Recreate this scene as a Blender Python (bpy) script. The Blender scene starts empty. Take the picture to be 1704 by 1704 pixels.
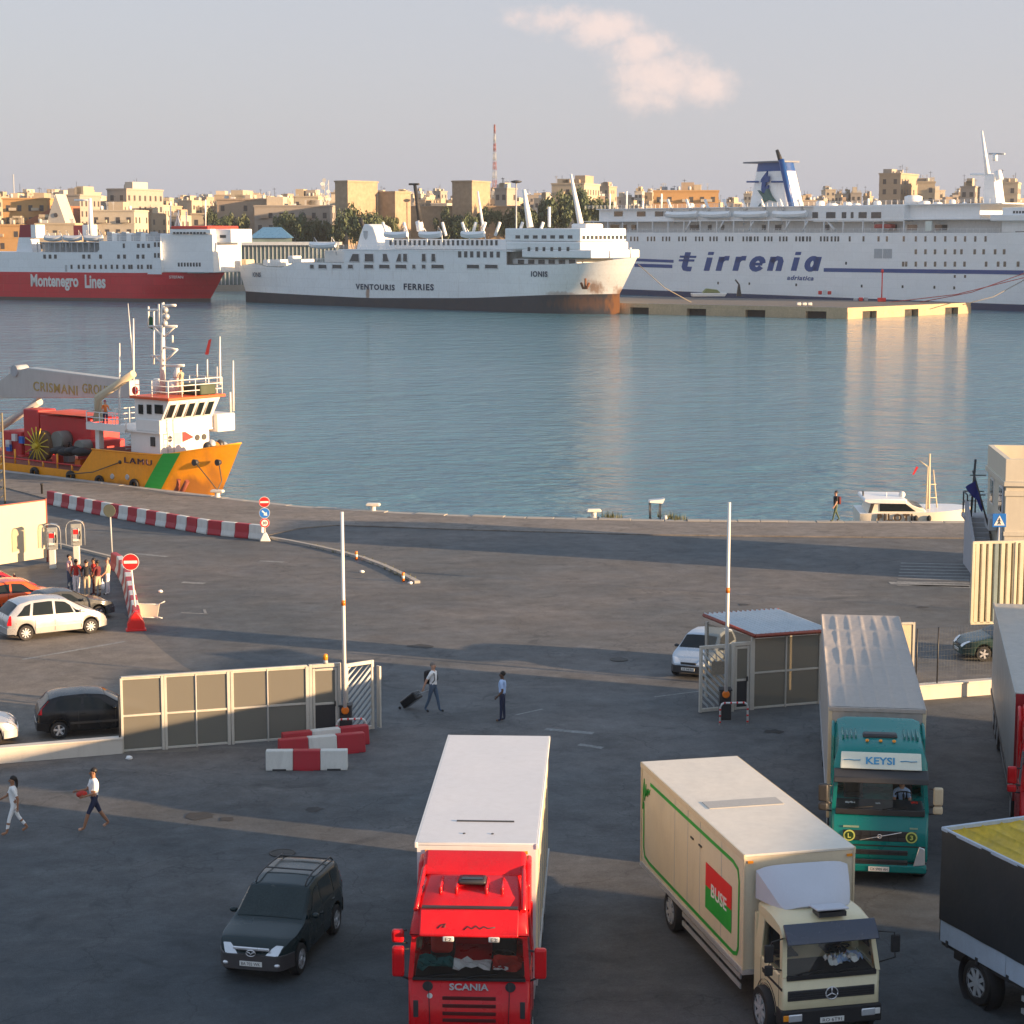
import bpy, bmesh, math, random
from mathutils import Vector, Matrix
random.seed(7)
SC = bpy.context.scene
COL = SC.collection

# ---------------------------------------------------------------- camera
F, YH, CH = 3300.0, 385.0, 16.6            # focal length in photo pixels, horizon row, camera height
PIT = math.atan((852 - YH) / F)
cam = bpy.data.cameras.new('camera'); camo = bpy.data.objects.new('camera', cam); COL.objects.link(camo)
camo.location = (0, 0, CH); camo.rotation_euler = (math.pi / 2 - PIT, 0, 0)
cam.sensor_width = 36; cam.lens = F / 1704 * 36; cam.clip_start = 0.5; cam.clip_end = 20000
SC.camera = camo

# ---------------------------------------------------------------- light
SUN_AZ, SUN_EL = math.radians(21), math.radians(8.5)     # to the right, a little behind the camera
TOSUN = Vector((math.cos(SUN_AZ) * math.cos(SUN_EL), -math.sin(SUN_AZ) * math.cos(SUN_EL), math.sin(SUN_EL)))
sun = bpy.data.lights.new('sun', 'SUN'); sun.energy = 5.0; sun.angle = math.radians(0.5); sun.color = (1.0, 0.66, 0.36)
suno = bpy.data.objects.new('sun', sun); COL.objects.link(suno)
suno.rotation_euler = TOSUN.to_track_quat('Z', 'Y').to_euler()
W = bpy.data.worlds.new('World'); SC.world = W; W.use_nodes = True
wt = W.node_tree; wt.nodes.clear()
wout = wt.nodes.new('ShaderNodeOutputWorld'); wbg = wt.nodes.new('ShaderNodeBackground')
sky = wt.nodes.new('ShaderNodeTexSky'); sky.sky_type = 'NISHITA'; sky.sun_disc = False
sky.sun_elevation = SUN_EL; sky.sun_rotation = math.atan2(TOSUN.x, TOSUN.y)
sky.air_density = 1.0; sky.dust_density = 2.5; sky.ozone_density = 1.6; sky.altitude = 10
SKY_STR = 0.097
wbg.inputs[1].default_value = SKY_STR
def wmath(op, a, b=None, c=None):
    n = wt.nodes.new('ShaderNodeMath'); n.operation = op
    for i, v in enumerate((a, b, c)):
        if v is None: continue
        if isinstance(v, (int, float)): n.inputs[i].default_value = v
        else: wt.links.new(v, n.inputs[i])
    return n.outputs[0]
tc = wt.nodes.new('ShaderNodeTexCoord'); sx = wt.nodes.new('ShaderNodeSeparateXYZ'); wt.links.new(tc.outputs['Generated'], sx.inputs[0])
yy = wmath('MAXIMUM', sx.outputs[1], 0.05); uu = wmath('DIVIDE', sx.outputs[0], yy); vv = wmath('DIVIDE', sx.outputs[2], yy)
blob = None
for (cu, cv, ru, rv, wgt) in ((0.004, .1030, .016, .009, .62), (.024, .1035, .024, .009, .85), (.046, .0985, .026, .011, 1.0), (.062, .0890, .022, .012, .95),
                              (.074, .0760, .028, .015, 1.0), (.096, .0705, .020, .014, .95), (.068, .0650, .026, .010, .8)):
    a = wmath('DIVIDE', wmath('SUBTRACT', uu, cu), ru); b = wmath('DIVIDE', wmath('SUBTRACT', vv, cv), rv)
    d = wmath('ADD', wmath('MULTIPLY', a, a), wmath('MULTIPLY', b, b))
    g = wmath('MULTIPLY', wmath('POWER', 2.718, wmath('MULTIPLY', d, -1.0)), wgt)
    blob = g if blob is None else wmath('MAXIMUM', blob, g)
cmb = wt.nodes.new('ShaderNodeCombineXYZ'); wt.links.new(uu, cmb.inputs[0]); wt.links.new(vv, cmb.inputs[1])
nz = wt.nodes.new('ShaderNodeTexNoise'); nz.inputs['Scale'].default_value = 60; nz.inputs['Detail'].default_value = 7; nz.inputs['Roughness'].default_value = .70
wt.links.new(cmb.outputs[0], nz.inputs['Vector'])
mk = wmath('ADD', blob, wmath('MULTIPLY', wmath('SUBTRACT', nz.outputs[0], .5), 1.25))
mr = wt.nodes.new('ShaderNodeMapRange'); mr.interpolation_type = 'SMOOTHSTEP'
mr.inputs[1].default_value = .30; mr.inputs[2].default_value = 1.05; mr.inputs[3].default_value = 0; mr.inputs[4].default_value = .70
wt.links.new(mk, mr.inputs[0])
# thin high veil over the whole sky, a little warmer towards the horizon
mx0 = wt.nodes.new('ShaderNodeMixRGB'); mx0.blend_type = 'MIX'
veil = wt.nodes.new('ShaderNodeTexNoise'); veil.inputs['Scale'].default_value = 1.6; veil.inputs['Detail'].default_value = 5
mpv = wt.nodes.new('ShaderNodeMapping'); mpv.inputs['Scale'].default_value = (1, 1, 5); wt.links.new(tc.outputs['Generated'], mpv.inputs[0]); wt.links.new(mpv.outputs[0], veil.inputs['Vector'])
mrv = wt.nodes.new('ShaderNodeMapRange'); mrv.interpolation_type = 'SMOOTHSTEP'; mrv.inputs[1].default_value = .05; mrv.inputs[2].default_value = .75; mrv.inputs[3].default_value = .78; mrv.inputs[4].default_value = .55
wt.links.new(sx.outputs[2], mrv.inputs[0])          # haze thins out towards the zenith
wt.links.new(wmath('ADD', mrv.outputs[0], wmath('MULTIPLY', wmath('SUBTRACT', veil.outputs[0], .5), .12)), mx0.inputs[0])
vcol = wt.nodes.new('ShaderNodeMixRGB'); vcol.inputs[1].default_value = (2.42, 2.43, 2.77, 1); vcol.inputs[2].default_value = (2.20, 2.72, 3.50, 1)   # warm-grey haze low down, blue above
mrc = wt.nodes.new('ShaderNodeMapRange'); mrc.interpolation_type = 'SMOOTHSTEP'; mrc.inputs[1].default_value = .06; mrc.inputs[2].default_value = .5; wt.links.new(sx.outputs[2], mrc.inputs[0]); wt.links.new(mrc.outputs[0], vcol.inputs[0])
wt.links.new(vcol.outputs[0], mx0.inputs[2])
wt.links.new(sky.outputs[0], mx0.inputs[1])
mx = wt.nodes.new('ShaderNodeMixRGB'); mx.inputs[2].default_value = (4.3, 3.35, 3.0, 1)
wt.links.new(mr.outputs[0], mx.inputs[0]); wt.links.new(mx0.outputs[0], mx.inputs[1])
wt.links.new(mx.outputs[0], wbg.inputs[0]); wt.links.new(wbg.outputs[0], wout.inputs[0])
SC.view_settings.view_transform = 'Standard'; SC.view_settings.look = 'None'; SC.view_settings.gamma = 1
SC.view_settings.use_curve_mapping = False
SC.view_settings.exposure = 1.38
SC.cycles.max_bounces = 6; SC.cycles.transparent_max_bounces = 12
SC.cycles.use_denoising = True
# ---------------------------------------------------------------- helpers
def ray(x, y):
    dx, dy = (x - 852) / F, -(y - 852) / F
    return Vector((dx, math.cos(PIT) + dy * math.sin(PIT), -math.sin(PIT) + dy * math.cos(PIT)))
def G(x, y, z=0.0):
    r = ray(x, y); return Vector((0, 0, CH)) + r * ((z - CH) / r.z)
def atY(x, y, Y):
    r = ray(x, y); return Vector((0, 0, CH)) + r * (Y / r.y)
def lerp(a, b, t): return a + (b - a) * t
def pl(pts, x):
    if x <= pts[0][0]: return pts[0][1]
    for (a, va), (b, vb) in zip(pts, pts[1:]):
        if x <= b: return lerp(va, vb, (x - a) / (b - a) if b > a else 0)
    return pts[-1][1]

class MB:
    def __init__(s): s.v = []; s.f = []; s.m = []; s.sm = []
    def add(s, vs, fs, m=0, sm=False):
        o = len(s.v); s.v += [tuple(v) for v in vs]
        for f in fs: s.f.append([i + o for i in f]); s.m.append(m); s.sm.append(sm)
        return s
    def bx(s, x0, x1, y0, y1, z0, z1, m=0):
        return s.add([(x, y, z) for x in (x0, x1) for y in (y0, y1) for z in (z0, z1)],
                     [(0, 1, 3, 2), (4, 6, 7, 5), (0, 4, 5, 1), (2, 3, 7, 6), (0, 2, 6, 4), (1, 5, 7, 3)], m)
    def box(s, c, sz, m=0, rz=0.0, rot=None):
        R = rot if rot is not None else Matrix.Rotation(rz, 3, 'Z')
        vs = [Vector(c) + R @ Vector((x * sz[0] / 2, y * sz[1] / 2, z * sz[2] / 2)) for x in (-1, 1) for y in (-1, 1) for z in (-1, 1)]
        return s.add(vs, [(0, 1, 3, 2), (4, 6, 7, 5), (0, 4, 5, 1), (2, 3, 7, 6), (0, 2, 6, 4), (1, 5, 7, 3)], m)
    def prism(s, poly, ax, a, b, m=0, sc=1.0):
        n = len(poly); ar = sum(poly[i][0] * poly[(i + 1) % n][1] - poly[(i + 1) % n][0] * poly[i][1] for i in range(n))
        if ar < 0: poly = poly[::-1]
        cx = sum(p[0] for p in poly) / n; cy = sum(p[1] for p in poly) / n
        def P(p, t, k):
            u, v = cx + (p[0] - cx) * k, cy + (p[1] - cy) * k
            return {'x': (t, u, v), 'y': (u, t, v), 'z': (u, v, t)}[ax]
        vs = [P(p, a, 1) for p in poly] + [P(p, b, sc) for p in poly]
        fl = ax == 'y'
        fs = [[i, (i + 1) % n, n + (i + 1) % n, n + i] for i in range(n)] + [list(range(n))[::-1], [n + i for i in range(n)]]
        if (b < a) != fl: fs = [f[::-1] for f in fs]
        return s.add(vs, fs, m)
    def quad(s, a, b, c, d, m=0): return s.add([a, b, c, d], [(0, 1, 2, 3)], m)
    def tube(s, pts, r, n=6, m=0, r1=None, cap=True):
        pts = [Vector(p) for p in pts]; k = len(pts); rings = []
        for i, p in enumerate(pts):
            d = (pts[min(i + 1, k - 1)] - pts[max(i - 1, 0)]).normalized()
            u = d.cross(Vector((0, 0, 1)) if abs(d.z) < .9 else Vector((0, 1, 0))).normalized(); w = d.cross(u)
            rr = r if r1 is None else lerp(r, r1, i / max(1, k - 1))
            rings.append([p + u * rr * math.cos(2 * math.pi * j / n) + w * rr * math.sin(2 * math.pi * j / n) for j in range(n)])
        return s.loft(rings, m, cap, True)
    def loft(s, rings, m=0, cap=True, sm=True, closed=True):
        n = len(rings[0]); vs = [v for r in rings for v in r]; fs = []
        for i in range(len(rings) - 1):
            for j in range(n if closed else n - 1):
                a, b = i * n + j, i * n + (j + 1) % n; fs.append((a, b, b + n, a + n))
        s.add(vs, fs, m, sm)
        if cap and closed:
            s.add(rings[0], [list(range(n))[::-1]], m); s.add(rings[-1], [list(range(n))], m)
        return s
    def lathe(s, prof, c=(0, 0, 0), n=16, m=0, ax='z', cap=True):
        rings = []
        for r, h in prof:
            rg = []
            for j in range(n):
                a = 2 * math.pi * j / n; x, y = r * math.cos(a), r * math.sin(a)
                p = {'z': (x, y, h), 'y': (y, h, x), 'x': (h, x, y)}[ax]
                rg.append((p[0] + c[0], p[1] + c[1], p[2] + c[2]))
            rings.append(rg)
        return s.loft(rings, m, cap)
    def ball(s, c, r, n=10, k=6, m=0):
        r = (r, r, r) if isinstance(r, (int, float)) else r
        rings = []
        for i in range(k + 1):
            t = math.pi * (i / k) ; t = min(max(t, .05), math.pi - .05)
            rings.append([(c[0] + r[0] * math.sin(t) * math.cos(2 * math.pi * j / n), c[1] + r[1] * math.sin(t) * math.sin(2 * math.pi * j / n), c[2] - r[2] * math.cos(t)) for j in range(n)])
        return s.loft(rings, m)
    def mesh(s, name, mats, smooth_angle=None):
        me = bpy.data.meshes.new(name); me.from_pydata(s.v, [], s.f)
        for mt in (mats if isinstance(mats, (list, tuple)) else [mats]): me.materials.append(mt)
        me.polygons.foreach_set('material_index', s.m); me.polygons.foreach_set('use_smooth', s.sm)
        bm = bmesh.new(); bm.from_mesh(me); bmesh.ops.remove_doubles(bm, verts=bm.verts, dist=1e-4)
        bmesh.ops.recalc_face_normals(bm, faces=bm.faces); bm.to_mesh(me); bm.free()
        if smooth_angle:
            me.polygons.foreach_set('use_smooth', [True] * len(me.polygons)); me.set_sharp_from_angle(angle=math.radians(smooth_angle))
        me.update(); return me
    def build(s, name, mats, parent=None, bevel=0, seg=2, smooth=None, ang=35):
        if bevel and not smooth: smooth = 40
        return put(name, s.mesh(name, mats, smooth), parent, bevel, seg, ang)

def put(name, me, parent=None, bevel=0, seg=2, ang=35):
    o = bpy.data.objects.new(name, me); COL.objects.link(o)
    if parent: o.parent = parent
    if bevel:
        b = o.modifiers.new('bevel', 'BEVEL'); b.width = bevel; b.segments = seg; b.limit_method = 'ANGLE'; b.angle_limit = math.radians(ang)
    return o
def tag(o, label=None, cat=None, group=None, kind=None):
    if label: o['label'] = label
    if cat: o['category'] = cat
    if group: o['group'] = group
    if kind: o['kind'] = kind
    return o
def thing(name, label, cat, loc=(0, 0, 0), rz=0.0, group=None):
    o = bpy.data.objects.new(name, None); COL.objects.link(o); o.empty_display_size = .2
    o.location = loc; o.rotation_euler = (0, 0, rz); return tag(o, label, cat, group)
def copy_tree(o, parent=None):
    c = o.copy(); COL.objects.link(c); c.parent = parent
    for k in ('label', 'group'):
        pass
    for ch in o.children: copy_tree(ch, c)
    return c
def struct(o): o['kind'] = 'structure'; return o

# ---- materials
def _n(nt, t, **kw):
    n = nt.nodes.new(t)
    for k, v in kw.items(): setattr(n, k, v)
    return n
def M(name, col, rough=.55, metal=0.0, var=.12, scale=1.5, fine=25., bump=0.0, bscale=30., coat=0.0, dirt=0.0, dcol=(.09, .075, .06), spec=.5, stretch=(1, 1, 1)):
    m = bpy.data.materials.new(name); m.use_nodes = True; nt = m.node_tree; p = nt.nodes['Principled BSDF']
    p.inputs['Metallic'].default_value = metal; p.inputs['Coat Weight'].default_value = coat; p.inputs['Coat Roughness'].default_value = .06
    p.inputs['Specular IOR Level'].default_value = spec
    co = _n(nt, 'ShaderNodeTexCoord'); mp = _n(nt, 'ShaderNodeMapping'); mp.inputs['Scale'].default_value = stretch
    nt.links.new(co.outputs['Object'], mp.inputs[0])
    a = _n(nt, 'ShaderNodeTexNoise'); a.inputs['Scale'].default_value = scale; a.inputs['Detail'].default_value = 4
    b = _n(nt, 'ShaderNodeTexNoise'); b.inputs['Scale'].default_value = fine; b.inputs['Detail'].default_value = 3
    nt.links.new(mp.outputs[0], a.inputs['Vector']); nt.links.new(mp.outputs[0], b.inputs['Vector'])
    s = _n(nt, 'ShaderNodeMath', operation='ADD'); nt.links.new(a.outputs[0], s.inputs[0]); nt.links.new(b.outputs[0], s.inputs[1])
    r = _n(nt, 'ShaderNodeMapRange'); r.inputs[1].default_value = .6; r.inputs[2].default_value = 1.4; r.inputs[3].default_value = 1 - var; r.inputs[4].default_value = 1 + var
    nt.links.new(s.outputs[0], r.inputs[0])
    h = _n(nt, 'ShaderNodeMixRGB', blend_type='MULTIPLY'); h.inputs[0].default_value = 1; h.inputs[1].default_value = (*col, 1)
    nt.links.new(r.outputs[0], h.inputs[2]); out = h.outputs[0]
    if dirt > 0:
        mp2 = _n(nt, 'ShaderNodeMapping'); mp2.inputs['Scale'].default_value = (1, 1, .22); nt.links.new(co.outputs['Object'], mp2.inputs[0])
        d = _n(nt, 'ShaderNodeTexNoise'); d.inputs['Scale'].default_value = 3.2; d.inputs['Detail'].default_value = 6; d.inputs['Roughness'].default_value = .65
        nt.links.new(mp2.outputs[0], d.inputs['Vector'])
        dr = _n(nt, 'ShaderNodeMapRange'); dr.inputs[1].default_value = .48; dr.inputs[2].default_value = .8; dr.inputs[4].default_value = dirt
        nt.links.new(d.outputs[0], dr.inputs[0])
        mx = _n(nt, 'ShaderNodeMixRGB'); mx.inputs[2].default_value = (*dcol, 1); nt.links.new(dr.outputs[0], mx.inputs[0]); nt.links.new(out, mx.inputs[1]); out = mx.outputs[0]
    nt.links.new(out, p.inputs['Base Color'])
    rr = _n(nt, 'ShaderNodeMapRange'); rr.inputs[1].default_value = .3; rr.inputs[2].default_value = .7; rr.inputs[3].default_value = max(.02, rough * .8); rr.inputs[4].default_value = min(1, rough * 1.2)
    nt.links.new(a.outputs[0], rr.inputs[0]); nt.links.new(rr.outputs[0], p.inputs['Roughness'])
    if bump:
        bn = _n(nt, 'ShaderNodeTexNoise'); bn.inputs['Scale'].default_value = bscale; bn.inputs['Detail'].default_value = 4; nt.links.new(mp.outputs[0], bn.inputs['Vector'])
        bu = _n(nt, 'ShaderNodeBump'); bu.inputs['Strength'].default_value = bump; bu.inputs['Distance'].default_value = .02
        nt.links.new(bn.outputs[0], bu.inputs['Height']); nt.links.new(bu.outputs[0], p.inputs['Normal'])
    return m
def glassmat(name, tint=(.55, .65, .62), refl=.10, rough=.02):
    m = bpy.data.materials.new(name); m.use_nodes = True; nt = m.node_tree; nt.nodes.clear()
    o = _n(nt, 'ShaderNodeOutputMaterial'); mx = _n(nt, 'ShaderNodeMixShader'); t = _n(nt, 'ShaderNodeBsdfTransparent'); g = _n(nt, 'ShaderNodeBsdfGlossy')
    t.inputs[0].default_value = (*tint, 1); g.inputs['Roughness'].default_value = rough; g.inputs[0].default_value = (.9, .95, 1, 1)
    fr = _n(nt, 'ShaderNodeFresnel'); fr.inputs[0].default_value = 1.5; ad = _n(nt, 'ShaderNodeMath', operation='ADD'); ad.inputs[1].default_value = refl
    nt.links.new(fr.outputs[0], ad.inputs[0]); nt.links.new(ad.outputs[0], mx.inputs[0]); nt.links.new(t.outputs[0], mx.inputs[1]); nt.links.new(g.outputs[0], mx.inputs[2]); nt.links.new(mx.outputs[0], o.inputs[0])
    return m
def meshmat(name, col, alpha=.4):
    m = bpy.data.materials.new(name); m.use_nodes = True; nt = m.node_tree; p = nt.nodes['Principled BSDF']; o = nt.nodes['Material Output']
    p.inputs['Base Color'].default_value = (*col, 1); p.inputs['Roughness'].default_value = .45
    t = _n(nt, 'ShaderNodeBsdfTransparent'); t.inputs[0].default_value = (.7, .68, .6, 1); mx = _n(nt, 'ShaderNodeMixShader'); mx.inputs[0].default_value = 1 - alpha
    nt.links.new(t.outputs[0], mx.inputs[1]); nt.links.new(p.outputs[0], mx.inputs[2]); nt.links.new(mx.outputs[0], o.inputs[0])
    return m

# ---- lettering
_txt = {}
def lettering(s, w, h, mat, parent, loc, right, up, name='lettering', shear=0.0, bold=0.0, thick=.01, space=1.0):
    key = (s, shear, bold, space)
    if key not in _txt:
        cu = bpy.data.curves.new('t', 'FONT'); cu.body = s; cu.shear = shear; cu.space_character = space; cu.offset = bold; cu.resolution_u = 3; cu.extrude = .5
        ob = bpy.data.objects.new('t', cu); COL.objects.link(ob); dg = bpy.context.evaluated_depsgraph_get()
        me = bpy.data.meshes.new_from_object(ob.evaluated_get(dg)); bpy.data.objects.remove(ob); bpy.data.curves.remove(cu); _txt[key] = me
    me = _txt[key].copy(); me.materials.clear(); me.materials.append(mat)
    xs = [v.co.x for v in me.vertices]; ys = [v.co.y for v in me.vertices]
    x0, x1, y0, y1 = min(xs), max(xs), min(ys), max(ys)
    R = Vector(right).normalized(); U = Vector(up).normalized(); N = R.cross(U)
    for v in me.vertices:
        a = (v.co.x - (x0 + x1) / 2) / (x1 - x0) * w; b = (v.co.y - (y0 + y1) / 2) / (y1 - y0) * h
        v.co = R * a + U * b + N * (v.co.z * thick)
    o = put(name, me, parent); o.location = loc; return o
# ---------------------------------------------------------------- materials
WHITE = M('white_paint', (.72, .72, .70), .45, var=.05, dirt=.12, dcol=(.45, .40, .33))
SHIPW = M('ship_white', (.88, .88, .87), .4, var=.04, scale=.15, fine=1.2, dirt=.08, dcol=(.55, .50, .44))
CREAM = M('cream_wall', (.62, .52, .36), .8, var=.08, bump=.2, dirt=.25, dcol=(.4, .33, .25))
BLACK = M('black_rubber', (.018, .018, .02), .7, var=.2)
DARK = M('dark_plastic', (.035, .036, .04), .5, var=.2)
STEEL = M('galvanised_steel', (.50, .51, .52), .4, .35, var=.15, dirt=.2)
GREYP = M('grey_paint', (.42, .44, .46), .5, var=.1, dirt=.2)
CHROME = M('chrome', (.78, .78, .80), .25, .55, var=.05)
RED = M('red_paint', (.60, .008, .014), .3, var=.10, scale=2.5, spec=.35, coat=.15, dirt=.16, dcol=(.24, .07, .05))
SIGNRED = M('sign_red', (.70, .02, .02), .4, var=.05)
SIGNBLUE = M('sign_blue', (.02, .16, .55), .4, var=.05)
PANE = M('dark_pane', (.012, .017, .020), .06, var=.2, spec=.28)
PANEB = M('ship_pane', (.045, .055, .065), .15, var=.3, spec=.6)
GLASS = glassmat('clear_glass', (.93, .96, .95), .0)
LENS = M('headlight_lens', (.75, .77, .80), .08, .5, var=.15, fine=60)
AMBER = M('amber_lens', (.85, .30, .02), .25, var=.05)
TAIL = M('tail_lens', (.55, .01, .02), .2, var=.1)
PLATE = M('number_plate', (.75, .75, .72), .4, var=.03)
INK = M('black_ink', (.03, .03, .035), .6, var=.05)
ORANGE = M('orange_paint', (.85, .20, .015), .35, var=.08, dirt=.15)
GREEN = M('green_paint', (.02, .36, .04), .45, var=.06)
CONC = M('concrete', (.36, .34, .31), .9, var=.15, scale=.6, bump=.4, bscale=12, dirt=.3, dcol=(.2, .18, .15))
SKIN1 = M('skin_light', (.55, .30, .20), .6, var=.05); SKIN2 = M('skin_tan', (.33, .16, .09), .6, var=.05); SKIN3 = M('skin_dark', (.12, .06, .035), .6, var=.05)
HAIR = M('dark_hair', (.012, .009, .008), .6, var=.3); HAIRG = M('grey_hair', (.20, .17, .15), .7, var=.2)
def cloth(n, c): return M(n, c, .85, var=.10, fine=40, bump=.3, bscale=60)
C_WHITE = cloth('white_cloth', (.86, .86, .85)); C_NAVY = cloth('navy_cloth', (.02, .028, .07)); C_DENIM = cloth('denim', (.07, .11, .17)); C_RED = cloth('red_cloth', (.45, .03, .02))
C_BLACK = cloth('black_cloth', (.02, .02, .024)); C_KHAKI = cloth('khaki_cloth', (.48, .40, .28)); C_BLUE = cloth('pale_blue_cloth', (.45, .60, .88)); C_MAROON = cloth('maroon_cloth', (.12, .015, .02)); C_GREEN = cloth('olive_cloth', (.07, .10, .06)); C_PINK = cloth('pink_cloth', (.6, .35, .36)); C_ORANGE = cloth('orange_cloth', (.8, .2, .04))
# ---------------------------------------------------------------- setting
def asphalt(name, base, warm, crack=.5, lo=.76, hi=1.26, near_dark=False):
    m = bpy.data.materials.new(name); m.use_nodes = True; nt = m.node_tree; p = nt.nodes['Principled BSDF']; co = _n(nt, 'ShaderNodeTexCoord')
    def noise(sc, det=5, st=(1, 1, 1), ro=.55, dist=0):
        mp = _n(nt, 'ShaderNodeMapping'); mp.inputs['Scale'].default_value = st; mp.inputs['Rotation'].default_value = (0, 0, -.35); nt.links.new(co.outputs['Object'], mp.inputs[0])
        t = _n(nt, 'ShaderNodeTexNoise'); t.inputs['Scale'].default_value = sc; t.inputs['Detail'].default_value = det; t.inputs['Roughness'].default_value = ro; t.inputs['Distortion'].default_value = dist
        nt.links.new(mp.outputs[0], t.inputs['Vector']); return t.outputs[0]
    def rng(s, a, b, c, d):
        r = _n(nt, 'ShaderNodeMapRange'); r.inputs[1].default_value = a; r.inputs[2].default_value = b; r.inputs[3].default_value = c; r.inputs[4].default_value = d; nt.links.new(s, r.inputs[0]); return r.outputs[0]
    def mix(f, a, b, bt='MIX'):
        x = _n(nt, 'ShaderNodeMixRGB', blend_type=bt)
        for i, v in ((0, f), (1, a), (2, b)):
            if isinstance(v, tuple): x.inputs[i].default_value = (*v, 1)
            elif isinstance(v, (int, float)): x.inputs[i].default_value = v
            else: nt.links.new(v, x.inputs[i])
        return x.outputs[0]
    c = mix(rng(noise(.09, 4), .35, .65, 0, 1), base, warm)
    c = mix(1.0, c, rng(noise(.35, 6, (.8, 1.3, 1), .62, .9), .28, .72, lo, hi), 'MULTIPLY')        # long worn tyre lanes
    c = mix(1.0, c, rng(noise(1.4, 8, (1, 1, 1), .7), .3, .7, .74, 1.26), 'MULTIPLY')
    c = mix(1.0, c, rng(noise(9, 4, (1, 1, 1), .7), .3, .7, .84, 1.16), 'MULTIPLY')
    c = mix(1.0, c, rng(noise(30, 2), .3, .7, .80, 1.2), 'MULTIPLY')
    c = mix(rng(noise(.55, 3, (1, 1, 1), .5, 1.2), .64, .74, 0, .55), c, tuple(v * .42 for v in base))      # oil stains
    c = mix(rng(noise(.8, 5, (.25, 1.5, 1), .6, .8), .66, .80, 0, .5), c, tuple(min(1, v * 1.9) for v in warm))  # scuffs of pale dust
    vo = _n(nt, 'ShaderNodeTexVoronoi', feature='DISTANCE_TO_EDGE'); vo.inputs['Scale'].default_value = .16
    mpv = _n(nt, 'ShaderNodeMapping'); nt.links.new(co.outputs['Object'], mpv.inputs[0])
    ad = _n(nt, 'ShaderNodeVectorMath', operation='ADD'); tn = _n(nt, 'ShaderNodeTexNoise'); tn.inputs['Scale'].default_value = .8; tn.inputs['Detail'].default_value = 4
    nt.links.new(co.outputs['Object'], tn.inputs['Vector']); sc = _n(nt, 'ShaderNodeVectorMath', operation='SCALE'); sc.inputs['Scale'].default_value = 2.2; nt.links.new(tn.outputs[1], sc.inputs[0])
    nt.links.new(mpv.outputs[0], ad.inputs[0]); nt.links.new(sc.outputs[0], ad.inputs[1]); nt.links.new(ad.outputs[0], vo.inputs['Vector'])
    c = mix(rng(vo.outputs['Distance'], .0, .006, crack, 0), c, tuple(v * .35 for v in base))
    if near_dark:      # darker and bluer towards the camera, with a noisy edge
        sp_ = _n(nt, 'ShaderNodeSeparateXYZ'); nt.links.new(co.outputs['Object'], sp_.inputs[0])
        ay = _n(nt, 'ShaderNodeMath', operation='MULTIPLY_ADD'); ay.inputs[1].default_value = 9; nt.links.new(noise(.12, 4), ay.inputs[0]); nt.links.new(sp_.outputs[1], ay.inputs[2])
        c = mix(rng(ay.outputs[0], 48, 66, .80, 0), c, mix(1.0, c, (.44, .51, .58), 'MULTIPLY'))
    nt.links.new(c, p.inputs['Base Color']); nt.links.new(rng(noise(.5, 4), .3, .7, .72, .95), p.inputs['Roughness'])
    bu = _n(nt, 'ShaderNodeBump'); bu.inputs['Strength'].default_value = .35; bu.inputs['Distance'].default_value = .015; nt.links.new(noise(28, 3), bu.inputs['Height']); nt.links.new(bu.outputs[0], p.inputs['Normal'])
    return m
ASPH = asphalt('asphalt', (.080, .090, .097), (.132, .124, .119), near_dark=True)
ASPH2 = asphalt('worn_concrete', (.150, .134, .118), (.19, .168, .146), .35, .85, 1.15)
APRON = asphalt('quay_concrete', (.165, .147, .132), (.20, .178, .158), .6)

QUAY = [G(x, y) for x, y in ((0, 783), (100, 795), (200, 807), (300, 820), (400, 832), (500, 843), (620, 851), (740, 857), (860, 861), (1100, 866), (1350, 868), (1610, 869))]
QL = QUAY[0] + (QUAY[0] - QUAY[1]).normalized() * 90
QR = Vector((200, QUAY[-1].y - 4, 0))
edge = [QL] + QUAY + [QR]
g = MB()
poly = edge + [Vector((200, -60, 0)), Vector((-220, -60, 0)), Vector((-220, QL.y, 0))]
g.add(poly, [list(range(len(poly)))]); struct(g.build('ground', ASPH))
q = MB()
for a, b in zip(edge, edge[1:]):
    q.quad(a + Vector((0, 0, -.02)), b + Vector((0, 0, -.02)), b + Vector((0, 0, -6)), a + Vector((0, 0, -6)))
quay_wall = struct(q.build('quay_wall', CONC))
# coping stones along the lip of the quay
rs = random.Random(3); pos = 0
def along(poly, d):
    for a, b in zip(poly, poly[1:]):
        l = (b - a).length
        if d <= l: return a + (b - a) * (d / l), (b - a).normalized()
        d -= l
    return poly[-1], (poly[-1] - poly[-2]).normalized()
qlen = sum((b - a).length for a, b in zip(QUAY, QUAY[1:])); copm = {}
while pos < qlen + 6:
    L = rs.choice((1.3, 1.6, 1.9)); p, d = along(QUAY + [QUAY[-1] + Vector((8, 0, 0))], pos + L / 2); nrm = Vector((d.y, -d.x, 0))
    if L not in copm: copm[L] = MB().bx(-L / 2 + .015, L / 2 - .015, -.62, .0, -.4, .07).mesh('coping_stone', CONC)
    o = put('coping_stone', copm[L], quay_wall, .02, 1); o.location = p + Vector((0, 0, rs.uniform(-.02, .03))); o.rotation_euler = (rs.uniform(-.01, .01), 0, math.atan2(d.y, d.x)); pos += L
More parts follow.
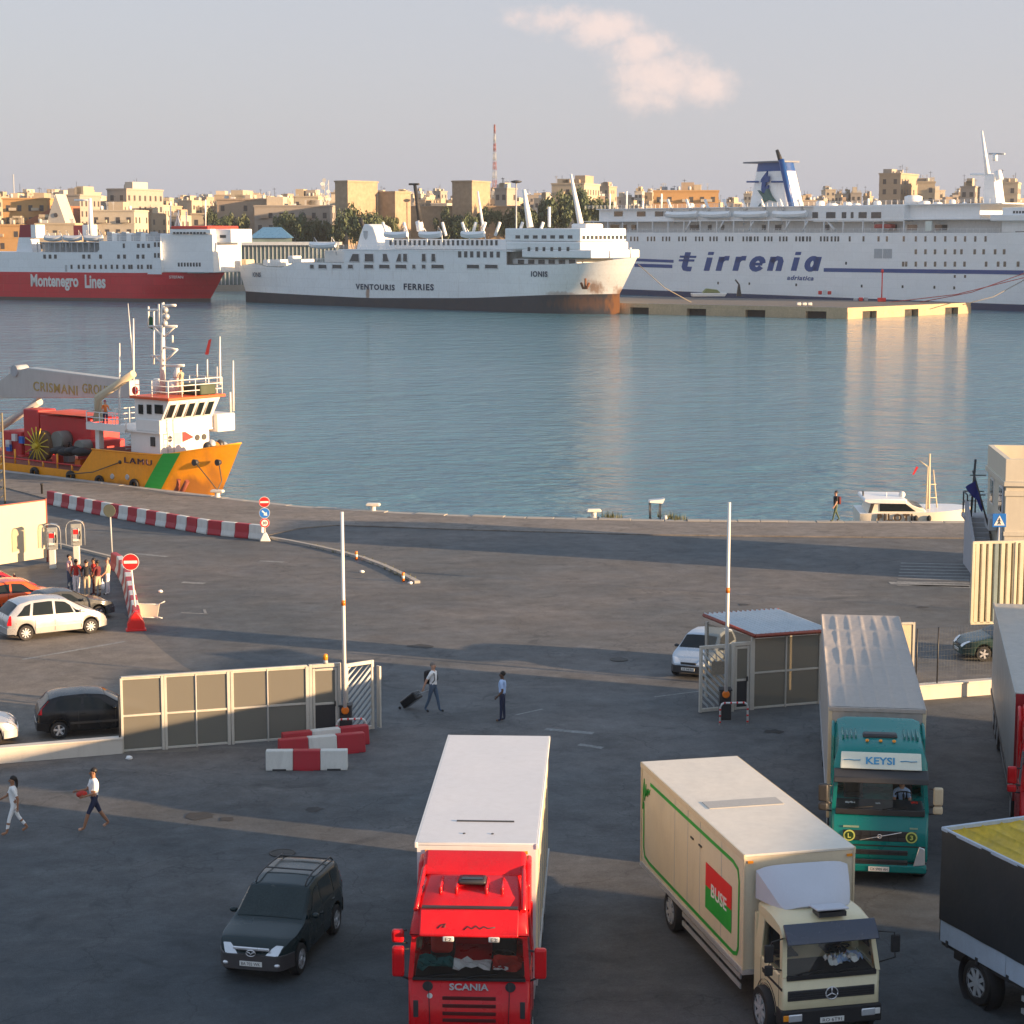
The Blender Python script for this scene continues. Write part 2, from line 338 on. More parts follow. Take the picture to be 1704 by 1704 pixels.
# raised apron strip behind the quay lip
near = [G(x, y) for x, y in ((-30, 802), (82, 832), (200, 858), (300, 878), (440, 893), (500, 880), (560, 875), (760, 882), (1080, 891), (1350, 894), (1640, 897))]
far = [p + Vector((0, -.75, 0)) for p in QUAY]; far = [far[0] + (far[0] - far[1]) * .4] + far + [far[-1] + Vector((4, 0, 0))]
ap = MB(); top = [Vector((p.x, p.y, .06)) for p in near] + [Vector((p.x, p.y, .06)) for p in far[::-1]]
ap.add(top, [list(range(len(top)))])
for a, b in zip(near, near[1:]): ap.quad((a.x, a.y, .06), (b.x, b.y, .06), (b.x, b.y, -.05), (a.x, a.y, -.05))
struct(ap.build('quay_apron', APRON))
# pale concrete yard at the left
yd = MB(); pts = [G(x, y, .004) for x, y in ((-60, 1010), (60, 1015), (205, 1020), (232, 1046), (250, 1064), (275, 1086), (305, 1108), (340, 1128), (360, 1150), (330, 1250), (0, 1262), (-60, 1262))]
yd.add(pts, [list(range(len(pts)))]); struct(yd.build('pavement', ASPH2))
# faint crossing stripes and worn paint
stripe = M('worn_road_paint', (.23, .235, .23), .8, var=.55, scale=2, fine=11)
rm = MB()
for i in range(8):
    y = 936 + i * 5.2
    a, b = G(1498 - i * 1.0, y, .008), G(1612, y + 2.5, .008)
    rm.quad(a, b, b + Vector((0, -.30, 0)), a + Vector((0, -.30, 0)))
a, b = G(1478, 968, .008), G(1612, 973, .008); rm.quad(a, b, b + Vector((0, -1.0, 0)), a + Vector((0, -.7, 0)))
for x0, y0, x1, y1, w in ((300, 1020, 345, 1022, .16), (345, 1022, 342, 1014, .12), (905, 1215, 985, 1222, .3), (960, 1240, 1000, 1246, .25), (222, 922, 275, 927, .35), (430, 934, 470, 936, .3), (300, 970, 338, 972, .4), (40, 1098, 210, 1068, .22), (1090, 1160, 1170, 1150, .1), (860, 1190, 905, 1180, .1)):
    a, b = G(x0, y0, .008), G(x1, y1, .008); n = (b - a).normalized(); n = Vector((-n.y, n.x, 0)) * w; rm.quad(a, b, b + n, a + n)
struct(rm.build('road_marking', stripe))
# tarry patches
tp = MB(); tar = M('tar_patch', (.035, .034, .034), .75, var=.3)
for cx, cy, r in ((330, 1357, .5), (378, 1363, .28), (1285, 1217, .35), (520, 1346, .3), (700, 1075, .5), (1237, 756 + 250, .35), (1535, 1010, .3)):
    c = G(cx, cy, .010); tp.add([c + Vector((r * rs.uniform(.5, 1.3) * math.cos(k * .57), r * rs.uniform(.4, 1.1) * math.sin(k * .57), 0)) for k in range(11)], [list(range(11))])
struct(tp.build('tar_patch', tar))
# repaired patches, tyre marks, covers and gullies
for (x, y), lb in (((770, 1236), 'round iron manhole cover between the gate and the red truck'), ((470, 1420), 'round iron manhole cover behind the dark off-road car'), ((1030, 1098), 'round iron manhole cover left of the pale blue hatchback')):
    o = MB(); c = G(x, y, 0); o.lathe([(.36, .012), (.36, .02), (.30, .02), (.30, .016)], n=20, cap=True); ob = o.build('manhole_cover', M('cast_iron', (.05, .048, .046), .6, .5, var=.3) if 'cast_iron' not in bpy.data.materials else bpy.data.materials['cast_iron']); ob.location = c; tag(ob, lb, 'manhole cover')
# kerb of the traffic island, with weeds
kb = MB(); kp = [G(x, y) for x, y in ((446, 897), (480, 903), (520, 911), (560, 920), (600, 931), (635, 944), (665, 958), (690, 971))]
for a, b in zip(kp, kp[1:]):
    d = (b - a).normalized(); n = Vector((-d.y, d.x, 0)) * .28
    kb.add([a, b, b + n, a + n, a + Vector((0, 0, .13)), b + Vector((0, 0, .13)), b + n + Vector((0, 0, .12)), a + n + Vector((0, 0, .12))], [(0, 1, 5, 4), (4, 5, 6, 7), (2, 3, 7, 6), (0, 4, 7, 3), (1, 2, 6, 5)])
struct(kb.build('kerb', CONC))
WEED = M('dry_weeds', (.13, .13, .05), .9, var=.4, scale=6)
def tufts(name, spots, label, n=60, h=.35):
    b = MB()
    for c, r in spots:
        for i in range(n):
            a = rs.uniform(0, 6.28); rr = r * rs.random() ** .5; p = c + Vector((rr * math.cos(a), rr * math.sin(a), 0)); hh = h * rs.uniform(.3, 1); t = rs.uniform(0, 6.28)
            d = Vector((math.cos(t), math.sin(t), 0)); b.add([p - d * .02, p + d * .02, p + d * rs.uniform(-.1, .1) + Vector((0, 0, hh))], [(0, 1, 2)])
    return tag(b.build(name, WEED), label, 'weeds', kind='stuff')
tufts('weeds', [(lerp(a, b, t) + Vector((0, .3, 0)), .3) for a, b in zip(kp[2:], kp[3:]) for t in (0, .33, .66)], 'thin dry weeds growing along the curved kerb of the traffic island', 26, .22)
tufts('weeds', [(G(x, y), .5) for x, y in ((1012, 862), (1022, 863), (1108, 861), (1120, 864), (1130, 866))], 'tufts of weeds on the quay lip beside the winch', 60, .5)

# ---- water
def watermat():
    m = bpy.data.materials.new('harbour_water'); m.use_nodes = True; nt = m.node_tree; p = nt.nodes['Principled BSDF']; co = _n(nt, 'ShaderNodeTexCoord')
    p.inputs['Base Color'].default_value = (.075, .205, .265, 1); p.inputs['Roughness'].default_value = .085; p.inputs['IOR'].default_value = 1.33
    def nz(sc, st, det, rot):
        mp = _n(nt, 'ShaderNodeMapping'); mp.inputs['Scale'].default_value = st; mp.inputs['Rotation'].default_value = (0, 0, rot); nt.links.new(co.outputs['Object'], mp.inputs[0])
        t = _n(nt, 'ShaderNodeTexNoise'); t.inputs['Scale'].default_value = sc; t.inputs['Detail'].default_value = det; t.inputs['Roughness'].default_value = .55; nt.links.new(mp.outputs[0], t.inputs['Vector']); return t.outputs[0]
    a = nz(.72, (.6, 1, 1), 6, .12); b = nz(.20, (.7, 1, 1), 4, -.25); c = nz(.012, (.4, 1, 1), 3, .1)
    s = _n(nt, 'ShaderNodeMath', operation='MULTIPLY_ADD'); s.inputs[1].default_value = 1.6; nt.links.new(b, s.inputs[0]); nt.links.new(a, s.inputs[2])
    bu = _n(nt, 'ShaderNodeBump'); bu.inputs['Distance'].default_value = .66
    r = _n(nt, 'ShaderNodeMapRange'); r.inputs[1].default_value = .35; r.inputs[2].default_value = .65; r.inputs[3].default_value = .55; r.inputs[4].default_value = .9; nt.links.new(c, r.inputs[0]); nt.links.new(r.outputs[0], bu.inputs['Strength'])
    nt.links.new(s.outputs[0], bu.inputs['Height']); nt.links.new(bu.outputs[0], p.inputs['Normal']); return m
wtr = MB(); wtr.add([(-2500, 60, -1.8), (2500, 60, -1.8), (2500, 900, -1.8), (-2500, 900, -1.8)], [(0, 1, 2, 3)]); struct(wtr.build('water', watermat()))
TOWNG = M('town_ground', (.30, .26, .21), .9, var=.2, scale=.02, fine=.4)
tg = MB(); tg.add([(-4000, 618, 0), (4000, 618, 0), (4000, 9000, 0), (-4000, 9000, 0)], [(0, 1, 2, 3)]); tg.quad((-4000, 618, 0), (4000, 618, 0), (4000, 618, -5), (-4000, 618, -5)); struct(tg.build('town_ground', TOWNG))

# ---- unseen sheds added right of the view; they shape the shade on the yard
DX = Vector((math.cos(SUN_AZ), -math.sin(SUN_AZ), 0)); EX = Vector((math.sin(SUN_AZ), math.cos(SUN_AZ), 0))
SHEDW = M('shed_wall', (.45, .42, .38), .8, var=.12)
def shed(name, label, s0, s1, T, depth, h):
    c = DX * (T + depth / 2) + EX * ((s0 + s1) / 2)
    o = thing(name, label, 'building', (c.x, c.y, 0), -SUN_AZ)
    w = s1 - s0; MB().bx(-depth / 2, depth / 2, -w / 2, w / 2, 0, h - .3).build('wall', SHEDW, o)
    MB().bx(-depth / 2 - .1, depth / 2 + .1, -w / 2 - .0, w / 2 + .0, h - .3, h).build('roof', GREYP, o)
    d = MB()
    k = max(1, int(w // 6))
    for i in range(k):
        y = -w / 2 + (i + .5) * w / k; d = MB(); d.bx(-depth / 2 - .06, -depth / 2 + .02, y - min(1.6, w * .3), y + min(1.6, w * .3), 0, 3.6); d.build('door', GREYP, o)
    return o
# ---------------------------------------------------------------- cars
_whl = {}
def wheel_meshes(R, wd, spokes, rimmat, key):
    if key in _whl: return _whl[key]
    t = MB(); t.lathe([(R * .62, -wd / 2), (R * .93, -wd / 2), (R, -wd * .36), (R, wd * .36), (R * .93, wd / 2), (R * .62, wd / 2)], n=28, ax='y', cap=False)
    r = MB(); r.lathe([(R * .64, -wd / 2 - .004), (R * .66, -wd / 2 + .03), (R * .55, -wd / 2 + .05), (.02, -wd / 2 + .06)], n=24, ax='y', m=1, cap=False)
    r.lathe([(R * .67, -wd / 2 - .006), (R * .67, -wd / 2 + .02), (R * .58, -wd / 2 + .02), (R * .58, -wd / 2 - .006)], n=24, ax='y', cap=False)
    for k in range(spokes):
        a = 2 * math.pi * k / spokes; rot = Matrix.Rotation(a, 3, 'Y')
        r.box(rot @ Vector((R * .33, -wd / 2 + .014, 0)), (R * .62, .03, R * (.9 / spokes + .06)), rot=rot)
    r.lathe([(R * .17, -wd / 2 - .012), (R * .17, -wd / 2 + .03)], n=12, ax='y')
    _whl[key] = (t.mesh('tyre', BLACK, 40), r.mesh('rim', [rimmat, DARK], 40)); return _whl[key]
def wheel(parent, x, y, R, wd=.2, spokes=5, rimmat=None, key=None):
    tm, rm_ = wheel_meshes(R, wd, spokes, rimmat or STEEL, key or (R, wd, spokes))
    w = put('wheel', tm, parent); w.location = (x, y, R); w.rotation_euler = (0, random.uniform(0, 6), 0) if y < 0 else (0, random.uniform(0, 6), math.pi)
    put('rim', rm_, w); return w

def smooth_pl(pts, k=.10):
    return lambda x: (pl(pts, x - k) + 2 * pl(pts, x) + pl(pts, x + k)) / 4
def car(name, label, loc, rz, paint, sp, group=None, detail=True):
    o = thing(name, label, 'car', loc, rz, group)
    L2, Wd = sp['L'] / 2, sp['W']; R = sp.get('R', .31); wx = sp['wx']; clr = sp.get('clr', .20)
    top = smooth_pl(sp['top'], .07); belt = smooth_pl(sp['belt'], .1)
    def plan(x):
        s = max(0, (abs(x) - (L2 - .75)) / .75); return Wd * (1 - (.30 if x > 0 else .20) * s ** 2.4)
    def bot(x):
        z = clr + .10 * max(0, (abs(x) - (L2 - .35)) / .35)
        for w in wx:
            d = abs(x - w); ra = R * 1.14
            if d < ra: z = max(z, R + math.sqrt(ra * ra - d * d))
        return z
    tum = sp.get('tumble', .28)
    def sect(x):
        zt, zb, w = top(x), bot(x), plan(x); zs = min(belt(x), zt - .05); zb = min(zb, zs - .12)
        k = min(1, (zt - zs) / .25); wt = w * .965 - tum * max(0, zt - zs - .05)
        return zt, zb, w, zs, k, wt
    def side(x, z):
        zt, zb, w, zs, k, wt = sect(x)
        if z <= zs: return w * lerp(1, .985, max(0, (z - .5) / .5))
        t = (z - zs) / max(.01, zt - .09 * k - zs); return lerp(w * .965, wt, min(1, t))
    def ztop(x, y):
        zt, zb, w, zs, k, wt = sect(x); a = abs(y)
        return pl([(0, zt), (wt * .6, zt - .008), (wt * .93, zt - .035 * k), (wt, zt - .09 * k)], a)
    rings = []; xs = sorted(set([-L2 + .0, -L2 + .02, -L2 + .05, -L2 + .1, L2 - .1, L2 - .05, L2 - .02, L2] + [round(-L2 + .1 + i * (sp['L'] - .2) / 70, 3) for i in range(71)]))
    for x in xs:
        zt, zb, w, zs, k, wt = sect(x); e = max(0, 1 - (L2 - abs(x)) / .06); w *= 1 - .06 * e * e; wt *= 1 - .06 * e * e
        h = [(w * .80, zb), (w * .97, zb + .05), (w, zb + .45 * (zs - zb)), (w * .985, zs - .04), (w * .965, zs), (wt, zt - .09 * k), (wt * .93, zt - .035 * k), (wt * .6, zt - .008), (0, zt)]
        rings.append([(x, y, z) for y, z in h] + [(x, -y, z) for y, z in h[-2::-1]])
    b = MB(); b.loft(rings, 0, True, True); b.build('body', [paint], o, smooth=32)
    # glass
    def grid(pts_fn, nu, nv, nm, mat, thick=True):
        g = MB(); vs = [pts_fn(i / nu, j / nv) for i in range(nu + 1) for j in range(nv + 1)]
        g.add(vs, [(i * (nv + 1) + j, (i + 1) * (nv + 1) + j, (i + 1) * (nv + 1) + j + 1, i * (nv + 1) + j + 1) for i in range(nu) for j in range(nv)], 0, True); return g.build(nm, mat, o)
    GL = sp.get('glass', PANE)
    for s in (-1, 1):
        for x0, x1, cut0, cut1 in sp['side_windows']:
            def f(u, v, s=s, x0=x0, x1=x1, cut0=cut0, cut1=cut1):
                x = lerp(x0, x1, u); zl = belt(x) + .025; zu = max(zl + .02, top(x) - .125)
                x += v * lerp(cut0, cut1, u); z = lerp(zl, max(zl + .015, min(zu, top(x) - .125)), v); return (x, s * (side(x, z) + .008), z)
            grid(f, 12, 4, 'side_window', GL)
    xa, xb = sp['screen']
    def fs(u, v):
        x = lerp(xa, xb, u); zt, zb, w, zs, k, wt = sect(x); y = lerp(-.9, .9, v) * wt; return (x + .006, y, ztop(x, y) + .010)
    grid(fs, 10, 10, 'windscreen', GL)
    xa2, xb2 = sp['back']
    def fb(u, v):
        x = lerp(xa2, xb2, u); zt, zb, w, zs, k, wt = sect(x); y = lerp(-.88, .88, v) * wt; return (x - .006, y, ztop(x, y) + .010)
    grid(fb, 8, 8, 'rear_window', GL)
    # wrap strips round nose or tail
    def wrap(nm, mat, z0, z1, xf, sgn, off=.015, back=None):
        pts = []
        N = 9
        for i in range(N + 1):
            x = lerp(xf, L2, i / N); pts.append((sgn * x, plan(sgn * x) + off))
        e = L2 + off; w_end = plan(sgn * L2)
        line = pts + [(sgn * e, w_end * .9), (sgn * (e + .015), w_end * .5), (sgn * (e + .02), 0)]
        line = line + [(x, -y) for x, y in line[-2::-1]]
        g = MB(); n = len(line); inn = [(x * .97 if abs(y) < w_end * .95 else x, y * .96) for x, y in line]
        g.loft([[(x, y, z0) for x, y in inn], [(x, y, z0 + .015) for x, y in line], [(x, y, z1 - .015) for x, y in line], [(x, y, z1) for x, y in inn]], 0, False, True, closed=False)
        return g.build(nm, mat, o, smooth=40)
    bm_ = sp.get('bumper', paint)
    zf0, zf1 = sp.get('bz', (.24, .52)); wrap('front_bumper', bm_, zf0, zf1, L2 - .42, 1); wrap('rear_bumper', bm_, zf0 + .04, zf1 + .04, L2 - .35, -1)
    if detail:
        hz = sp.get('hz', .66)
        for s in (-1, 1):
            def fh(u, v, s=s):
                x = lerp(L2 - sp.get('hl', .30), L2 - .012, u); zt, zb, w, zs, k, wt = sect(x); y = lerp(lerp(.74, .52, u), lerp(.97, .98, u), v) * wt; return (x + .008, s * y, ztop(x, y) + .014)
            grid(fh, 5, 5, 'headlight', LENS)
            m = MB(); xw = sp['screen'][0] - .35; ys = side(xw, belt(xw)); m.ball((xw, s * (ys + .10), belt(xw) + .09), (.07, .10, .065), 10, 6); m.tube([(xw, s * ys, belt(xw) + .03), (xw, s * (ys + .08), belt(xw) + .07)], .02); m.build('wing_mirror', sp.get('mirror', paint), o)
            def ft(u, v, s=s):
                z = lerp(sp.get('tz', .85) - sp.get('th', .13), sp.get('tz', .85) + sp.get('th', .13), v); x = lerp(-L2 + .015, -L2 + .17, u)
                while z > top(x) - .03 and x < 0: x += .03
                return (x - .012 * (1 - u), s * (side(x, z) + .012), z)
            grid(ft, 4, 5, 'tail_light', TAIL)
        g = MB(); g.bx(L2 - .06, L2 + .012, -.30, .30, hz - .07, hz + .0); g.build('grille', DARK, o, .01)
        p = MB(); p.bx(L2 + .025, L2 + .05, -.26, .26, zf0 + .10, zf0 + .21); pz = p.build('number_plate', PLATE, o)
        lettering(sp.get('plate', 'BA 531 KD'), .44, .07, INK, pz, (L2 + .052, 0, zf0 + .155), (0, 1, 0), (0, 0, 1), thick=.002)
        # door seams, handles and a rubbing strip
        for s in (-1, 1):
            for xd in sp.get('doors', ()):
                q = MB(); zz = [lerp(bot(xd) + .12, belt(xd), k / 6) for k in range(7)]
                for z0, z1 in zip(zz, zz[1:]): q.add([(xd - .006, s * (side(xd, z0) + .004), z0), (xd + .006, s * (side(xd, z0) + .004), z0), (xd + .006, s * (side(xd, z1) + .004), z1), (xd - .006, s * (side(xd, z1) + .004), z1)], [(0, 1, 2, 3)])
                q.build('door_seam', DARK, o)
            for xd in sp.get('handles', ()): MB().box((xd, s * (side(xd, belt(xd) - .1) + .015), belt(xd) - .10), (.16, .035, .028)).build('door_handle', sp.get('mirror', paint), o, .008)
            if sp.get('strip'):
                x0, x1 = wx[0] + R * 1.25, wx[1] - R * 1.25; MB().bx(x0, x1, s * (Wd + .012) - .012, s * (Wd + .012) + .012, .48, .55).build('rubbing_strip', sp['strip'], o, .006)
    for x in wx:
        for s in (-1, 1): wheel(o, x, s * (Wd - .115), R, .21, sp.get('spokes', 5), sp.get('rim', CHROME), (sp['key'], R))
    o['L2'] = L2
    # shut the underside so light does not pass between the wheels
    MB().bx(-L2 + .3, L2 - .3, -Wd * .72, Wd * .72, clr - .02, clr + .25).build('floor_pan', DARK, o)
    return o, dict(side=side, top=top, belt=belt, plan=plan, sect=sect, ztop=ztop, wrap=wrap)
HATCH = dict(key='h', L=3.85, W=.82, R=.29, wx=(-1.22, 1.23), top=[(-1.93, .60), (-1.90, .90), (-1.80, 1.02), (-1.50, 1.36), (-1.15, 1.44), (-.35, 1.47), (.25, 1.42), (.95, 1.00), (1.10, .94), (1.60, .80), (1.86, .66), (1.93, .50)],
             belt=[(-1.9, .96), (-1, .93), (1, .88), (1.9, .7)], side_windows=[(-1.38, -.62, .12, .02), (-.54, .80, .0, -.30)], screen=(.93, .30), back=(-1.82, -1.50), doors=(-.58, .62), handles=(-.42,), strip=DARK, hz=.64)
MPV = dict(key='m', L=4.28, W=.875, R=.315, wx=(-1.40, 1.36), top=[(-2.14, .62), (-2.12, .92), (-2.02, 1.14), (-1.62, 1.53), (-1.15, 1.63), (-.35, 1.65), (.40, 1.56), (1.28, 1.06), (1.50, .98), (1.92, .80), (2.08, .66), (2.14, .50)],
           belt=[(-2.1, 1.02), (-1, .98), (1.2, .94), (2.1, .72)], side_windows=[(-1.75, -1.22, .26, .10), (-1.10, -.22, .10, .0), (-.12, .66, .02, -.14), (.74, 1.26, -.16, -.40)], screen=(1.25, .48), back=(-2.05, -1.66), doors=(-1.0, -.17, .95), handles=(-.85, .05), hz=.70, tz=.86, th=.2, spokes=9)
SUV = dict(key='s', L=4.40, W=.90, R=.355, wx=(-1.30, 1.34), clr=.30, top=[(-2.2, .75), (-2.18, 1.1), (-2.05, 1.45), (-1.95, 1.62), (-1.6, 1.70), (-.4, 1.73), (.20, 1.66), (.95, 1.16), (1.10, 1.09), (1.85, .98), (2.10, .84), (2.2, .62)],
           belt=[(-2.2, 1.10), (-1, 1.08), (1, 1.03), (2.2, .85)], side_windows=[(-1.92, -1.18, .16, .03), (-1.10, -.28, .02, .0), (-.20, .86, .0, -.34)], screen=(.97, .27), back=(-2.16, -2.0), tumble=.22, doors=(-1.12, -.24, .78), handles=(-1.0, -.08), hz=.84, tz=1.1, th=.2, bz=(.34, .70), spokes=5, hl=.17)
SEDAN = dict(key='e', L=4.2, W=.84, R=.30, wx=(-1.28, 1.30), top=[(-2.1, .6), (-2.08, .85), (-1.9, .97), (-1.45, 1.06), (-.95, 1.36), (-.3, 1.42), (.25, 1.36), (.95, .98), (1.15, .92), (1.8, .78), (2.04, .64), (2.1, .5)],
             belt=[(-2.1, .92), (-1, .92), (1, .88), (2.1, .7)], side_windows=[(-1.12, -.36, .24, .0), (-.28, .78, .0, -.30)], screen=(.93, .28), back=(-1.42, -.98), doors=(-.32, .66), handles=(-.15,), strip=DARK, hz=.62)
def paintm(n, c, metal=.0, rough=.25): dk = sum(c) < .3; return M(n, c, rough, metal, var=.03, coat=.25 if dk else .4, spec=.3 if dk else .5, dirt=.05)
P_SILVER = paintm('silver_paint', (.62, .61, .60), .55, .3); P_BLACK = paintm('black_paint', (.012, .013, .016)); P_DGREEN = paintm('dark_green_paint', (.012, .026, .030)); P_ORANGE = paintm('orange_red_paint', (.75, .10, .02)); P_REDC = paintm('dark_red_paint', (.40, .015, .03)); P_DGREY = paintm('dark_grey_paint', (.06, .065, .07)); P_PALE = paintm('pale_blue_silver_paint', (.45, .52, .60), .3, .3); P_GREENC = paintm('bottle_green_paint', (.03, .06, .055))
def hd(dx, dy): return math.atan2(dy, dx)
# dark off-road car in front
suv_sp = dict(SUV, glass=M('tinted_glass', (.022, .036, .038), .05, var=.35, scale=1.2, spec=.35), bumper=M('grey_brown_cladding', (.055, .052, .055), .55, var=.1), plate='BA 702 WK')
suv, sf = car('parked_car', 'dark green off-road car with roof rails standing left of the red truck', (-5.32, 44.38, 0), hd(-.215, -.977), P_DGREEN, suv_sp)
for s in (-1, 1):
    r = MB(); r.tube([(x, s * .60, sf['top'](x) + (.07 if -1.75 < x < .05 else .0)) for x in (-1.9, -1.72, -1.0, -.4, 0.02, .16)], .02); r.build('roof_rail', DARK, suv)
    f = MB(); f.ball((2.20, s * .60, .48), (.05, .07, .045), 10, 6); f.build('fog_light', LENS, suv)
for x in (-1.55, -.55): MB().bx(x - .03, x + .03, -.60, .60, sf['top'](x) + .05, sf['top'](x) + .08).build('roof_bar', DARK, suv, .01)
g = MB(); g.bx(2.17, 2.225, -.42, .42, .80, .86); g.build('chrome_strip', CHROME, suv, .015)
g = MB(); g.tube([(2.235, .11 * math.cos(a), .735 + .07 * math.sin(a)) for a in [i * .524 for i in range(13)]], .012); g.tube([(2.235, -.08, .76), (2.235, -.03, .745), (2.235, 0, .71), (2.235, .03, .745), (2.235, .08, .76)], .012); g.build('emblem', CHROME, suv)
def paper(p, nm, mat, c, sz, rz=0, tilt=0):
    g = MB(); R_ = Matrix.Rotation(rz, 3, 'Z') @ Matrix.Rotation(tilt, 3, 'Y'); n = 6
    vs = [Vector(c) + R_ @ Vector(((i / n - .5) * sz[0], (j / n - .5) * sz[1], random.uniform(0, sz[2]))) for i in range(n + 1) for j in range(n + 1)]
    g.add(vs, [(i * (n + 1) + j, (i + 1) * (n + 1) + j, (i + 1) * (n + 1) + j + 1, i * (n + 1) + j + 1) for i in range(n) for j in range(n)]); return g.build(nm, mat, p)
# silver people carrier
car('parked_car', 'silver people carrier parked in front of the orange car at left', (-19.15, 81.15, 0), hd(2.37, 1.47), P_SILVER, dict(MPV, rim=CHROME, strip=P_SILVER))
car('parked_car', 'dark grey car half hidden behind the silver people carrier', (-19.35, 84.05, 0), hd(2.37, 1.47), P_DGREY, dict(SEDAN))
car('parked_car', 'bright orange hatchback parked behind the silver people carrier', (-21.9, 86.2, 0), hd(2.37, 1.40), P_ORANGE, dict(HATCH, side_windows=[(-1.38, -.50, .12, .02), (-.40, .80, .0, -.30)]))
rc, rf = car('parked_car', 'dark red car with its black door open beside the orange car', (-23.55, 88.6, 0), hd(2.37, 1.40), P_REDC, dict(HATCH))
dr = MB(); A0 = Vector((.72, -.80, 0)); A1 = Vector((.52, -1.78, 0))
def dp(t, z): p = lerp(A0, A1, t); return (p.x, p.y, z)
dr.add([dp(0, .28), dp(1, .28), dp(1, .92), dp(0, .90)] + [(x + .06, y - .01, z) for x, y, z in (dp(0, .28), dp(1, .28), dp(1, .92), dp(0, .90))], [(0, 1, 2, 3), (7, 6, 5, 4), (0, 4, 5, 1), (1, 5, 6, 2), (2, 6, 7, 3), (3, 7, 4, 0)])
dr.tube([dp(0, .92), dp(.35, 1.30), dp(.6, 1.40), dp(.98, 1.38), dp(1.0, .92)], .03); dro = dr.build('open_door', P_BLACK, rc); dro['label'] = 'black open front door'
gp = MB(); gp.add([dp(.06, .93), dp(.97, .93), dp(.96, 1.36), dp(.6, 1.38), dp(.36, 1.28)], [(0, 1, 2, 3, 4)]); gp.build('door_glass', GLASS, dro)
car('parked_car', 'black five-door hatchback behind the low wall left of the gate', (-14.0, 64.9, 0), hd(2.0, .60), P_BLACK, dict(HATCH, side_windows=[(-1.38, -.50, .12, .02), (-.40, .80, .0, -.30)], tz=1.05, th=.22, rim=CHROME))
car('parked_car', 'silver car at the left frame edge with only its nose in view', (-18.35, 63.2, 0), hd(2.0, .52), P_SILVER, dict(SEDAN))
car('parked_car', 'pale blue hatchback with dark bumper nosing out beside the right gate', (7.35, 74.35, 0), hd(-.40, -.92), P_PALE, dict(HATCH, bumper=DARK, mirror=DARK, plate='CB 948 RN'))
car('parked_car', 'dark green car in the fenced yard behind the grey trailer', (19.6, 76.6, 0), hd(-1.0, -.08), P_GREENC, dict(SEDAN))
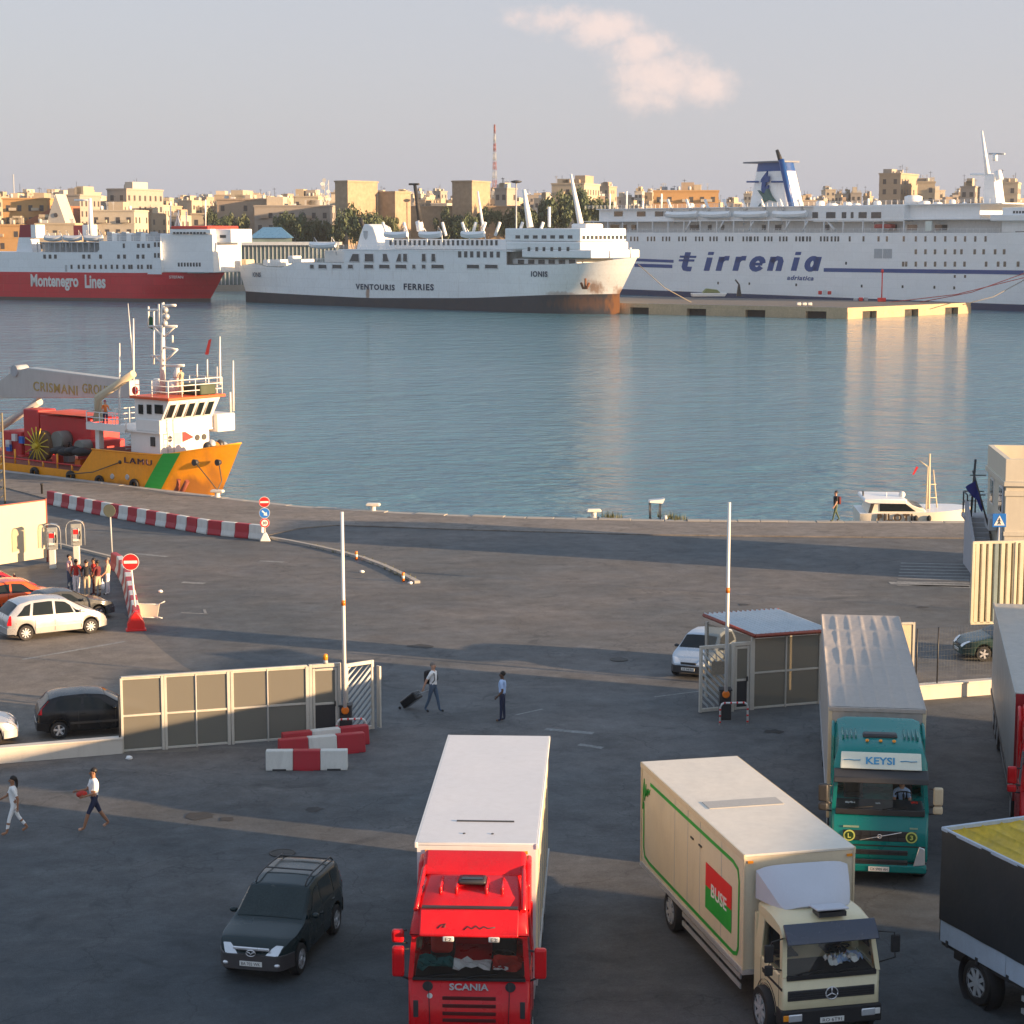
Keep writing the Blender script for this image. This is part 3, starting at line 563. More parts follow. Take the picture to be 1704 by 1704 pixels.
# ---------------------------------------------------------------- people
def person(label, loc, rz, h=1.75, legs=((0, 0), (0, 0)), arms=((0, 10, 8), (0, 10, 8)), shirt=None, pants=None, skin=None, hair=None, shoe=None, cut='long', sleeve='short', lean=0, hairstyle='short', group=None, head_turn=0, fat=1.0):
    skin = skin or SKIN1; hair = hair or HAIR; shoe = shoe or BLACK
    o = thing('person', label, 'person', loc, rz, group); k = h / 1.75; rad = math.radians
    V = []; E_ = []; Rr = []; tagv = []
    def av(p, r, t, par=None):
        V.append(Vector(p)); Rr.append(r if isinstance(r, tuple) else (r, r)); tagv.append(t)
        if par is not None: E_.append((par, len(V) - 1))
        return len(V) - 1
    # lift so that the lower foot stands on the ground
    def leg_pts(s, a, kn):
        hp = Vector((0, s * .095, .90)); d1 = Vector((math.sin(rad(a)), 0, -math.cos(rad(a)))); d2 = Vector((math.sin(rad(a - kn)), 0, -math.cos(rad(a - kn))))
        kne = hp + d1 * .42; an = kne + d2 * .41; ft = rad(a - kn) * .6
        return hp, kne, an, an + Vector((.16 * math.cos(ft), s * .02, -.045 + .16 * math.sin(ft))), an + Vector((-.05, 0, -.045))
    lp = [leg_pts(1, *legs[0]), leg_pts(-1, *legs[1])]
    lift = .045 - min(min(p[3].z, p[4].z) for p in lp)
    ln = rad(lean); up = Vector((math.sin(ln), 0, math.cos(ln)))
    pv = Vector((0, 0, .95))
    pel = av(pv, (.135 * fat, .11 * fat), 'p'); wa = av(pv + up * .17, (.135 * fat, .105 * fat), 's', pel); ch = av(pv + up * .36, (.165 * fat, .115 * fat), 's', wa); nb = av(pv + up * .49, (.10, .085), 's', ch)
    nk = av(pv + up * .55, .052, 'k', nb); hl = av(pv + up * .62 + Vector((.015, 0, 0)), (.070, .082), 'k', nk); hm = av(pv + up * .70 + Vector((.012, 0, 0)), (.082, .098), 'k', hl); ht = av(pv + up * .765, (.065, .075), 'k', hm)
    hands = []
    for s, (a, e, ab) in ((1, arms[0]), (-1, arms[1])):
        sh = pv + up * .44 + Vector((0, s * .175 * fat, 0)); d1 = Vector((math.sin(rad(a)) , s * math.sin(rad(ab)), -math.cos(rad(a)) * math.cos(rad(ab)))).normalized()
        d2 = Vector((math.sin(rad(a + e)), s * math.sin(rad(ab)) * .4, -math.cos(rad(a + e)))).normalized()
        el = sh + d1 * .29; wr = el + d2 * .25; hd_ = wr + d2 * .09
        i = av(sh, .062, 's', nb); mid = av(sh + d1 * .15, .052, 's', i); j = av(el, .042, 's' if sleeve == 'long' else 'k', mid); q = av(wr, .029, 's' if sleeve == 'long' else 'k', j); w = av(hd_, (.036, .022), 'k', q); hands.append((wr, d2, s))
    for (hp, kne, an, toe, heel), s in zip(lp, (1, -1)):
        i = av(hp, .092 * fat, 'p', pel); m = av((hp + kne) / 2, .078 * fat, 'p', i); j = av(kne, .056, 'p' if cut == 'long' else 'c', m); q = av(lerp(kne, an, .4), .054, 'p' if cut == 'long' else 'c', j); w = av(an, .040, 'p' if cut == 'long' else 'k', q); av(toe, (.045, .03), 'f', w)
    me = bpy.data.meshes.new('b'); me.from_pydata([v * k + Vector((0, 0, lift * k)) for v in V], E_, []); ob = bpy.data.objects.new('b', me); COL.objects.link(ob)
    ob.modifiers.new('s', 'SKIN'); sub = ob.modifiers.new('u', 'SUBSURF'); sub.levels = 2; sub.render_levels = 2
    for i, r in enumerate(Rr): me.skin_vertices[0].data[i].radius = (r[0] * k, r[1] * k)
    me.skin_vertices[0].data[0].use_root = True
    dg = bpy.context.evaluated_depsgraph_get(); bme = bpy.data.meshes.new_from_object(ob.evaluated_get(dg)); bpy.data.objects.remove(ob)
    bme.name = 'body'; bme.materials.clear()
    for mt in (skin, shirt, pants, shoe): bme.materials.append(mt)
    segs = [(V[a] * k, V[b] * k, tagv[a], tagv[b]) for a, b in E_]; off = Vector((0, 0, lift * k))
    for p in bme.polygons:
        c = p.center - off; best = None
        for a, b, ta, tb in segs:
            ab = b - a; t = max(0, min(1, (c - a).dot(ab) / max(1e-9, ab.length_squared))); d = (a + ab * t - c).length
            if best is None or d < best[0]: best = (d, ta if t < .5 else tb, ta, tb, t)
        tg = best[1]
        if best[2] == 'p' and best[3] == 's': tg = 'p' if best[4] < .25 else 's'
        if best[2] == 's' and best[3] == 'k' and tg == 's' and best[4] > .35: tg = 'k'
        if best[2] == 'p' and best[3] == 'c': tg = 'p'
        if tg == 'c': tg = 'k' if cut == 'shorts' else ('p' if best[4] < .6 else 'k')
        p.material_index = {'k': 0, 's': 1, 'p': 2, 'f': 3, 'c': 0}[tg]; p.use_smooth = True
    # fingers: four of unequal length and a thumb, gently curled, in the same mesh
    bm = bmesh.new(); bm.from_mesh(bme); fm = MB()
    for wr, d2, s in hands:
        base = (wr + d2 * .085) * k + off; side_ = Vector((1, 0, 0)) - d2 * d2.x
        if side_.length < .2: side_ = Vector((0, 0, 1)) - d2 * d2.z
        side_.normalize(); inn = Vector((0, -s, 0))
        for q, ln_ in ((-1.5, .075), (-.5, .085), (.5, .08), (1.5, .062)):
            p0 = base + side_ * q * .019 * k; fm.tube([p0, p0 + d2 * ln_ * .5 * k, p0 + (d2 * ln_ * .85 + inn * .025) * k], .009 * k, 5, r1=.007 * k)
        p0 = (wr + d2 * .03) * k + off + side_ * .03 * k; fm.tube([p0, p0 + (side_ * .03 + d2 * .03) * k, p0 + (side_ * .035 + d2 * .06) * k], .010 * k, 5, r1=.008 * k)
    fme = fm.mesh('f', skin); bm.from_mesh(fme); bm.to_mesh(bme); bm.free()
    put('body', bme, o)
    hc = (pv + up * .71) * k + off; hr = MB()
    hr.ball(hc + Vector((-.022, 0, .034)) * k, (.098 * k, .092 * k, .092 * k), 14, 8)
    if hairstyle == 'long':
        hr.tube([hc + Vector((-.07, 0, .05)) * k, hc + Vector((-.115, 0, -.05)) * k, hc + Vector((-.12, 0, -.16)) * k, hc + Vector((-.10, 0, -.27)) * k], .055 * k, 8, r1=.03 * k)
    if hairstyle != 'none': hr.build('hair', hair, o, smooth=60)
    fc = MB(); fc.ball(hc + Vector((.098, 0, -.035)) * k, (.022 * k, .014 * k, .026 * k), 8, 5)
    for s in (-1, 1): fc.ball(hc + Vector((.0, s * .088, -.02)) * k, (.022 * k, .012 * k, .032 * k), 8, 5)
    fc.build('nose_and_ears', skin, o)
    ey = MB()
    for s in (-1, 1): ey.ball(hc + Vector((.086, s * .034, -.005)) * k, .011 * k, 6, 4)
    ey.box(hc + Vector((.092, 0, -.078)) * k, (.01 * k, .045 * k, .009 * k)); ey.build('eyes_and_mouth', HAIR, o)
    o['hc'] = list(hc); return o
def wp(o, v): return Matrix.Rotation(o.rotation_euler.z, 3, 'Z') @ Vector(v) + Vector(o.location)
D = math.radians
pw = person('woman in white top and white cropped trousers walking at the left edge', G(24, 1388), D(200), 1.66, ((20, 8), (-20, 16)), ((-22, 25, 8), (30, 35, 8)), C_WHITE, C_WHITE, SKIN2, HAIR, SKIN2, 'crop', hairstyle='long', fat=.9)
pm = person('man in white T-shirt and navy shorts carrying a red bundle', G(158, 1381), D(205), 1.80, ((28, 10), (-24, 10)), ((10, 70, 6), (25, 60, 8)), C_WHITE, C_NAVY, SKIN2, HAIR, SKIN1, 'shorts')
rb = MB(); rb.ball((0, 0, 0), (.16, .20, .09), 10, 6); rbo = rb.build('bundle', C_RED); rbo.location = wp(pm, (.34, .02, 1.08)); tag(rbo, 'small red bundle held in front by the man in shorts', 'bundle')
ps = person('man in white shirt with black backpack pulling a suitcase', G(721, 1186), D(-28), 1.76, ((16, 4), (-14, 10)), ((-10, 12, 10), (-28, 8, 14)), C_WHITE, C_DENIM, SKIN1, HAIRG, BLACK)
bp = MB(); bp.bx(-.30, -.13, -.16, .16, 1.02, 1.48); bpo = bp.build('backpack', C_BLACK, None, .06, 3); bpo.location = ps.location; bpo.rotation_euler = ps.rotation_euler; tag(bpo, 'black backpack worn by the man pulling a suitcase', 'backpack')
st = MB()
for s in (-1, 1): st.tube([(-.15, s * .10, 1.05), (-.02, s * .12, 1.02), (.13, s * .11, 1.2), (.10, s * .10, 1.42), (-.06, s * .09, 1.50), (-.16, s * .09, 1.42)], .018, 6)
st.build('shoulder_strap', C_BLACK, bpo)
sc_ = thing('suitcase', 'black wheeled suitcase tilted behind the man with a backpack', 'suitcase', G(682, 1180), D(-28))
rt = Matrix.Rotation(D(52), 3, 'Y'); b = MB(); b.box(Vector((.06, 0, .36)), (.30, .44, .70), rot=rt); b.build('shell', P_BLACK, sc_, .05, 3)
for s in (-1, 1):
    MB().lathe([(.05, -.02), (.05, .02)], (-.30, s * .18, .05), 12, ax='y').build('caster', BLACK, sc_)
b = MB(); e1 = Vector((.06, 0, .36)) + rt @ Vector((0, 0, .35)); wh = Vector((.92, -.06, .84))
for s in (-1, 1): b.tube([e1 + Vector((0, s * .1, 0)), wh + Vector((0, s * .08, 0))], .012)
b.tube([wh + Vector((0, -.09, 0)), wh + Vector((0, .09, 0))], .018); b.build('handle', STEEL, sc_)
for s in (-1, 1): MB().box(Vector((.06, 0, .36)) + rt @ Vector((-.155, s * .09, .05)), (.012, .03, .3), rot=rt).build('rib', STEEL, sc_)
person('guard in pale blue shirt and navy trousers standing alone', G(836, 1201), D(168), 1.72, ((3, 0), (-4, 0)), ((-12, 55, 14), (-10, 40, 20)), C_BLUE, C_NAVY, SKIN3, HAIR, SKIN3)
person('person in dark top with a red backpack walking along the quay', G(1390, 868, .06), D(200), 1.76, ((18, 5), (-16, 12)), ((15, 20, 8), (-15, 15, 8)), C_BLACK, C_GREEN, SKIN1, HAIR, BLACK)
pq = MB(); pq.bx(-.29, -.12, -.15, .15, 1.0, 1.45); pqo = pq.build('backpack', C_MAROON, None, .06, 3); pqo.location = G(1390, 868, .06); pqo.rotation_euler = (0, 0, D(200)); tag(pqo, 'dark red backpack worn by the person on the quay', 'backpack')
GRP = [((117, 986), -10, C_PINK, C_DENIM, 'man in pink top and jeans at the left of the standing group', 'long', SKIN1),
       ((128, 993), 100, C_RED, C_WHITE, 'person in red vest seen from behind in the standing group', 'long', SKIN2),
       ((145, 995), 95, C_BLACK, C_KHAKI, 'man in black shirt and beige trousers seen from behind', 'long', SKIN1),
       ((157, 990), 200, C_RED, C_MAROON, 'person in red hidden behind the man in black shirt', 'long', SKIN2),
       ((163, 994), 150, C_MAROON, C_KHAKI, 'person in maroon shirt and beige knee shorts holding a white bag', 'crop', SKIN3),
       ((180, 990), 190, C_KHAKI, C_WHITE, 'person in pale loose clothes right of the standing group', 'long', SKIN1)]
for (px, a, sh, pa, lb, ct, sk) in GRP:
    person(lb, G(*px), D(a), random.uniform(1.68, 1.78), ((4, 0), (-4, 0)), ((random.uniform(-10, 25), random.uniform(10, 50), 12), (random.uniform(-10, 20), random.uniform(10, 40), 12)), sh, pa, sk, HAIRG if 'pale' in lb else HAIR, BLACK, ct, fat=1.05)
bg = MB(); bg.ball((0, 0, 0), (.12, .17, .2), 10, 7); bg.tube([(0, -.05, .17), (0, -.02, .33), (0, .02, .33), (0, .05, .17)], .012); bo = bg.build('carrier_bag', C_WHITE); bo.location = G(171, 992) + Vector((0, 0, .48)); tag(bo, 'round white carrier bag hanging beside the person in maroon', 'bag')
# ---------------------------------------------------------------- trucks
def truck(name, label, front, rear, shift=0.0):
    """origin on the ground under the middle of the box front; x forward"""
    f = Vector((front[0] - rear[0], front[1] - rear[1], 0)).normalized()
    o = thing(name, label, 'truck', (front[0], front[1], 0), math.atan2(f.y, f.x)); return o
TYRE_R = .50
def twheel(o, x, y, wide=.30): return wheel(o, x, y, TYRE_R, wide, 8, GREYP, ('truck', wide))
def chassis(o, x0, x1, axles, wide=1.0):
    for s in (-1, 1): MB().bx(x0, x1, s * .42 - .05, s * .42 + .05, .62, .88).build('chassis_rail', DARK, o)
    for x in axles:
        MB().tube([(x, -.95, TYRE_R), (x, .95, TYRE_R)], .07, 8).build('axle', DARK, o)
        for s in (-1, 1): twheel(o, x, s * 1.06, .34)
def hollow_cab(o, x0, x1, hw, z0, zs, zw, zr, paint, slope=.16, z_mid=None, side_dark=True, pil=.10):
    """lower body, pillars, back wall and roof slab around an open cabin; returns helper for the windscreen plane"""
    lo = MB(); lo.prism([(x0, z0), (x1 - .10, z0), (x1, z0 + .16), (x1, zs - .06), (x1 - .03, zs), (x0, zs)], 'y', -hw, hw); lo.build('cab_body', paint, o, .07, 3)
    xt = x1 - slope; ht = hw - .07
    bw = MB(); bw.bx(x0, x0 + .10, -hw + .02, hw - .02, zs - .02, zw + .02); bw.build('back_wall', paint, o)
    for s in (-1, 1):
        a = MB()
        def col(xb0, xb1, xt0, xt1):
            a.add([(xb0, s * hw, zs - .03), (xb1, s * hw, zs - .03), (xb1, s * (hw - pil), zs - .03), (xb0, s * (hw - pil), zs - .03),
                   (xt0, s * ht, zw + .03), (xt1, s * ht, zw + .03), (xt1, s * (ht - pil), zw + .03), (xt0, s * (ht - pil), zw + .03)], [(0, 1, 5, 4), (1, 2, 6, 5), (2, 3, 7, 6), (3, 0, 4, 7)])
        col(x1 - .16, x1 - .01, xt - .15, xt); a.build('front_pillar', paint, o)
        a = MB(); xm = x0 + max(.45, (x1 - x0) - 1.35); col(x0 + .06, xm, x0 + .06, xm); a.build('side_panel', paint, o)
        gl = MB(); gl.add([(xm + .0, s * (hw - .02), zs), (x1 - .15, s * (hw - .02), zs), (xt - .14, s * (ht - .02), zw), (xm + .0, s * (ht - .02), zw)], [(0, 1, 2, 3)]); gl.build('side_window', GLASS, o)
    ws = MB(); n = 6; vs = []
    for i in range(n + 1):
        y = lerp(-hw + pil, hw - pil, i / n); b = .05 * (1 - (2 * i / n - 1) ** 2); vs += [(x1 - .03 + b, y, zs), (xt - .03 + b, y * ht / hw, zw)]
    ws.add(vs, [(2 * i, 2 * i + 2, 2 * i + 3, 2 * i + 1) for i in range(n)], 0, True); ws.build('windscreen', GLASS, o)
    for s in (-1, 1):
        xm = x0 + max(.45, (x1 - x0) - 1.35)
        for xd in (xm + .02, x1 - .20): MB().bx(xd - .006, xd + .006, s * hw - .004, s * hw + .004, z0 + .12, zs - .02).build('door_seam', BLACK, o)
        MB().bx(xm + .12, xm + .30, s * hw - .018, s * hw + .018, zs - .26, zs - .22).build('door_handle', BLACK, o, .006)
        for zz in (z0 - .02, z0 + .26): MB().bx(x1 - .75, x1 - .30, s * (hw - .02) - .04, s * (hw - .02) + .05, zz - .25, zz - .19).build('cab_step', DARK, o, .01)
    # cabin: dashboard, seats, steering wheel
    MB().prism([(x1 - .06, zs - .10), (x1 - .06, zs + .0), (x1 - .80, zs + .06), (x1 - .95, zs - .12), (x1 - .95, zs - .25)], 'y', -hw + .12, hw - .12).build('dashboard', DARK, o, .03)
    MB().bx(x0 + .10, x1 - .05, -hw + .1, hw - .1, zs - .12, zs - .06).build('cab_floor', DARK, o)
    for y in (-hw * .52, hw * .52):
        st = MB(); st.bx(x1 - 1.55, x1 - 1.42, y - .25, y + .25, zs - .1, zs + .62); st.bx(x1 - 1.50, x1 - 1.05, y - .25, y + .25, zs - .1, zs + .05); st.bx(x1 - 1.53, x1 - 1.44, y - .13, y + .13, zs + .62, zs + .82); st.build('seat', C_BLACK, o, .05, 2)
    sw = MB(); rt = Matrix.Rotation(D(-35), 3, 'Y'); c = Vector((x1 - .98, hw * .52, zs + .16)); ring = [c + rt @ Vector((.21 * math.cos(a), .21 * math.sin(a), 0)) for a in [i * .4488 for i in range(15)]]
    sw.tube(ring, .018, 6); sw.tube([ring[0], c, ring[7]], .015); sw.tube([c, c + Vector((.2, 0, -.15))], .03); sw.build('steering_wheel', BLACK, o)
    return xt, ht
def mirror(o, x, y, z, mat, s, h=.52, arm=.18):
    m = MB(); m.bx(x - .10, x + .06, y - .12, y + .12, z - h / 2, z + h / 2); mo = m.build('mirror', mat, o, .05, 3)
    a = MB(); a.tube([(x - .02, y, z + h * .35), (x - .05, y - s * arm, z + h * .40)], .022); a.tube([(x - .02, y, z - h * .45), (x - .05, y - s * arm, z - h * .62)], .022); a.build('mirror_arm', DARK, mo)
    MB().bx(x - .115, x - .10, y - .10, y + .10, z - h / 2 + .04, z + h / 2 - .04).build('mirror_glass', CHROME, mo)
def wipers(o, x, zs, ys, L=.62):
    for y in ys: MB().tube([(x + .03, y, zs + .02), (x + .05, y + .18, zs + .06), (x + .04, y + L, zs + .10)], .012).build('wiper', BLACK, o)

# ---- red tractor truck with white box
BOXW = M('box_white', (.68, .69, .71), .45, var=.05, scale=.6, fine=5, dirt=.18, dcol=(.5, .48, .45)); BOXS = M('box_side_cream', (.66, .56, .38), .5, var=.08, dirt=.3, dcol=(.4, .3, .2))
o = red = truck('red_truck', 'red cab truck with a long white box body in the middle foreground', (-.74, 39.92), (-.33, 48.74))
b = MB(); b.bx(-8.85, 0, -1.24, 1.24, .95, 3.93); b.build('box_body', BOXS, o)
b = MB(); b.bx(-8.88, .03, -1.26, 1.26, 3.93, 4.0); b.build('box_roof', BOXW, o, .015)
for s in (-1, 1):
    MB().bx(-8.90, .05, s * 1.262 - .03, s * 1.262 + .03, 3.88, 3.998).build('roof_rail', WHITE, o, .01)
    MB().bx(-8.90, .05, s * 1.262 - .02, s * 1.262 + .02, .93, 1.06).build('floor_rail', STEEL, o)
    for x in (-7.4, -5.9, -4.4, -2.9, -1.4): MB().bx(x - .02, x + .02, s * 1.25 - .008, s * 1.25 + .008, 1.06, 3.9).build('panel_joint', STEEL, o)
    MB().bx(.01, .06, s * 1.0 - .07, s * 1.0 + .07, 3.78, 3.84).build('marker_lamp', AMBER, o)
MB().bx(.0, .03, -1.24, 1.24, .95, 3.93).build('box_front', BOXW, o)
MB().bx(-1.52, -1.46, -.52, .72, 4.001, 4.02).build('roof_seam', DARK, o)
for y in (-.3, .3): MB().lathe([(.03, 4.0), (.03, 4.015)], (-.6, y, 0), 8).build('roof_bolt', DARK, o)
chassis(o, -8.6, 2.0, (-6.6, -5.3, 1.55))
for s in (-1, 1): MB().bx(-4.6, -.4, s * 1.18 - .02, s * 1.18 + .02, .45, .85).build('side_guard', STEEL, o)
X1 = 2.38; HW = 1.21; ZS = 1.98; ZW = 2.86
xt, ht = hollow_cab(o, .38, X1, HW, .62, ZS, ZW, 3.4, RED, slope=.14)
# high sloping roof with raised shoulders and a deflector
rings = []
for x, zz, w in ((X1 - .06, ZW - .04, 1.13), (X1 - .08, ZW + .12, 1.14), (X1 - .22, ZW + .36, 1.12), (X1 - .62, 3.42, 1.09), (X1 - 1.2, 3.56, 1.07), (.62, 3.66, 1.06), (.34, 3.66, 1.06)):
    rings.append([(x, -w - .04, ZW - .04), (x, -w - .04, max(ZW - .02, zz - .22)), (x, -w + .02, zz - .08), (x, -w + .20, zz + .0), (x, -w * .5, zz + .005), (x, 0, zz + .01), (x, w * .5, zz + .005), (x, w - .20, zz), (x, w - .02, zz - .08), (x, w + .04, max(ZW - .02, zz - .22)), (x, w + .04, ZW - .04)])
rf = MB(); rf.loft(rings, 0, True, True); roof = rf.build('cab_roof', RED, o, smooth=50)
for y in (-.62, -.30, .30, .62): MB().bx(.75, X1 - .72, y - .035, y + .035, 3.40, 3.60).build('roof_rib', RED, roof, .03, 2)
dfl = MB(); dfl.prism([(.95, 3.60), (.42, 3.95), (.30, 3.95), (.30, 3.5), (.7, 3.5)], 'y', -1.06, 1.06); dfl.build('roof_deflector', RED, o, .12, 4)
for s in (-1, 1):
    d = MB(); d.prism([(.9, 2.0), (.9, 3.40), (.55, 3.74), (.12, 3.80), (.12, 2.0)], 'y', s * 1.10 - .06, s * 1.10 + .06); d.build('side_deflector', RED, o, .05, 3)
    sh = MB(); sh.tube([(X1 - .25, s * 1.07, ZW + .42), (X1 - .7, s * 1.05, 3.44), (.9, s * 1.02, 3.68), (.62, s * 1.0, 3.72)], .05, 10); sh.build('roof_shoulder', RED, roof)
hz = MB(); hz.bx(1.05, 1.45, -.28, .28, 3.57, 3.66); ho = hz.build('roof_hatch', DARK, o, .04, 2); MB().bx(1.11, 1.39, -.22, .22, 3.66, 3.675).build('hatch_glass', PANE, ho, .01)
vis = MB(); vis.prism([(X1 - .30, ZW + .40), (X1 - .06, ZW + .06), (X1 + .10, ZW - .02), (X1 + .12, ZW + .03), (X1 - .02, ZW + .20), (X1 - .20, ZW + .46)], 'y', -.98, .98); vz = vis.build('sun_visor', RED, o, .03, 2)
MB().bx(X1 - .34, X1 - .24, -.95, .95, ZW + .455, ZW + .485).build('visor_gap', DARK, o)
for y0, pts in ((-.1, [(-.52, .02), (-.44, .08), (-.36, .10), (-.42, .03), (-.36, .05)]), (.1, [(-.2, .0), (-.12, .06), (-.04, .02), (.04, .07), (.12, .02), (.2, .06), (.28, .03), (.42, .05)])):
    sq = MB(); sq.tube([(X1 + .02 - q * .75 + .02, y0 + p, ZW + .12 + q * .95) for p, q in pts], .016, 5); sq.build('painted_script', INK, o)
for y in (-.40, .50): 
    lm = MB(); lm.bx(X1 + .06, X1 + .13, y - .11, y + .11, ZW - .10, ZW + .01); lo = lm.build('roof_lamp', WHITE, o, .02, 2); lettering('E2', .12, .07, INK, lo, (X1 + .133, y, ZW - .045), (0, 1, 0), (0, 0, 1), thick=.002)
MB().bx(X1 - .1, X1 + .03, -1.12, 1.12, ZS - .06, ZS + .0).build('screen_seal', BLACK, o, .01)
lettering('SCANIA', .78, .14, CHROME, o, (X1 + .02, .0, 1.80), (0, 1, 0), (0, 0, 1), bold=.025, thick=.02)
for s in (-1, 1):
    MB().lathe([(.11, X1 - .02), (.10, X1 + .015)], (0, s * .82, 1.80), 14, ax='x').build('air_vent', DARK, o)
    MB().bx(X1 - .02, X1 + .012, s * 1.06 - .05, s * 1.06 + .05, 1.15, 1.50).build('corner_vent', DARK, o, .01)
    mirror(o, X1 - .05, s * 1.41, 2.28, RED, s, .62, .22)
    MB().bx(X1 - .04, X1 + .03, s * .84 - .24, s * .84 + .24, .78, .96).build('headlight', LENS, o, .03, 2)
    MB().bx(X1 - .12, X1 + .02, s * 1.14 - .07, s * 1.14 + .07, .80, .96).build('indicator', AMBER, o, .03, 2)
    MB().tube([(X1 + .015, s * .78, .98), (X1 + .015, s * .80, 1.70), (X1 + .015, s * .78, 1.90)], .008).build('panel_gap', DARK, o)
mirror(o, X1 - .12, -1.42, 2.78, RED, -1, .26, .18)
for k, z in enumerate((1.56, 1.40, 1.24, 1.10)): MB().bx(X1 - .01, X1 + .014, -.53, .53, z - .04, z + .035).build('grille_slot', M('dark_red_slot', (.08, .006, .006), .5) if k == 0 else bpy.data.materials['dark_red_slot'], o, .01)
MB().bx(X1 - .1, X1 + .05, -1.2, 1.2, .35, .74).build('front_bumper', RED, o, .06, 3)
lettering('530', .28, .09, CHROME, o, (X1 + .012, -.50, .87), (0, 1, 0), (0, 0, 1), thick=.01); lettering('144L', .34, .09, CHROME, o, (X1 + .012, .44, .87), (0, 1, 0), (0, 0, 1), thick=.01)
MB().lathe([(.055, X1), (.055, X1 + .012)], (0, -.78, 1.60), 12, ax='x').build('sticker', WHITE, o)
wipers(o, X1, ZS, (-.85, -.05))
P_TEAL = cloth('teal_cloth', (.01, .13, .13)); 
paper(o, 'teal_cloth_on_dash', P_TEAL, (X1 - .42, -.68, ZS + .08), (.66, .75, .14)); paper(o, 'white_cloth_on_dash', C_WHITE, (X1 - .40, .04, ZS + .09), (.62, .74, .15)); paper(o, 'red_cloth_on_dash', C_RED, (X1 - .42, .74, ZS + .08), (.64, .58, .14)); paper(o, 'paper_on_dash', C_WHITE, (X1 - .16, .62, ZS + .13), (.16, .30, .04))
paper(o, 'curtain', C_KHAKI, (X1 - .4, -1.02, ZS + .45), (.5, .12, .3)); MB().bx(X1 - 1.2, X1 - 1.0, -.85, -.40, ZS + .1, ZS + .55).build('jacket', C_RED, o, .1, 3)

# ---- cream box truck
P_CREAM = M('cream_paint', (.70, .62, .40), .35, var=.04, coat=.4, dirt=.08); CBOX = M('cream_box', (.66, .58, .43), .5, var=.07, dirt=.30, dcol=(.42, .36, .27)); CROOF = M('cream_box_roof', (.70, .66, .58), .55, var=.08, scale=.7, fine=5, dirt=.25, dcol=(.5, .45, .38))
o = bus = truck('box_truck', 'cream box truck with green outline and red-green panel, right of the red truck', (6.14, 40.88), (4.45, 48.28)); BL = 7.62
MB().bx(-BL, 0, -1.23, 1.23, .95, 3.46).build('box_body', CBOX, o); MB().bx(-BL - .02, .02, -1.25, 1.25, 3.46, 3.52).build('box_roof', CROOF, o, .012)
MB().bx(-BL - .03, .03, -1.26, 1.26, .86, .97).build('floor_rail', STEEL, o)
for s in (-1, 1):
    MB().bx(-BL - .025, .025, s * 1.245 - .025, s * 1.245 + .025, 3.38, 3.518).build('roof_rail', CREAM, o, .008)
    for x in (0, -BL): MB().bx(x - .03, x + .03, s * 1.235 - .02, s * 1.235 + .02, .96, 3.42).build('corner_post', CREAM, o)
    for x in (-1.5, -3.0, -3.9, -4.9): MB().bx(x - .006, x + .006, s * 1.232 - .004, s * 1.232 + .004, 1.0, 3.4).build('panel_joint', GREYP, o)
    MB().bx(.02, .06, s * 1.12 - .06, s * 1.12 + .06, 3.33, 3.38).build('marker_lamp', AMBER, o)
# skylight panel and the green outline, sign, script on the left side (local -y is the side we see)
MB().bx(-3.9, -3.35, -.9, .9, 3.521, 3.535).build('roof_light', M('fibreglass', (.42, .40, .36), .4), o)
SY = -1.238
outl = [(-6.9, 3.14), (-.75, 3.14), (-.42, 3.06), (-.33, 2.82), (-.33, 1.34), (-.42, 1.18), (-.62, 1.12), (-6.9, 1.12), (-7.3, 1.18), (-7.42, 1.40), (-7.42, 2.5)]
gl = MB(); hwid = .045
for (xa, za), (xb, zb) in zip(outl, outl[1:]):
    d = Vector((xb - xa, zb - za)).normalized(); n = Vector((-d.y, d.x)) * hwid
    gl.add([(xa + n.x, SY, za + n.y), (xb + n.x, SY, zb + n.y), (xb - n.x, SY, zb - n.y), (xa - n.x, SY, za - n.y)], [(0, 1, 2, 3)])
    gl.lathe([(hwid, SY + .0005), (hwid, SY + .0006)], (xb, 0, zb), 10, ax='y')
glo = gl.build('green_outline', GREEN, o)
for k, pts in enumerate(([(-7.5, 2.35), (-7.45, 2.9), (-7.4, 3.15), (-7.34, 2.6), (-7.3, 2.75), (-7.24, 3.05)], [(-7.22, 2.75), (-7.15, 2.95), (-7.1, 2.78), (-7.04, 2.98), (-6.98, 2.85), (-6.9, 3.0)])):
    q = MB(); q.tube([(x, SY - .003, z) for x, z in pts], .014, 5); q.build('green_script', GREEN, o)
MB().bx(-2.55, -.78, SY - .006, SY, 2.02, 2.55).build('red_panel', SIGNRED, o); MB().bx(-2.55, -.78, SY - .006, SY, 1.50, 2.018).build('green_panel', GREEN, o)
lettering('BUSE', 1.05, .30, WHITE, o, (-1.62, SY - .009, 2.03), (1, 0, 0), (0, 0, 1), bold=.02, thick=.004)
for x in (-3.55, -2.95): MB().bx(x - .10, x + .10, SY - .02, SY, 2.78, 2.82).build('latch', DARK, o)
chassis(o, -BL + .2, 1.5, (-5.2, 1.05))
for s in (-1, 1):
    for z in (.48, .70): MB().bx(-4.4, -.3, s * 1.17 - .015, s * 1.17 + .015, z - .06, z + .05).build('side_guard', STEEL, o)
    for x in (-4.2, -3.0, -1.8, -.6): MB().bx(x - .03, x + .03, s * 1.14 - .02, s * 1.14 + .02, .42, .86).build('guard_bracket', DARK, o)
X1 = 1.92; HW = 1.07; ZS = 1.52; ZW = 2.30
hollow_cab(o, .18, X1, HW, .55, ZS, ZW, 2.6, P_CREAM, slope=.22)
rings = []
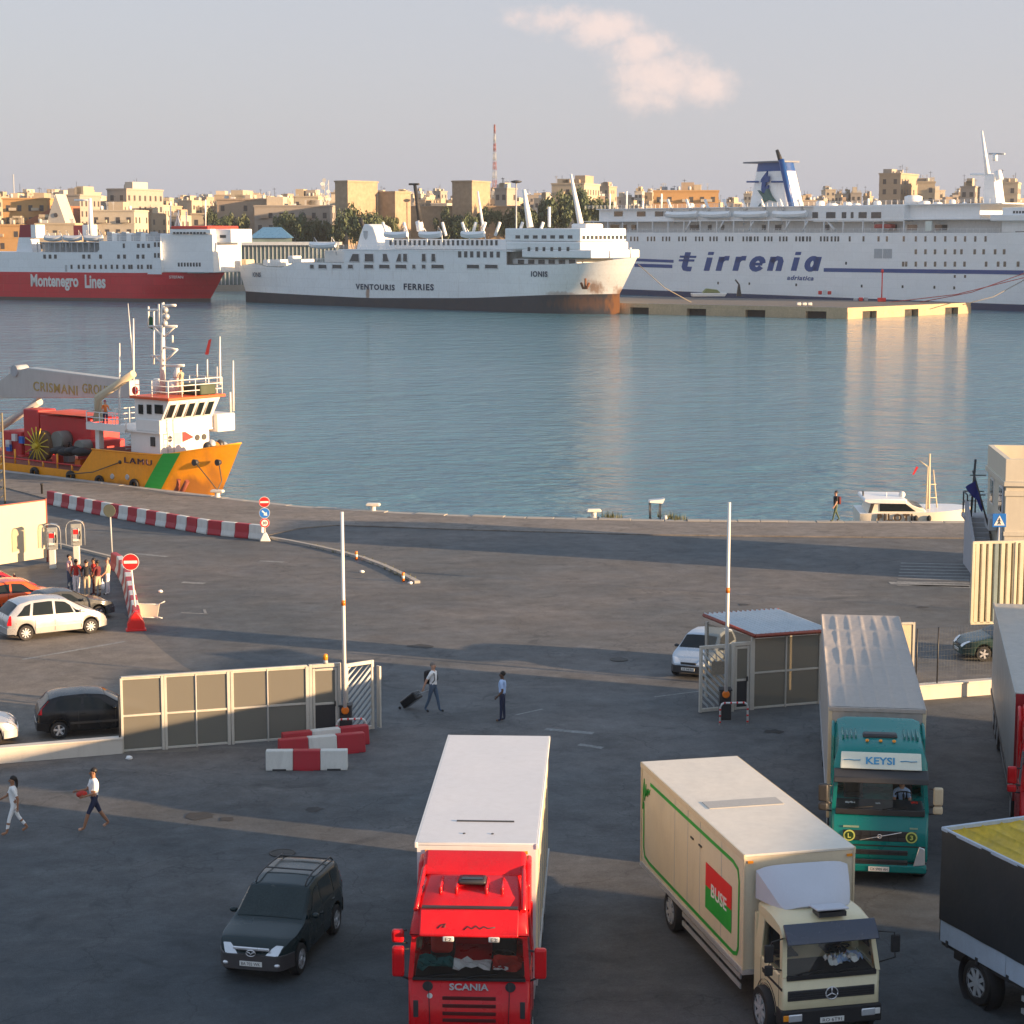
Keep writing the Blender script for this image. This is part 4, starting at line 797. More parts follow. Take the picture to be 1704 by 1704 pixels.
for x, zz, w in ((X1 - .18, ZW - .03, .98), (X1 - .22, ZW + .12, .98), (X1 - .45, 2.56, .96), (1.0, 2.64, .96), (.2, 2.62, .95)):
    rings.append([(x, -w - .03, ZW - .03), (x, -w - .03, zz - .12 if zz > ZW + .1 else ZW - .02), (x, -w + .1, zz - .02), (x, 0, zz + .02), (x, w - .1, zz - .02), (x, w + .03, zz - .12 if zz > ZW + .1 else ZW - .02), (x, w + .03, ZW - .03)])
MB().loft(rings, 0, True, True).build('cab_roof', P_CREAM, o, smooth=45)
v = MB(); v.prism([(X1 - .20, ZW + .26), (X1 + .04, ZW + .02), (X1 + .10, ZW - .10), (X1 + .06, ZW - .10), (X1 - .06, ZW + .02), (X1 - .24, ZW + .22)], 'y', -1.0, 1.0); v.build('sun_visor', M('blue_black_visor', (.03, .04, .07), .25, coat=.5), o, .02, 2)
dfm = M('grey_blue_deflector', (.50, .53, .60), .4, var=.05)
df = MB(); rg = []
for i in range(9):
    t = i / 8; x = lerp(1.14, .24, t); zt_ = 2.66 + .64 * t ** .8; w = lerp(.70, 1.03, t ** .7); ring = []
    for k in range(13):
        v = -1 + k / 6; ring.append((x - .10 * abs(v) ** 3, v * w, max(2.62, zt_ - .10 * abs(v) ** 6 + .03 * (1 - v * v))))
    ring += [(x - .10, w, 2.60), (x - .10, -w, 2.60)]; rg.append(ring)
df.loft(rg, 0, True, True); df.build('roof_deflector', dfm, o, smooth=38)
h = MB(); rt = Matrix.Rotation(D(-6), 3, 'Y'); h.box((1.46, .10, 2.76), (.46, .70, .05), rot=rt); ho = h.build('roof_hatch', dfm, o, .05, 3); MB().bx(1.24, 1.62, -.18, .42, 2.60, 2.70).build('hatch_frame', DARK, ho)
MB().bx(X1 - .08, X1 + .022, -.98, .98, ZS - .10, ZS + .0).build('screen_seal', BLACK, o, .01)
MB().bx(X1 - .02, X1 + .02, -.95, .95, .98, 1.20).build('grille', DARK, o, .015)
for z in (1.04, 1.09, 1.14): MB().bx(X1 + .02, X1 + .03, -.93, .93, z - .008, z + .008).build('grille_slat', BLACK, o)
e = MB(); e.tube([(X1 + .035, .13 * math.cos(a), 1.10 + .13 * math.sin(a)) for a in [i * .3142 for i in range(21)]], .014, 6)
for a in (90, 210, 330): e.tube([(X1 + .035, 0, 1.10), (X1 + .035, .12 * math.cos(D(a)), 1.10 + .12 * math.sin(D(a)))], .014, 5)
e.build('emblem', CHROME, o)
bmp = MB(); bmp.bx(X1 - .30, X1 + .07, -1.10, 1.10, .42, .80); bmp.build('front_bumper', BLACK, o, .04, 2)
for s in (-1, 1):
    MB().bx(X1 + .05, X1 + .09, s * .80 - .15, s * .80 + .15, .56, .72).build('headlight', LENS, o, .02, 2); MB().bx(X1 + .05, X1 + .085, s * 1.0 - .06, s * 1.0 + .06, .58, .71).build('indicator', AMBER if s < 0 else WHITE, o, .015)
    # mirrors on long bows
    m = MB(); m.tube([(X1 - .15, s * 1.02, 2.28), (X1 + .05, s * 1.34, 2.30), (X1 + .02, s * 1.38, 1.75), (X1 - .1, s * 1.04, 1.62)], .016); m.build('mirror_arm', BLACK, o)
    MB().bx(X1 - .02, X1 + .06, s * 1.38 - .10, s * 1.38 + .10, 1.86, 2.24).build('mirror', BLACK, o, .03, 2)
    if s < 0: MB().bx(X1 - .02, X1 + .06, s * 1.38 - .09, s * 1.38 + .09, 1.58, 1.80).build('mirror', BLACK, o, .03, 2)
    MB().bx(.75, X1 - .02, s * HW - .006, s * HW + .006, 1.20, 1.26).build('side_stripe', BLACK, o); MB().bx(1.02, 1.2, s * HW - .02, s * HW + .02, 1.36, 1.40).build('door_handle', BLACK, o, .008)
    wa = MB(); wa.lathe([(.62, -.06), (.62, .06), (.54, .06), (.54, -.06)], (1.05, s * 1.03, TYRE_R), 24, ax='y', cap=False); wa.build('wheel_arch', BLACK, o)
pz = MB().bx(X1 + .075, X1 + .09, -.26, .26, .50, .61).build('number_plate', PLATE, o); lettering('RO 6T91', .42, .07, INK, pz, (X1 + .092, 0, .555), (0, 1, 0), (0, 0, 1), thick=.002)
wipers(o, X1, ZS, (-.75, .0), .55)
for k, (y, mt) in enumerate(((.15, C_WHITE), (.35, C_BLUE), (.55, C_WHITE), (.70, C_BLUE))): paper(o, 'paper_on_dash', mt, (X1 - .34 - .05 * k, y, ZS + .08), (.40, .28, .15))

# ---- generic long-haul tractor cab (teal truck, red truck, tarpaulin truck)
def tractor(o, paint, cx, X1, HW=1.22, sign=True):
    ZS, ZW = 2.02, 2.92
    hollow_cab(o, cx, X1, HW, .62, ZS, ZW, 3.4, paint, slope=.16)
    rings = []
    for x, zz, w in ((X1 - .10, ZW - .04, 1.13), (X1 - .14, ZW + .15, 1.14), (X1 - .28, 3.46, 1.13), (X1 - .42, 3.56, 1.10), (X1 - .95, 3.66, 1.08), (cx + .55, 3.74, 1.08), (cx + .2, 3.86, 1.10), (cx, 3.88, 1.10)):
        rings.append([(x, -w - .04, ZW - .04), (x, -w - .04, max(ZW - .02, zz - .26)), (x, -w + .03, zz - .07), (x, -w + .22, zz), (x, 0, zz + .01), (x, w - .22, zz), (x, w - .03, zz - .07), (x, w + .04, max(ZW - .02, zz - .26)), (x, w + .04, ZW - .04)])
    roof = MB().loft(rings, 0, True, True).build('cab_roof', paint, o, smooth=45)
    for k in range(8):
        y = (-.95 + k * .11) if k < 4 else (.62 + (k - 4) * .11); MB().bx(cx + .55, X1 - .85, y - .022, y + .022, 3.60, 3.74).build('roof_rib', paint, roof, .02, 2)
    hb = MB(); hb.bx(X1 - 1.25, X1 - .92, -.44, .44, 3.62, 3.76); hb.build('roof_hatch', DARK, o, .06, 3)
    for y in (-.34, 0, .34): MB().ball((X1 - .66, y, 3.66), (.06, .05, .04), 10, 6).build('marker_lamp', AMBER, o)
    MB().prism([(X1 - .14, ZW + .14), (X1 + .16, ZW - .02), (X1 + .20, ZW - .16), (X1 + .16, ZW - .16), (X1 + .04, ZW - .02), (X1 - .16, ZW + .06)], 'y', -1.18, 1.18).build('sun_visor', DARK, o, .03, 2)
    MB().bx(X1 - .1, X1 + .03, -1.12, 1.12, ZS - .14, ZS + .02).build('screen_seal', DARK, o, .02)
    for s in (-1, 1):
        MB().prism([(cx + .55, 1.2), (cx + .55, 3.5), (cx + .1, 3.75), (cx - .15, 3.75), (cx - .15, 1.2)], 'y', s * 1.16 - .05, s * 1.16 + .05).build('side_deflector', paint, o, .04, 2)
        mirror(o, X1 - .02, s * 1.44, 2.42, (CREAM if s > 0 else DARK) if sign else paint, s, .46, .22)  # signed truck's mirrors: one cream as if sunlit, one dark to look shaded
        mirror(o, X1 - .02, s * 1.44, 2.06, (CREAM if s > 0 else DARK) if sign else paint, s, .20, .22)
        hl = MB(); hl.prism([(s * .86, .58), (s * 1.16, .62), (s * 1.14, 1.05), (s * 1.00, 1.10)], 'x', X1 - .02, X1 + .035); hl.build('headlight', LENS, o, .02, 2)
    for z0, z1, hw in ((1.20, 1.48, .92), (.84, .98, .72), (.58, .72, .72)):
        go = MB().bx(X1 - .03, X1 + .014, -hw, hw, z0, z1).build('grille', DARK, o, .02)
        for k in range(1, 8 if hw > .9 else 6): y = -hw + k * 2 * hw / (8 if hw > .9 else 6); MB().bx(X1 + .014, X1 + .022, y - .008, y + .008, z0 + .02, z1 - .02).build('grille_slat', BLACK, go)
        MB().bx(X1 + .014, X1 + .024, -hw, hw, (z0 + z1) / 2 - .01, (z0 + z1) / 2 + .01).build('grille_slat', BLACK, go)
    MB().bx(X1 - .02, X1 + .012, -1.15, 1.15, 1.07, 1.10).build('panel_gap', BLACK, o)
    MB().bx(X1 - .2, X1 + .03, -1.2, 1.2, .38, .60).build('front_bumper', paint, o, .05, 3)
    wipers(o, X1, ZS, (-.8, .05))
    return ZS, ZW
P_TEALP = M('teal_paint', (.003, .19, .18), .28, var=.07, spec=.4, coat=.2, dirt=.06, dcol=(.05, .12, .11)); TARPG = M('grey_tarpaulin', (.40, .365, .335), .6, var=.10, scale=1, fine=8, bump=.3, bscale=5, dirt=.2, dcol=(.28, .24, .2))
def tarp_roof(o, x0, x1, hw, z, mat, nx=96, sag=.03, strap=1.6, ribs=6, seed=1):
    r = random.Random(seed); g = MB(); ny = ribs * 8; vs = []; nc = max(1, round((x1 - x0) / strap)); tilt = [[(r.uniform(-1, 1), r.uniform(-1, 1), r.uniform(-1, 1)) for j in range(ribs)] for i in range(nc)]
    def bilobe(f): return 1 - (2 * f - 1) ** 8
    for i in range(nx + 1):
        for j in range(ny + 1):
            t, v = i / nx, j / ny; ci = min(nc - 1, int(t * nc)); cj = min(ribs - 1, int(v * ribs)); fi = t * nc - ci; fj = v * ribs - cj; a, b, c = tilt[ci][cj]
            pil = bilobe(fi) * bilobe(fj); wob = .25 * math.sin(i * .7 + j * 1.3 + ci) + .2 * math.sin(i * 1.9 - j * .6)
            vs.append((lerp(x0, x1, t), lerp(-hw, hw, v), z + .02 - sag * pil * (.55 + .25 * c) + sag * .55 * pil * (a * (fi - .5) + b * (fj - .5)) + sag * .10 * wob))
    g.add(vs, [(i * (ny + 1) + j, (i + 1) * (ny + 1) + j, (i + 1) * (ny + 1) + j + 1, i * (ny + 1) + j + 1) for i in range(nx) for j in range(ny)], 0, True); return g.build('tarpaulin_roof', mat, o)
o = teal = truck('articulated_truck', 'teal articulated truck with grey tarpaulin trailer and a white name board', (9.75, 51.67), (11.52, 64.49)); TL = 13.0
side = MB(); n = 60
for s in (-1, 1):
    vs = []
    for i in range(n + 1):
        x = lerp(-TL, 0, i / n)
        for j in range(7): vs.append((x, s * (1.25 + .018 * math.sin(i * 1.9) * math.sin(j * .5) + random.uniform(-.006, .006)), lerp(1.05, 3.97, j / 6)))
    q = MB(); q.add(vs, [(i * 7 + j, (i + 1) * 7 + j, (i + 1) * 7 + j + 1, i * 7 + j + 1) for i in range(n) for j in range(6)], 0, True); q.build('tarpaulin_side', TARPG, o)
    MB().bx(-TL, 0, s * 1.27 - .02, s * 1.27 + .02, 3.90, 4.0).build('roof_rail', TARPG, o, .01)
    MB().bx(-TL, 0, s * 1.24 - .03, s * 1.24 + .03, .92, 1.08).build('floor_rail', STEEL, o)
    MB().bx(-.06, .04, s * 1.235 - .05, s * 1.235 + .05, .95, 4.0).build('corner_post', CREAM, o, .01)
tarp_roof(o, -TL, 0, 1.26, 4.0, TARPG, 96, .045, 2.6, 6)
MB().bx(-.04, .07, -1.27, 1.27, 3.90, 4.01).build('front_rail', TARPG, o, .01)
fp = MB(); vs = []
for i in range(31):
    for j in range(5): vs.append((.02 + .02 * abs(math.sin(i * .62)), lerp(-1.2, 1.2, i / 30), lerp(1.0, 3.98, j / 4)))
fp.add(vs, [(i * 5 + j, (i + 1) * 5 + j, (i + 1) * 5 + j + 1, i * 5 + j + 1) for i in range(30) for j in range(4)], 0, True); fp.build('tarpaulin_front', TARPG, o)
MB().bx(-TL, -.02, -1.2, 1.2, .95, 1.05).build('load_floor', DARK, o); MB().bx(-TL - .02, -TL + .02, -1.24, 1.24, .95, 4.0).build('rear_door', TARPG, o)
chassis(o, -TL + .2, 2.4, (-TL + 1.8, -TL + 3.1, -TL + 4.4, -1.1, 1.75))
X1 = 2.80; tractor(o, P_TEALP, .55, X1)
sg = MB(); sg.add([(X1 - .33, -1.0, 3.43), (X1 - .33, 1.0, 3.43), (X1 - .16, 1.02, 3.06), (X1 - .16, -1.02, 3.06), (X1 - .26, -1.0, 3.46), (X1 - .26, 1.0, 3.46), (X1 - .06, 1.02, 3.06), (X1 - .06, -1.02, 3.06)], [(4, 5, 6, 7), (0, 4, 7, 3), (1, 2, 6, 5), (0, 1, 5, 4), (3, 7, 6, 2)]); sgo = sg.build('name_board', M('name_board_white', (.72, .76, .66), .3, var=.03), o, .02)
sup = (Vector((X1 - .26, 0, 3.46)) - Vector((X1 - .06, 0, 3.06))).normalized(); sc_c = Vector((X1 - .16, 0, 3.26)) + Vector((.9, 0, .44)).normalized() * .012
KB = M('name_blue', (.03, .28, .55), .4)
lettering('KEYSI', .72, .19, KB, sgo, sc_c + Vector((0, -.02, 0)), (0, 1, 0), sup, bold=.02, thick=.008)
for y0 in (-.72, .70): MB().tube([sc_c + Vector((0, y0 - .22, 0)), sc_c + Vector((0, y0 - .08, 0)) + sup * .015, sc_c + Vector((0, y0 + .05, 0)), sc_c + Vector((0, y0 + .2, 0)) + sup * .01], .012, 5).build('small_print', KB, sgo)
YEL = M('yellow_green_ring', (.62, .68, .18), .4)
for y, ch in ((-.76, 'L'), (.80, '3')):
    d = MB(); d.lathe([(.145, X1 + .02), (.145, X1 + .035)], (0, y, 1.335), 20, ax='x'); do = d.build('badge', YEL, o); MB().lathe([(.11, X1 + .034), (.11, X1 + .040)], (0, y, 1.335), 20, ax='x').build('badge_disc', M('badge_green', (.03, .07, .02), .4), do); lettering(ch, .08, .12, YEL, do, (X1 + .043, y, 1.335), (0, 1, 0), (0, 0, 1), bold=.02, thick=.004)
MB().tube([(X1 + .03, -.50, 1.22), (X1 + .03, .55, 1.46)], .012, 6).build('grille_bar', CHROME, o)
em = MB(); em.tube([(X1 + .04, .05 * math.cos(a), 1.34 + .05 * math.sin(a)) for a in [i * .524 for i in range(13)]], .012); em.build('emblem', CHROME, o)
MB().box((X1 + .02, -.72, 1.57), (.01, .40, .05)).build('maker_lettering', M('maker_print', (.30, .42, .30), .5), o); MB().box((X1 + .02, .85, 1.57), (.01, .2, .04)).build('model_lettering', bpy.data.materials['maker_print'], o)
MB().ball((X1 + .03, -.82, .86), (.02, .10, .07), 10, 6).build('sticker', SIGNRED, o)
pz = MB().bx(X1 + .03, X1 + .05, -.26, .26, .42, .54).build('number_plate', PLATE, o); lettering('CX 5905 AH', .44, .07, INK, pz, (X1 + .052, 0, .48), (0, 1, 0), (0, 0, 1), thick=.002)
paper(o, 'paper_on_dash', C_WHITE, (X1 - .2, -.75, 2.12), (.12, .25, .04)); paper(o, 'paper_on_dash', C_WHITE, (X1 - .2, -.05, 2.12), (.12, .12, .04)); paper(o, 'sticker_on_screen', C_RED, (X1 - .06, .85, 2.18), (.05, .18, .1))
person('driver sitting at the wheel of the teal truck', wp(o, (X1 - 1.15, .60, 1.18)), o.rotation_euler.z, 1.72, ((80, 80), (80, 80)), ((40, 40, 5), (40, 40, 5)), C_BLUE, C_NAVY, SKIN1, HAIR)

# ---- truck with grey trailer and red cab at the right edge
o = grey = truck('articulated_truck', 'red articulated truck with plain grey trailer cut off by the right edge', (15.12, 53.2), (17.72, 66.5)); TL = 13.6
GREYT = M('grey_trailer', (.40, .40, .38), .5, var=.06, dirt=.2, dcol=(.28, .25, .2)); ROOFG = M('corrugated_grey', (.42, .41, .38), .5, var=.1, fine=6, dirt=.2)
MB().bx(-TL, 0, -1.24, 1.24, 1.0, 3.95).build('box_body', GREYT, o); tarp_roof(o, -TL, 0, 1.25, 3.97, ROOFG, 96, .02, 1.25, 4, 3)
for s in (-1, 1):
    MB().bx(-TL, .02, s * 1.25 - .03, s * 1.25 + .03, 3.88, 4.02).build('roof_rail', GREYT, o, .01); MB().bx(-TL, 0, s * 1.24 - .03, s * 1.24 + .03, .88, 1.02).build('floor_rail', DARK, o)
    MB().bx(-7.5, -3.2, s * 1.2 - .02, s * 1.2 + .02, .50, .82).build('side_guard', STEEL, o)
MB().bx(0, .06, -1.25, 1.25, .95, 3.98).build('box_front', M('dark_red_panel', (.28, .010, .018), .4), o)
chassis(o, -TL + .2, 2.4, (-TL + 1.8, -TL + 3.1, -TL + 4.4, -1.1, 1.75)); tractor(o, RED, .55, 2.8, sign=False)

# ---- tarpaulin truck at the lower right corner
fx = Vector((.377, -.926, 0)).normalized(); rx = Vector((-fx.y, fx.x, 0)); rl = Vector((9.51, 42.32, 0)); LEN = 7.2
fr = rl + rx * 1.25 + fx * LEN; o = tarp = truck('tarpaulin_truck', 'flatbed truck with black tarpaulin sides and yellow roof at the lower right', (fr.x, fr.y), (fr.x - fx.x, fr.y - fx.y))
TBLK = M('black_tarpaulin', (.022, .026, .032), .45, var=.2, bump=.5, bscale=2.5); YTARP = M('yellow_tarpaulin', (.62, .42, .03), .5, var=.25, scale=2, fine=7, bump=.4, bscale=4, dirt=.35, dcol=(.14, .16, .04)); BLUEW = M('pale_blue_board', (.42, .50, .60), .5, var=.08, dirt=.2)
for s in (-1, 1):
    vs = []
    for i in range(41):
        for j in range(7): vs.append((lerp(-LEN, 0, i / 40), s * (1.285 + .008 * math.sin(i * .9 + j)), lerp(1.50, 3.56, j / 6)))
    q = MB(); q.add(vs, [(i * 7 + j, (i + 1) * 7 + j, (i + 1) * 7 + j + 1, i * 7 + j + 1) for i in range(40) for j in range(6)], 0, True); q.build('tarpaulin_side', TBLK, o)
    for k in range(3): MB().bx(-LEN + k * 2.4 + .01, -LEN + k * 2.4 + 2.39, s * 1.235 - .02, s * 1.235 + .02, 1.0, 1.56).build('drop_board', BLUEW, o, .01)
    for k in range(7): MB().bx(-LEN + .25 + k * 1.1, -LEN + .33 + k * 1.1, s * 1.26 - .012, s * 1.26 + .012, .93, 1.08).build('board_hinge', DARK, o)
    MB().bx(-LEN - .02, 0, s * 1.26 - .03, s * 1.26 + .03, 3.52, 3.60).build('roof_rail', BLUEW, o, .01)
    for z in (.45, .72): MB().bx(-4.3, -.6, s * 1.17 - .02, s * 1.17 + .02, z - .06, z + .05).build('side_guard', STEEL, o)
    a = MB(); a.lathe([(.62, -.17), (.62, .17), (.59, .17), (.59, -.17)], (-LEN + 1.35, s * 1.08, TYRE_R), 26, ax='y', cap=False); a.build('mudguard', DARK, o)
MB().bx(-LEN - .02, -LEN + .02, -1.25, 1.25, 1.0, 3.55).build('rear_flap', TBLK, o); MB().bx(-LEN, 0, -1.2, 1.2, .9, 1.0).build('load_floor', DARK, o); MB().bx(-.02, .02, -1.25, 1.25, .95, 3.55).build('front_board', BLUEW, o)
tarp_roof(o, -LEN, 0, 1.24, 3.53, YTARP, 96, .20, 2.4, 5, 5)
MB().bx(-LEN - .03, -LEN + .06, -1.26, 1.26, 3.52, 3.60).build('rear_rail', BLUEW, o)
chassis(o, -LEN + .2, 2.0, (-LEN + 1.35, 1.3)); tractor(o, P_DGREY, .3, 2.4, sign=False)
MB().bx(-LEN + .05, -LEN + .5, -.9, .9, .55, .85).build('tail_frame', DARK, o)
# ---------------------------------------------------------------- gates, barriers, signs
GFRAME = M('gate_frame', (.55, .52, .46), .5, .1, var=.08, dirt=.2); PERF = meshmat('perforated_panel', (.265, .255, .225), .50); SLATM = M('gate_slat', (.42, .46, .48), .5, var=.08)
class Wall:
    """vertical plane through two ground pixels: u along it, z up"""
    def __init__(s, a, b): s.a = G(*a); s.b = G(*b); s.u = (s.b - s.a).normalized(); s.n = Vector((s.u.y, -s.u.x, 0)); s.rz = math.atan2(s.u.y, s.u.x)
    def at(s, x, y):
        r = ray(x, y); o = Vector((0, 0, CH)); t = (s.a - o).dot(s.n) / r.dot(s.n); p = o + r * t; return (p - s.a).dot(s.u), p.z
    def thing(s, name, label, cat, group=None): return thing(name, label, cat, s.a, s.rz, group)
def frame_bar(o, u0, u1, z0, z1, nm='frame_bar', d=.05, m=None, off=0): return MB().bx(u0, u1, -d + off, d + off, z0, z1).build(nm, m or GFRAME, o, .008, 1)
def panel(o, u0, u1, z0, z1): return MB().bx(u0, u1, -.008, .008, z0, z1).build('mesh_panel', PERF, o)
gl = Wall((207, 1252), (515, 1229)); g1 = gl.thing('gate_screen', 'long metal gate screen of perforated panels left of the entry', 'gate')
us = [gl.at(x, 1200)[0] for x in (203, 270, 277, 327, 380, 388, 446, 512)]; ZT, ZM = 2.44, 1.20
for i, (a, b) in enumerate(((0, 1), (2, 3), (3, 4), (5, 6), (6, 7))):
    u0, u1 = us[a], us[b]; panel(g1, u0 + .04, u1 - .04, .10, ZM - .03); panel(g1, u0 + .04, u1 - .04, ZM + .03, ZT - .06)
for a, b in ((0, 1), (2, 4), (5, 7)):
    for z in (.06, ZM, ZT - .03): frame_bar(g1, us[a], us[b], z - .035, z + .035, 'rail', .035)
for u, w in ((us[0], .04), (us[1] + .02, .045), (us[2] - .02, .045), (us[3], .02), (us[4] + .02, .05), (us[5] - .02, .05), (us[6], .02), (us[7], .06)): frame_bar(g1, u - w, u + w, 0, ZT, 'post', .055)
frame_bar(g1, us[0], us[7], ZT, ZT + .05, 'top_rail', .07)
def wicket(w, x0, x1, label, ztop, glass_lo=1.15):
    o = w.thing('wicket_door', label, 'door'); u0, u1 = w.at(x0, 1200)[0], w.at(x1, 1200)[0]
    for u in (u0 + .05, u1 - .05): frame_bar(o, u - .05, u + .05, 0, ztop, 'post', .06)
    frame_bar(o, u0 + .1, u1 - .1, ztop - .12, ztop, 'lintel', .06)
    a, b = u0 + .12, u1 - .12
    for u in (a + .04, b - .04): frame_bar(o, u - .04, u + .04, .05, ztop - .15, 'stile', .03)
    for z in (.10, glass_lo, ztop - .2): frame_bar(o, a + .08, b - .08, z - .04, z + .04, 'door_rail', .03)
    MB().bx(a + .08, b - .08, -.01, .01, glass_lo + .04, ztop - .24).build('glass_panel', PERF, o); MB().bx(a + .08, b - .08, -.012, .012, .14, glass_lo - .04).build('lower_panel', DARK, o)
    MB().bx(b - .12, b - .07, -.09, -.03, 1.05, 1.22).build('handle', BLACK, o, .01); return o
wicket(gl, 515, 568, 'narrow metal door at the right end of the left gate screen', 2.50)
def slat_gate(w, x0, x1, label, ztop, flip):
    o = w.thing('slat_gate', label, 'gate'); u0, u1 = w.at(x0, 1200)[0], w.at(x1, 1200)[0]
    for u in (u0 + .05, u1 - .05): frame_bar(o, u - .05, u + .05, 0.03, ztop, 'post', .05)
    for z in (.10, ztop - .06): frame_bar(o, u0 + .1, u1 - .1, z - .06, z + .06, 'rail', .045)
    a, b, z0, z1 = u0 + .10, u1 - .10, .16, ztop - .12; k = 0
    c = z0 - (b - a)
    while c < z1:
        p = []                          # clip the 45 degree slat to the opening
        for (t, z) in ((0, c), (b - a, c + (b - a))): p.append((t, z))
        t0 = max(0, z0 - c); t1 = min(b - a, z1 - c)
        if t1 - t0 > .05:
            q = [(t0, c + t0), (t1, c + t1), (t1, c + t1 + .10), (t0, c + t0 + .10)]; q = [((a + t) if not flip else (b - t), min(z, z1)) for t, z in q]
            MB().prism(q, 'y', -.02, .02).build('slat', SLATM, o)
        c += .24
    return o
sg1 = slat_gate(Wall((570, 1223), (622, 1214)), 575, 622, 'diagonal slat gate leaf at the right end of the left gate', 2.40, False)
MB().bx(-.03, .03, -.25, -.05, .1, 2.2).build('closing_edge', GFRAME, sg1).location = (Wall((570, 1223), (622, 1214)).at(625, 1200)[0] + .05, 0, 0)
bl = thing('beacon_lamp', 'amber beacon lamp on top of the left gate screen', 'lamp', gl.a + gl.u * gl.at(543, 1200)[0] + Vector((0, 0, 2.50)), gl.rz)
MB().lathe([(.09, 0), (.07, .12)], n=12).build('base', GREYP, bl); MB().lathe([(.08, .12), (.08, .26), (.05, .32)], n=14).build('lens', AMBER, bl)
# right gate with shelter
gr = Wall((1250, 1181), (1366, 1171)); sh = gr.thing('gate_shelter', 'small shelter with corrugated roof and perforated panels behind the teal truck', 'shelter')
us = [gr.at(x, 1130)[0] for x in (1252, 1307, 1364)]
for a, b in ((0, 1), (1, 2)): panel(sh, us[a] + .03, us[b] - .03, .10, 1.28); panel(sh, us[a] + .03, us[b] - .03, 1.34, 2.52)
for u, w in ((us[0], .06), (us[1], .025), (us[2], .06)): frame_bar(sh, u - w, u + w, 0, 2.62, 'post', .055)
for z in (.06, 1.31, 2.58): frame_bar(sh, us[0] + .06, us[2] - .06, z - .035, z + .035, 'rail', .035)
RY = 2.4
for u in (us[0] - .7, us[2]): frame_bar(sh, u - .05, u + .05, 0, 2.75, 'post', .05, off=RY - .1)
RFM = M('corrugated_roof', (.55, .58, .60), .35, .4, var=.08, dirt=.15); RTRIM = M('red_brown_trim', (.30, .06, .035), .5)
ru0, ru1 = us[0] - .05, us[2] + .3
rr = MB(); n = 16
for k in range(n): # each sheet of the roof is its own rib-edged panel
    a, b = lerp(ru0, ru1, k / n), lerp(ru0, ru1, (k + 1) / n); sk = -.75
    q = MB(); q.add([(a, -.25, 2.72), (a + .04, -.25, 2.77), (b - .06, -.25, 2.72), (b, -.25, 2.72), (a + sk, RY, 3.02), (a + .04 + sk, RY, 3.07), (b - .06 + sk, RY, 3.02), (b + sk, RY, 3.02)], [(0, 1, 5, 4), (1, 2, 6, 5), (2, 3, 7, 6)]); q.build('roof_sheet', RFM, sh)
def bar(o, p, q, r, nm, m): return MB().tube([p, q], r, 4, r1=r).build(nm, m, o)
bar(sh, (ru0, -.27, 2.68), (ru1, -.27, 2.68), .07, 'roof_trim', RTRIM); bar(sh, (ru0, -.27, 2.68), (ru0 - .75, RY, 2.98), .07, 'roof_trim', RTRIM); bar(sh, (ru0 - .75, RY, 2.98), (ru1 - .75, RY, 2.98), .06, 'roof_trim', RTRIM)
MB().add([(us[0], 0, .1), (us[0] - .75, RY, .1), (us[0] - .75, RY, 2.7), (us[0], 0, 2.6)], [(0, 1, 2, 3)]).build('side_panel', PERF, sh)
wicket(gr, 1216, 1250, 'narrow metal door between the slat gate and the shelter', 2.45, 1.1)
slat_gate(Wall((1163, 1187), (1216, 1182)), 1163, 1214, 'diagonal slat gate leaf in front of the pale blue hatchback', 2.38, True)
stp = thing('sign_board', 'worn brown board tied to the right slat gate', 'sign', G(1195, 1184) + Vector((0, -.08, 0)), gr.rz); MB().bx(-.28, .28, -.03, 0, 1.35, 1.80).build('board', M('worn_brown_board', (.22, .19, .15), .8, var=.4), stp)
# bin behind barrier, step
def barrier(px, top, label, lean):
    b = G(*px); o = thing('barrier', label, 'barrier', b)
    MB().bx(-.20, .20, -.2, .2, 0, 1.02).build('cabinet', DARK, o, .03, 2); MB().bx(-.23, .23, -.23, .23, 1.02, 1.08).build('cabinet_lid', DARK, o, .02)
    hz_ = MB(); hz_.lathe([(.10, -.34), (.13, -.30), (.13, -.22), (.08, -.2)], (0, 0, .92), 16, ax='y'); hz_.build('hinge', ORANGE, o, 0)
    d = Vector((lean, 0, 1)).normalized(); p0 = Vector((0, -.27, .85)); L = top
    MB().tube([p0, p0 + d * L], .065, 10, r1=.055).build('arm', WHITE, o)
    for t in (.55,): c = p0 + d * (L * (.02 + .965 * t)); MB().tube([c - d * .09, c + d * .09], .069, 10).build('arm_band', ORANGE, o)
    return o
b1 = barrier((576, 1224), 6.7, 'raised white barrier arm beside the left gate', -.004); b2 = barrier((1206, 1196), 6.7, 'raised white barrier arm beside the right gate', .002)
def hoop(px, w, label, rz):
    o = thing('guard_hoop', label, 'guard rail', G(*px), rz); pts = [(-w / 2, 0, 0), (-w / 2, 0, .62), (-w / 2 + .05, 0, .72), (-w / 2 + .12, 0, .76), (w / 2 - .12, 0, .76), (w / 2 - .05, 0, .72), (w / 2, 0, .62), (w / 2, 0, 0)]
    MB().tube(pts, .035, 8).build('tube', WHITE, o)
    for k in range(5): z = .08 + k * .13
    for k in range(10):
        t = (k + .5) / 10; L = .7 * 2 + w - .2; d = t * L
        if d < .62: p, q = (-w / 2, 0, d - .03), (-w / 2, 0, d + .03)
        elif d > L - .62: p, q = (w / 2, 0, L - d - .03), (w / 2, 0, L - d + .03)
        else: x = -w / 2 + .1 + (d - .7); x = max(-w / 2 + .14, min(w / 2 - .14, x)); p, q = (x - .03, 0, .76), (x + .03, 0, .76)
        MB().tube([p, q], .037, 8).build('red_band', SIGNRED, o)
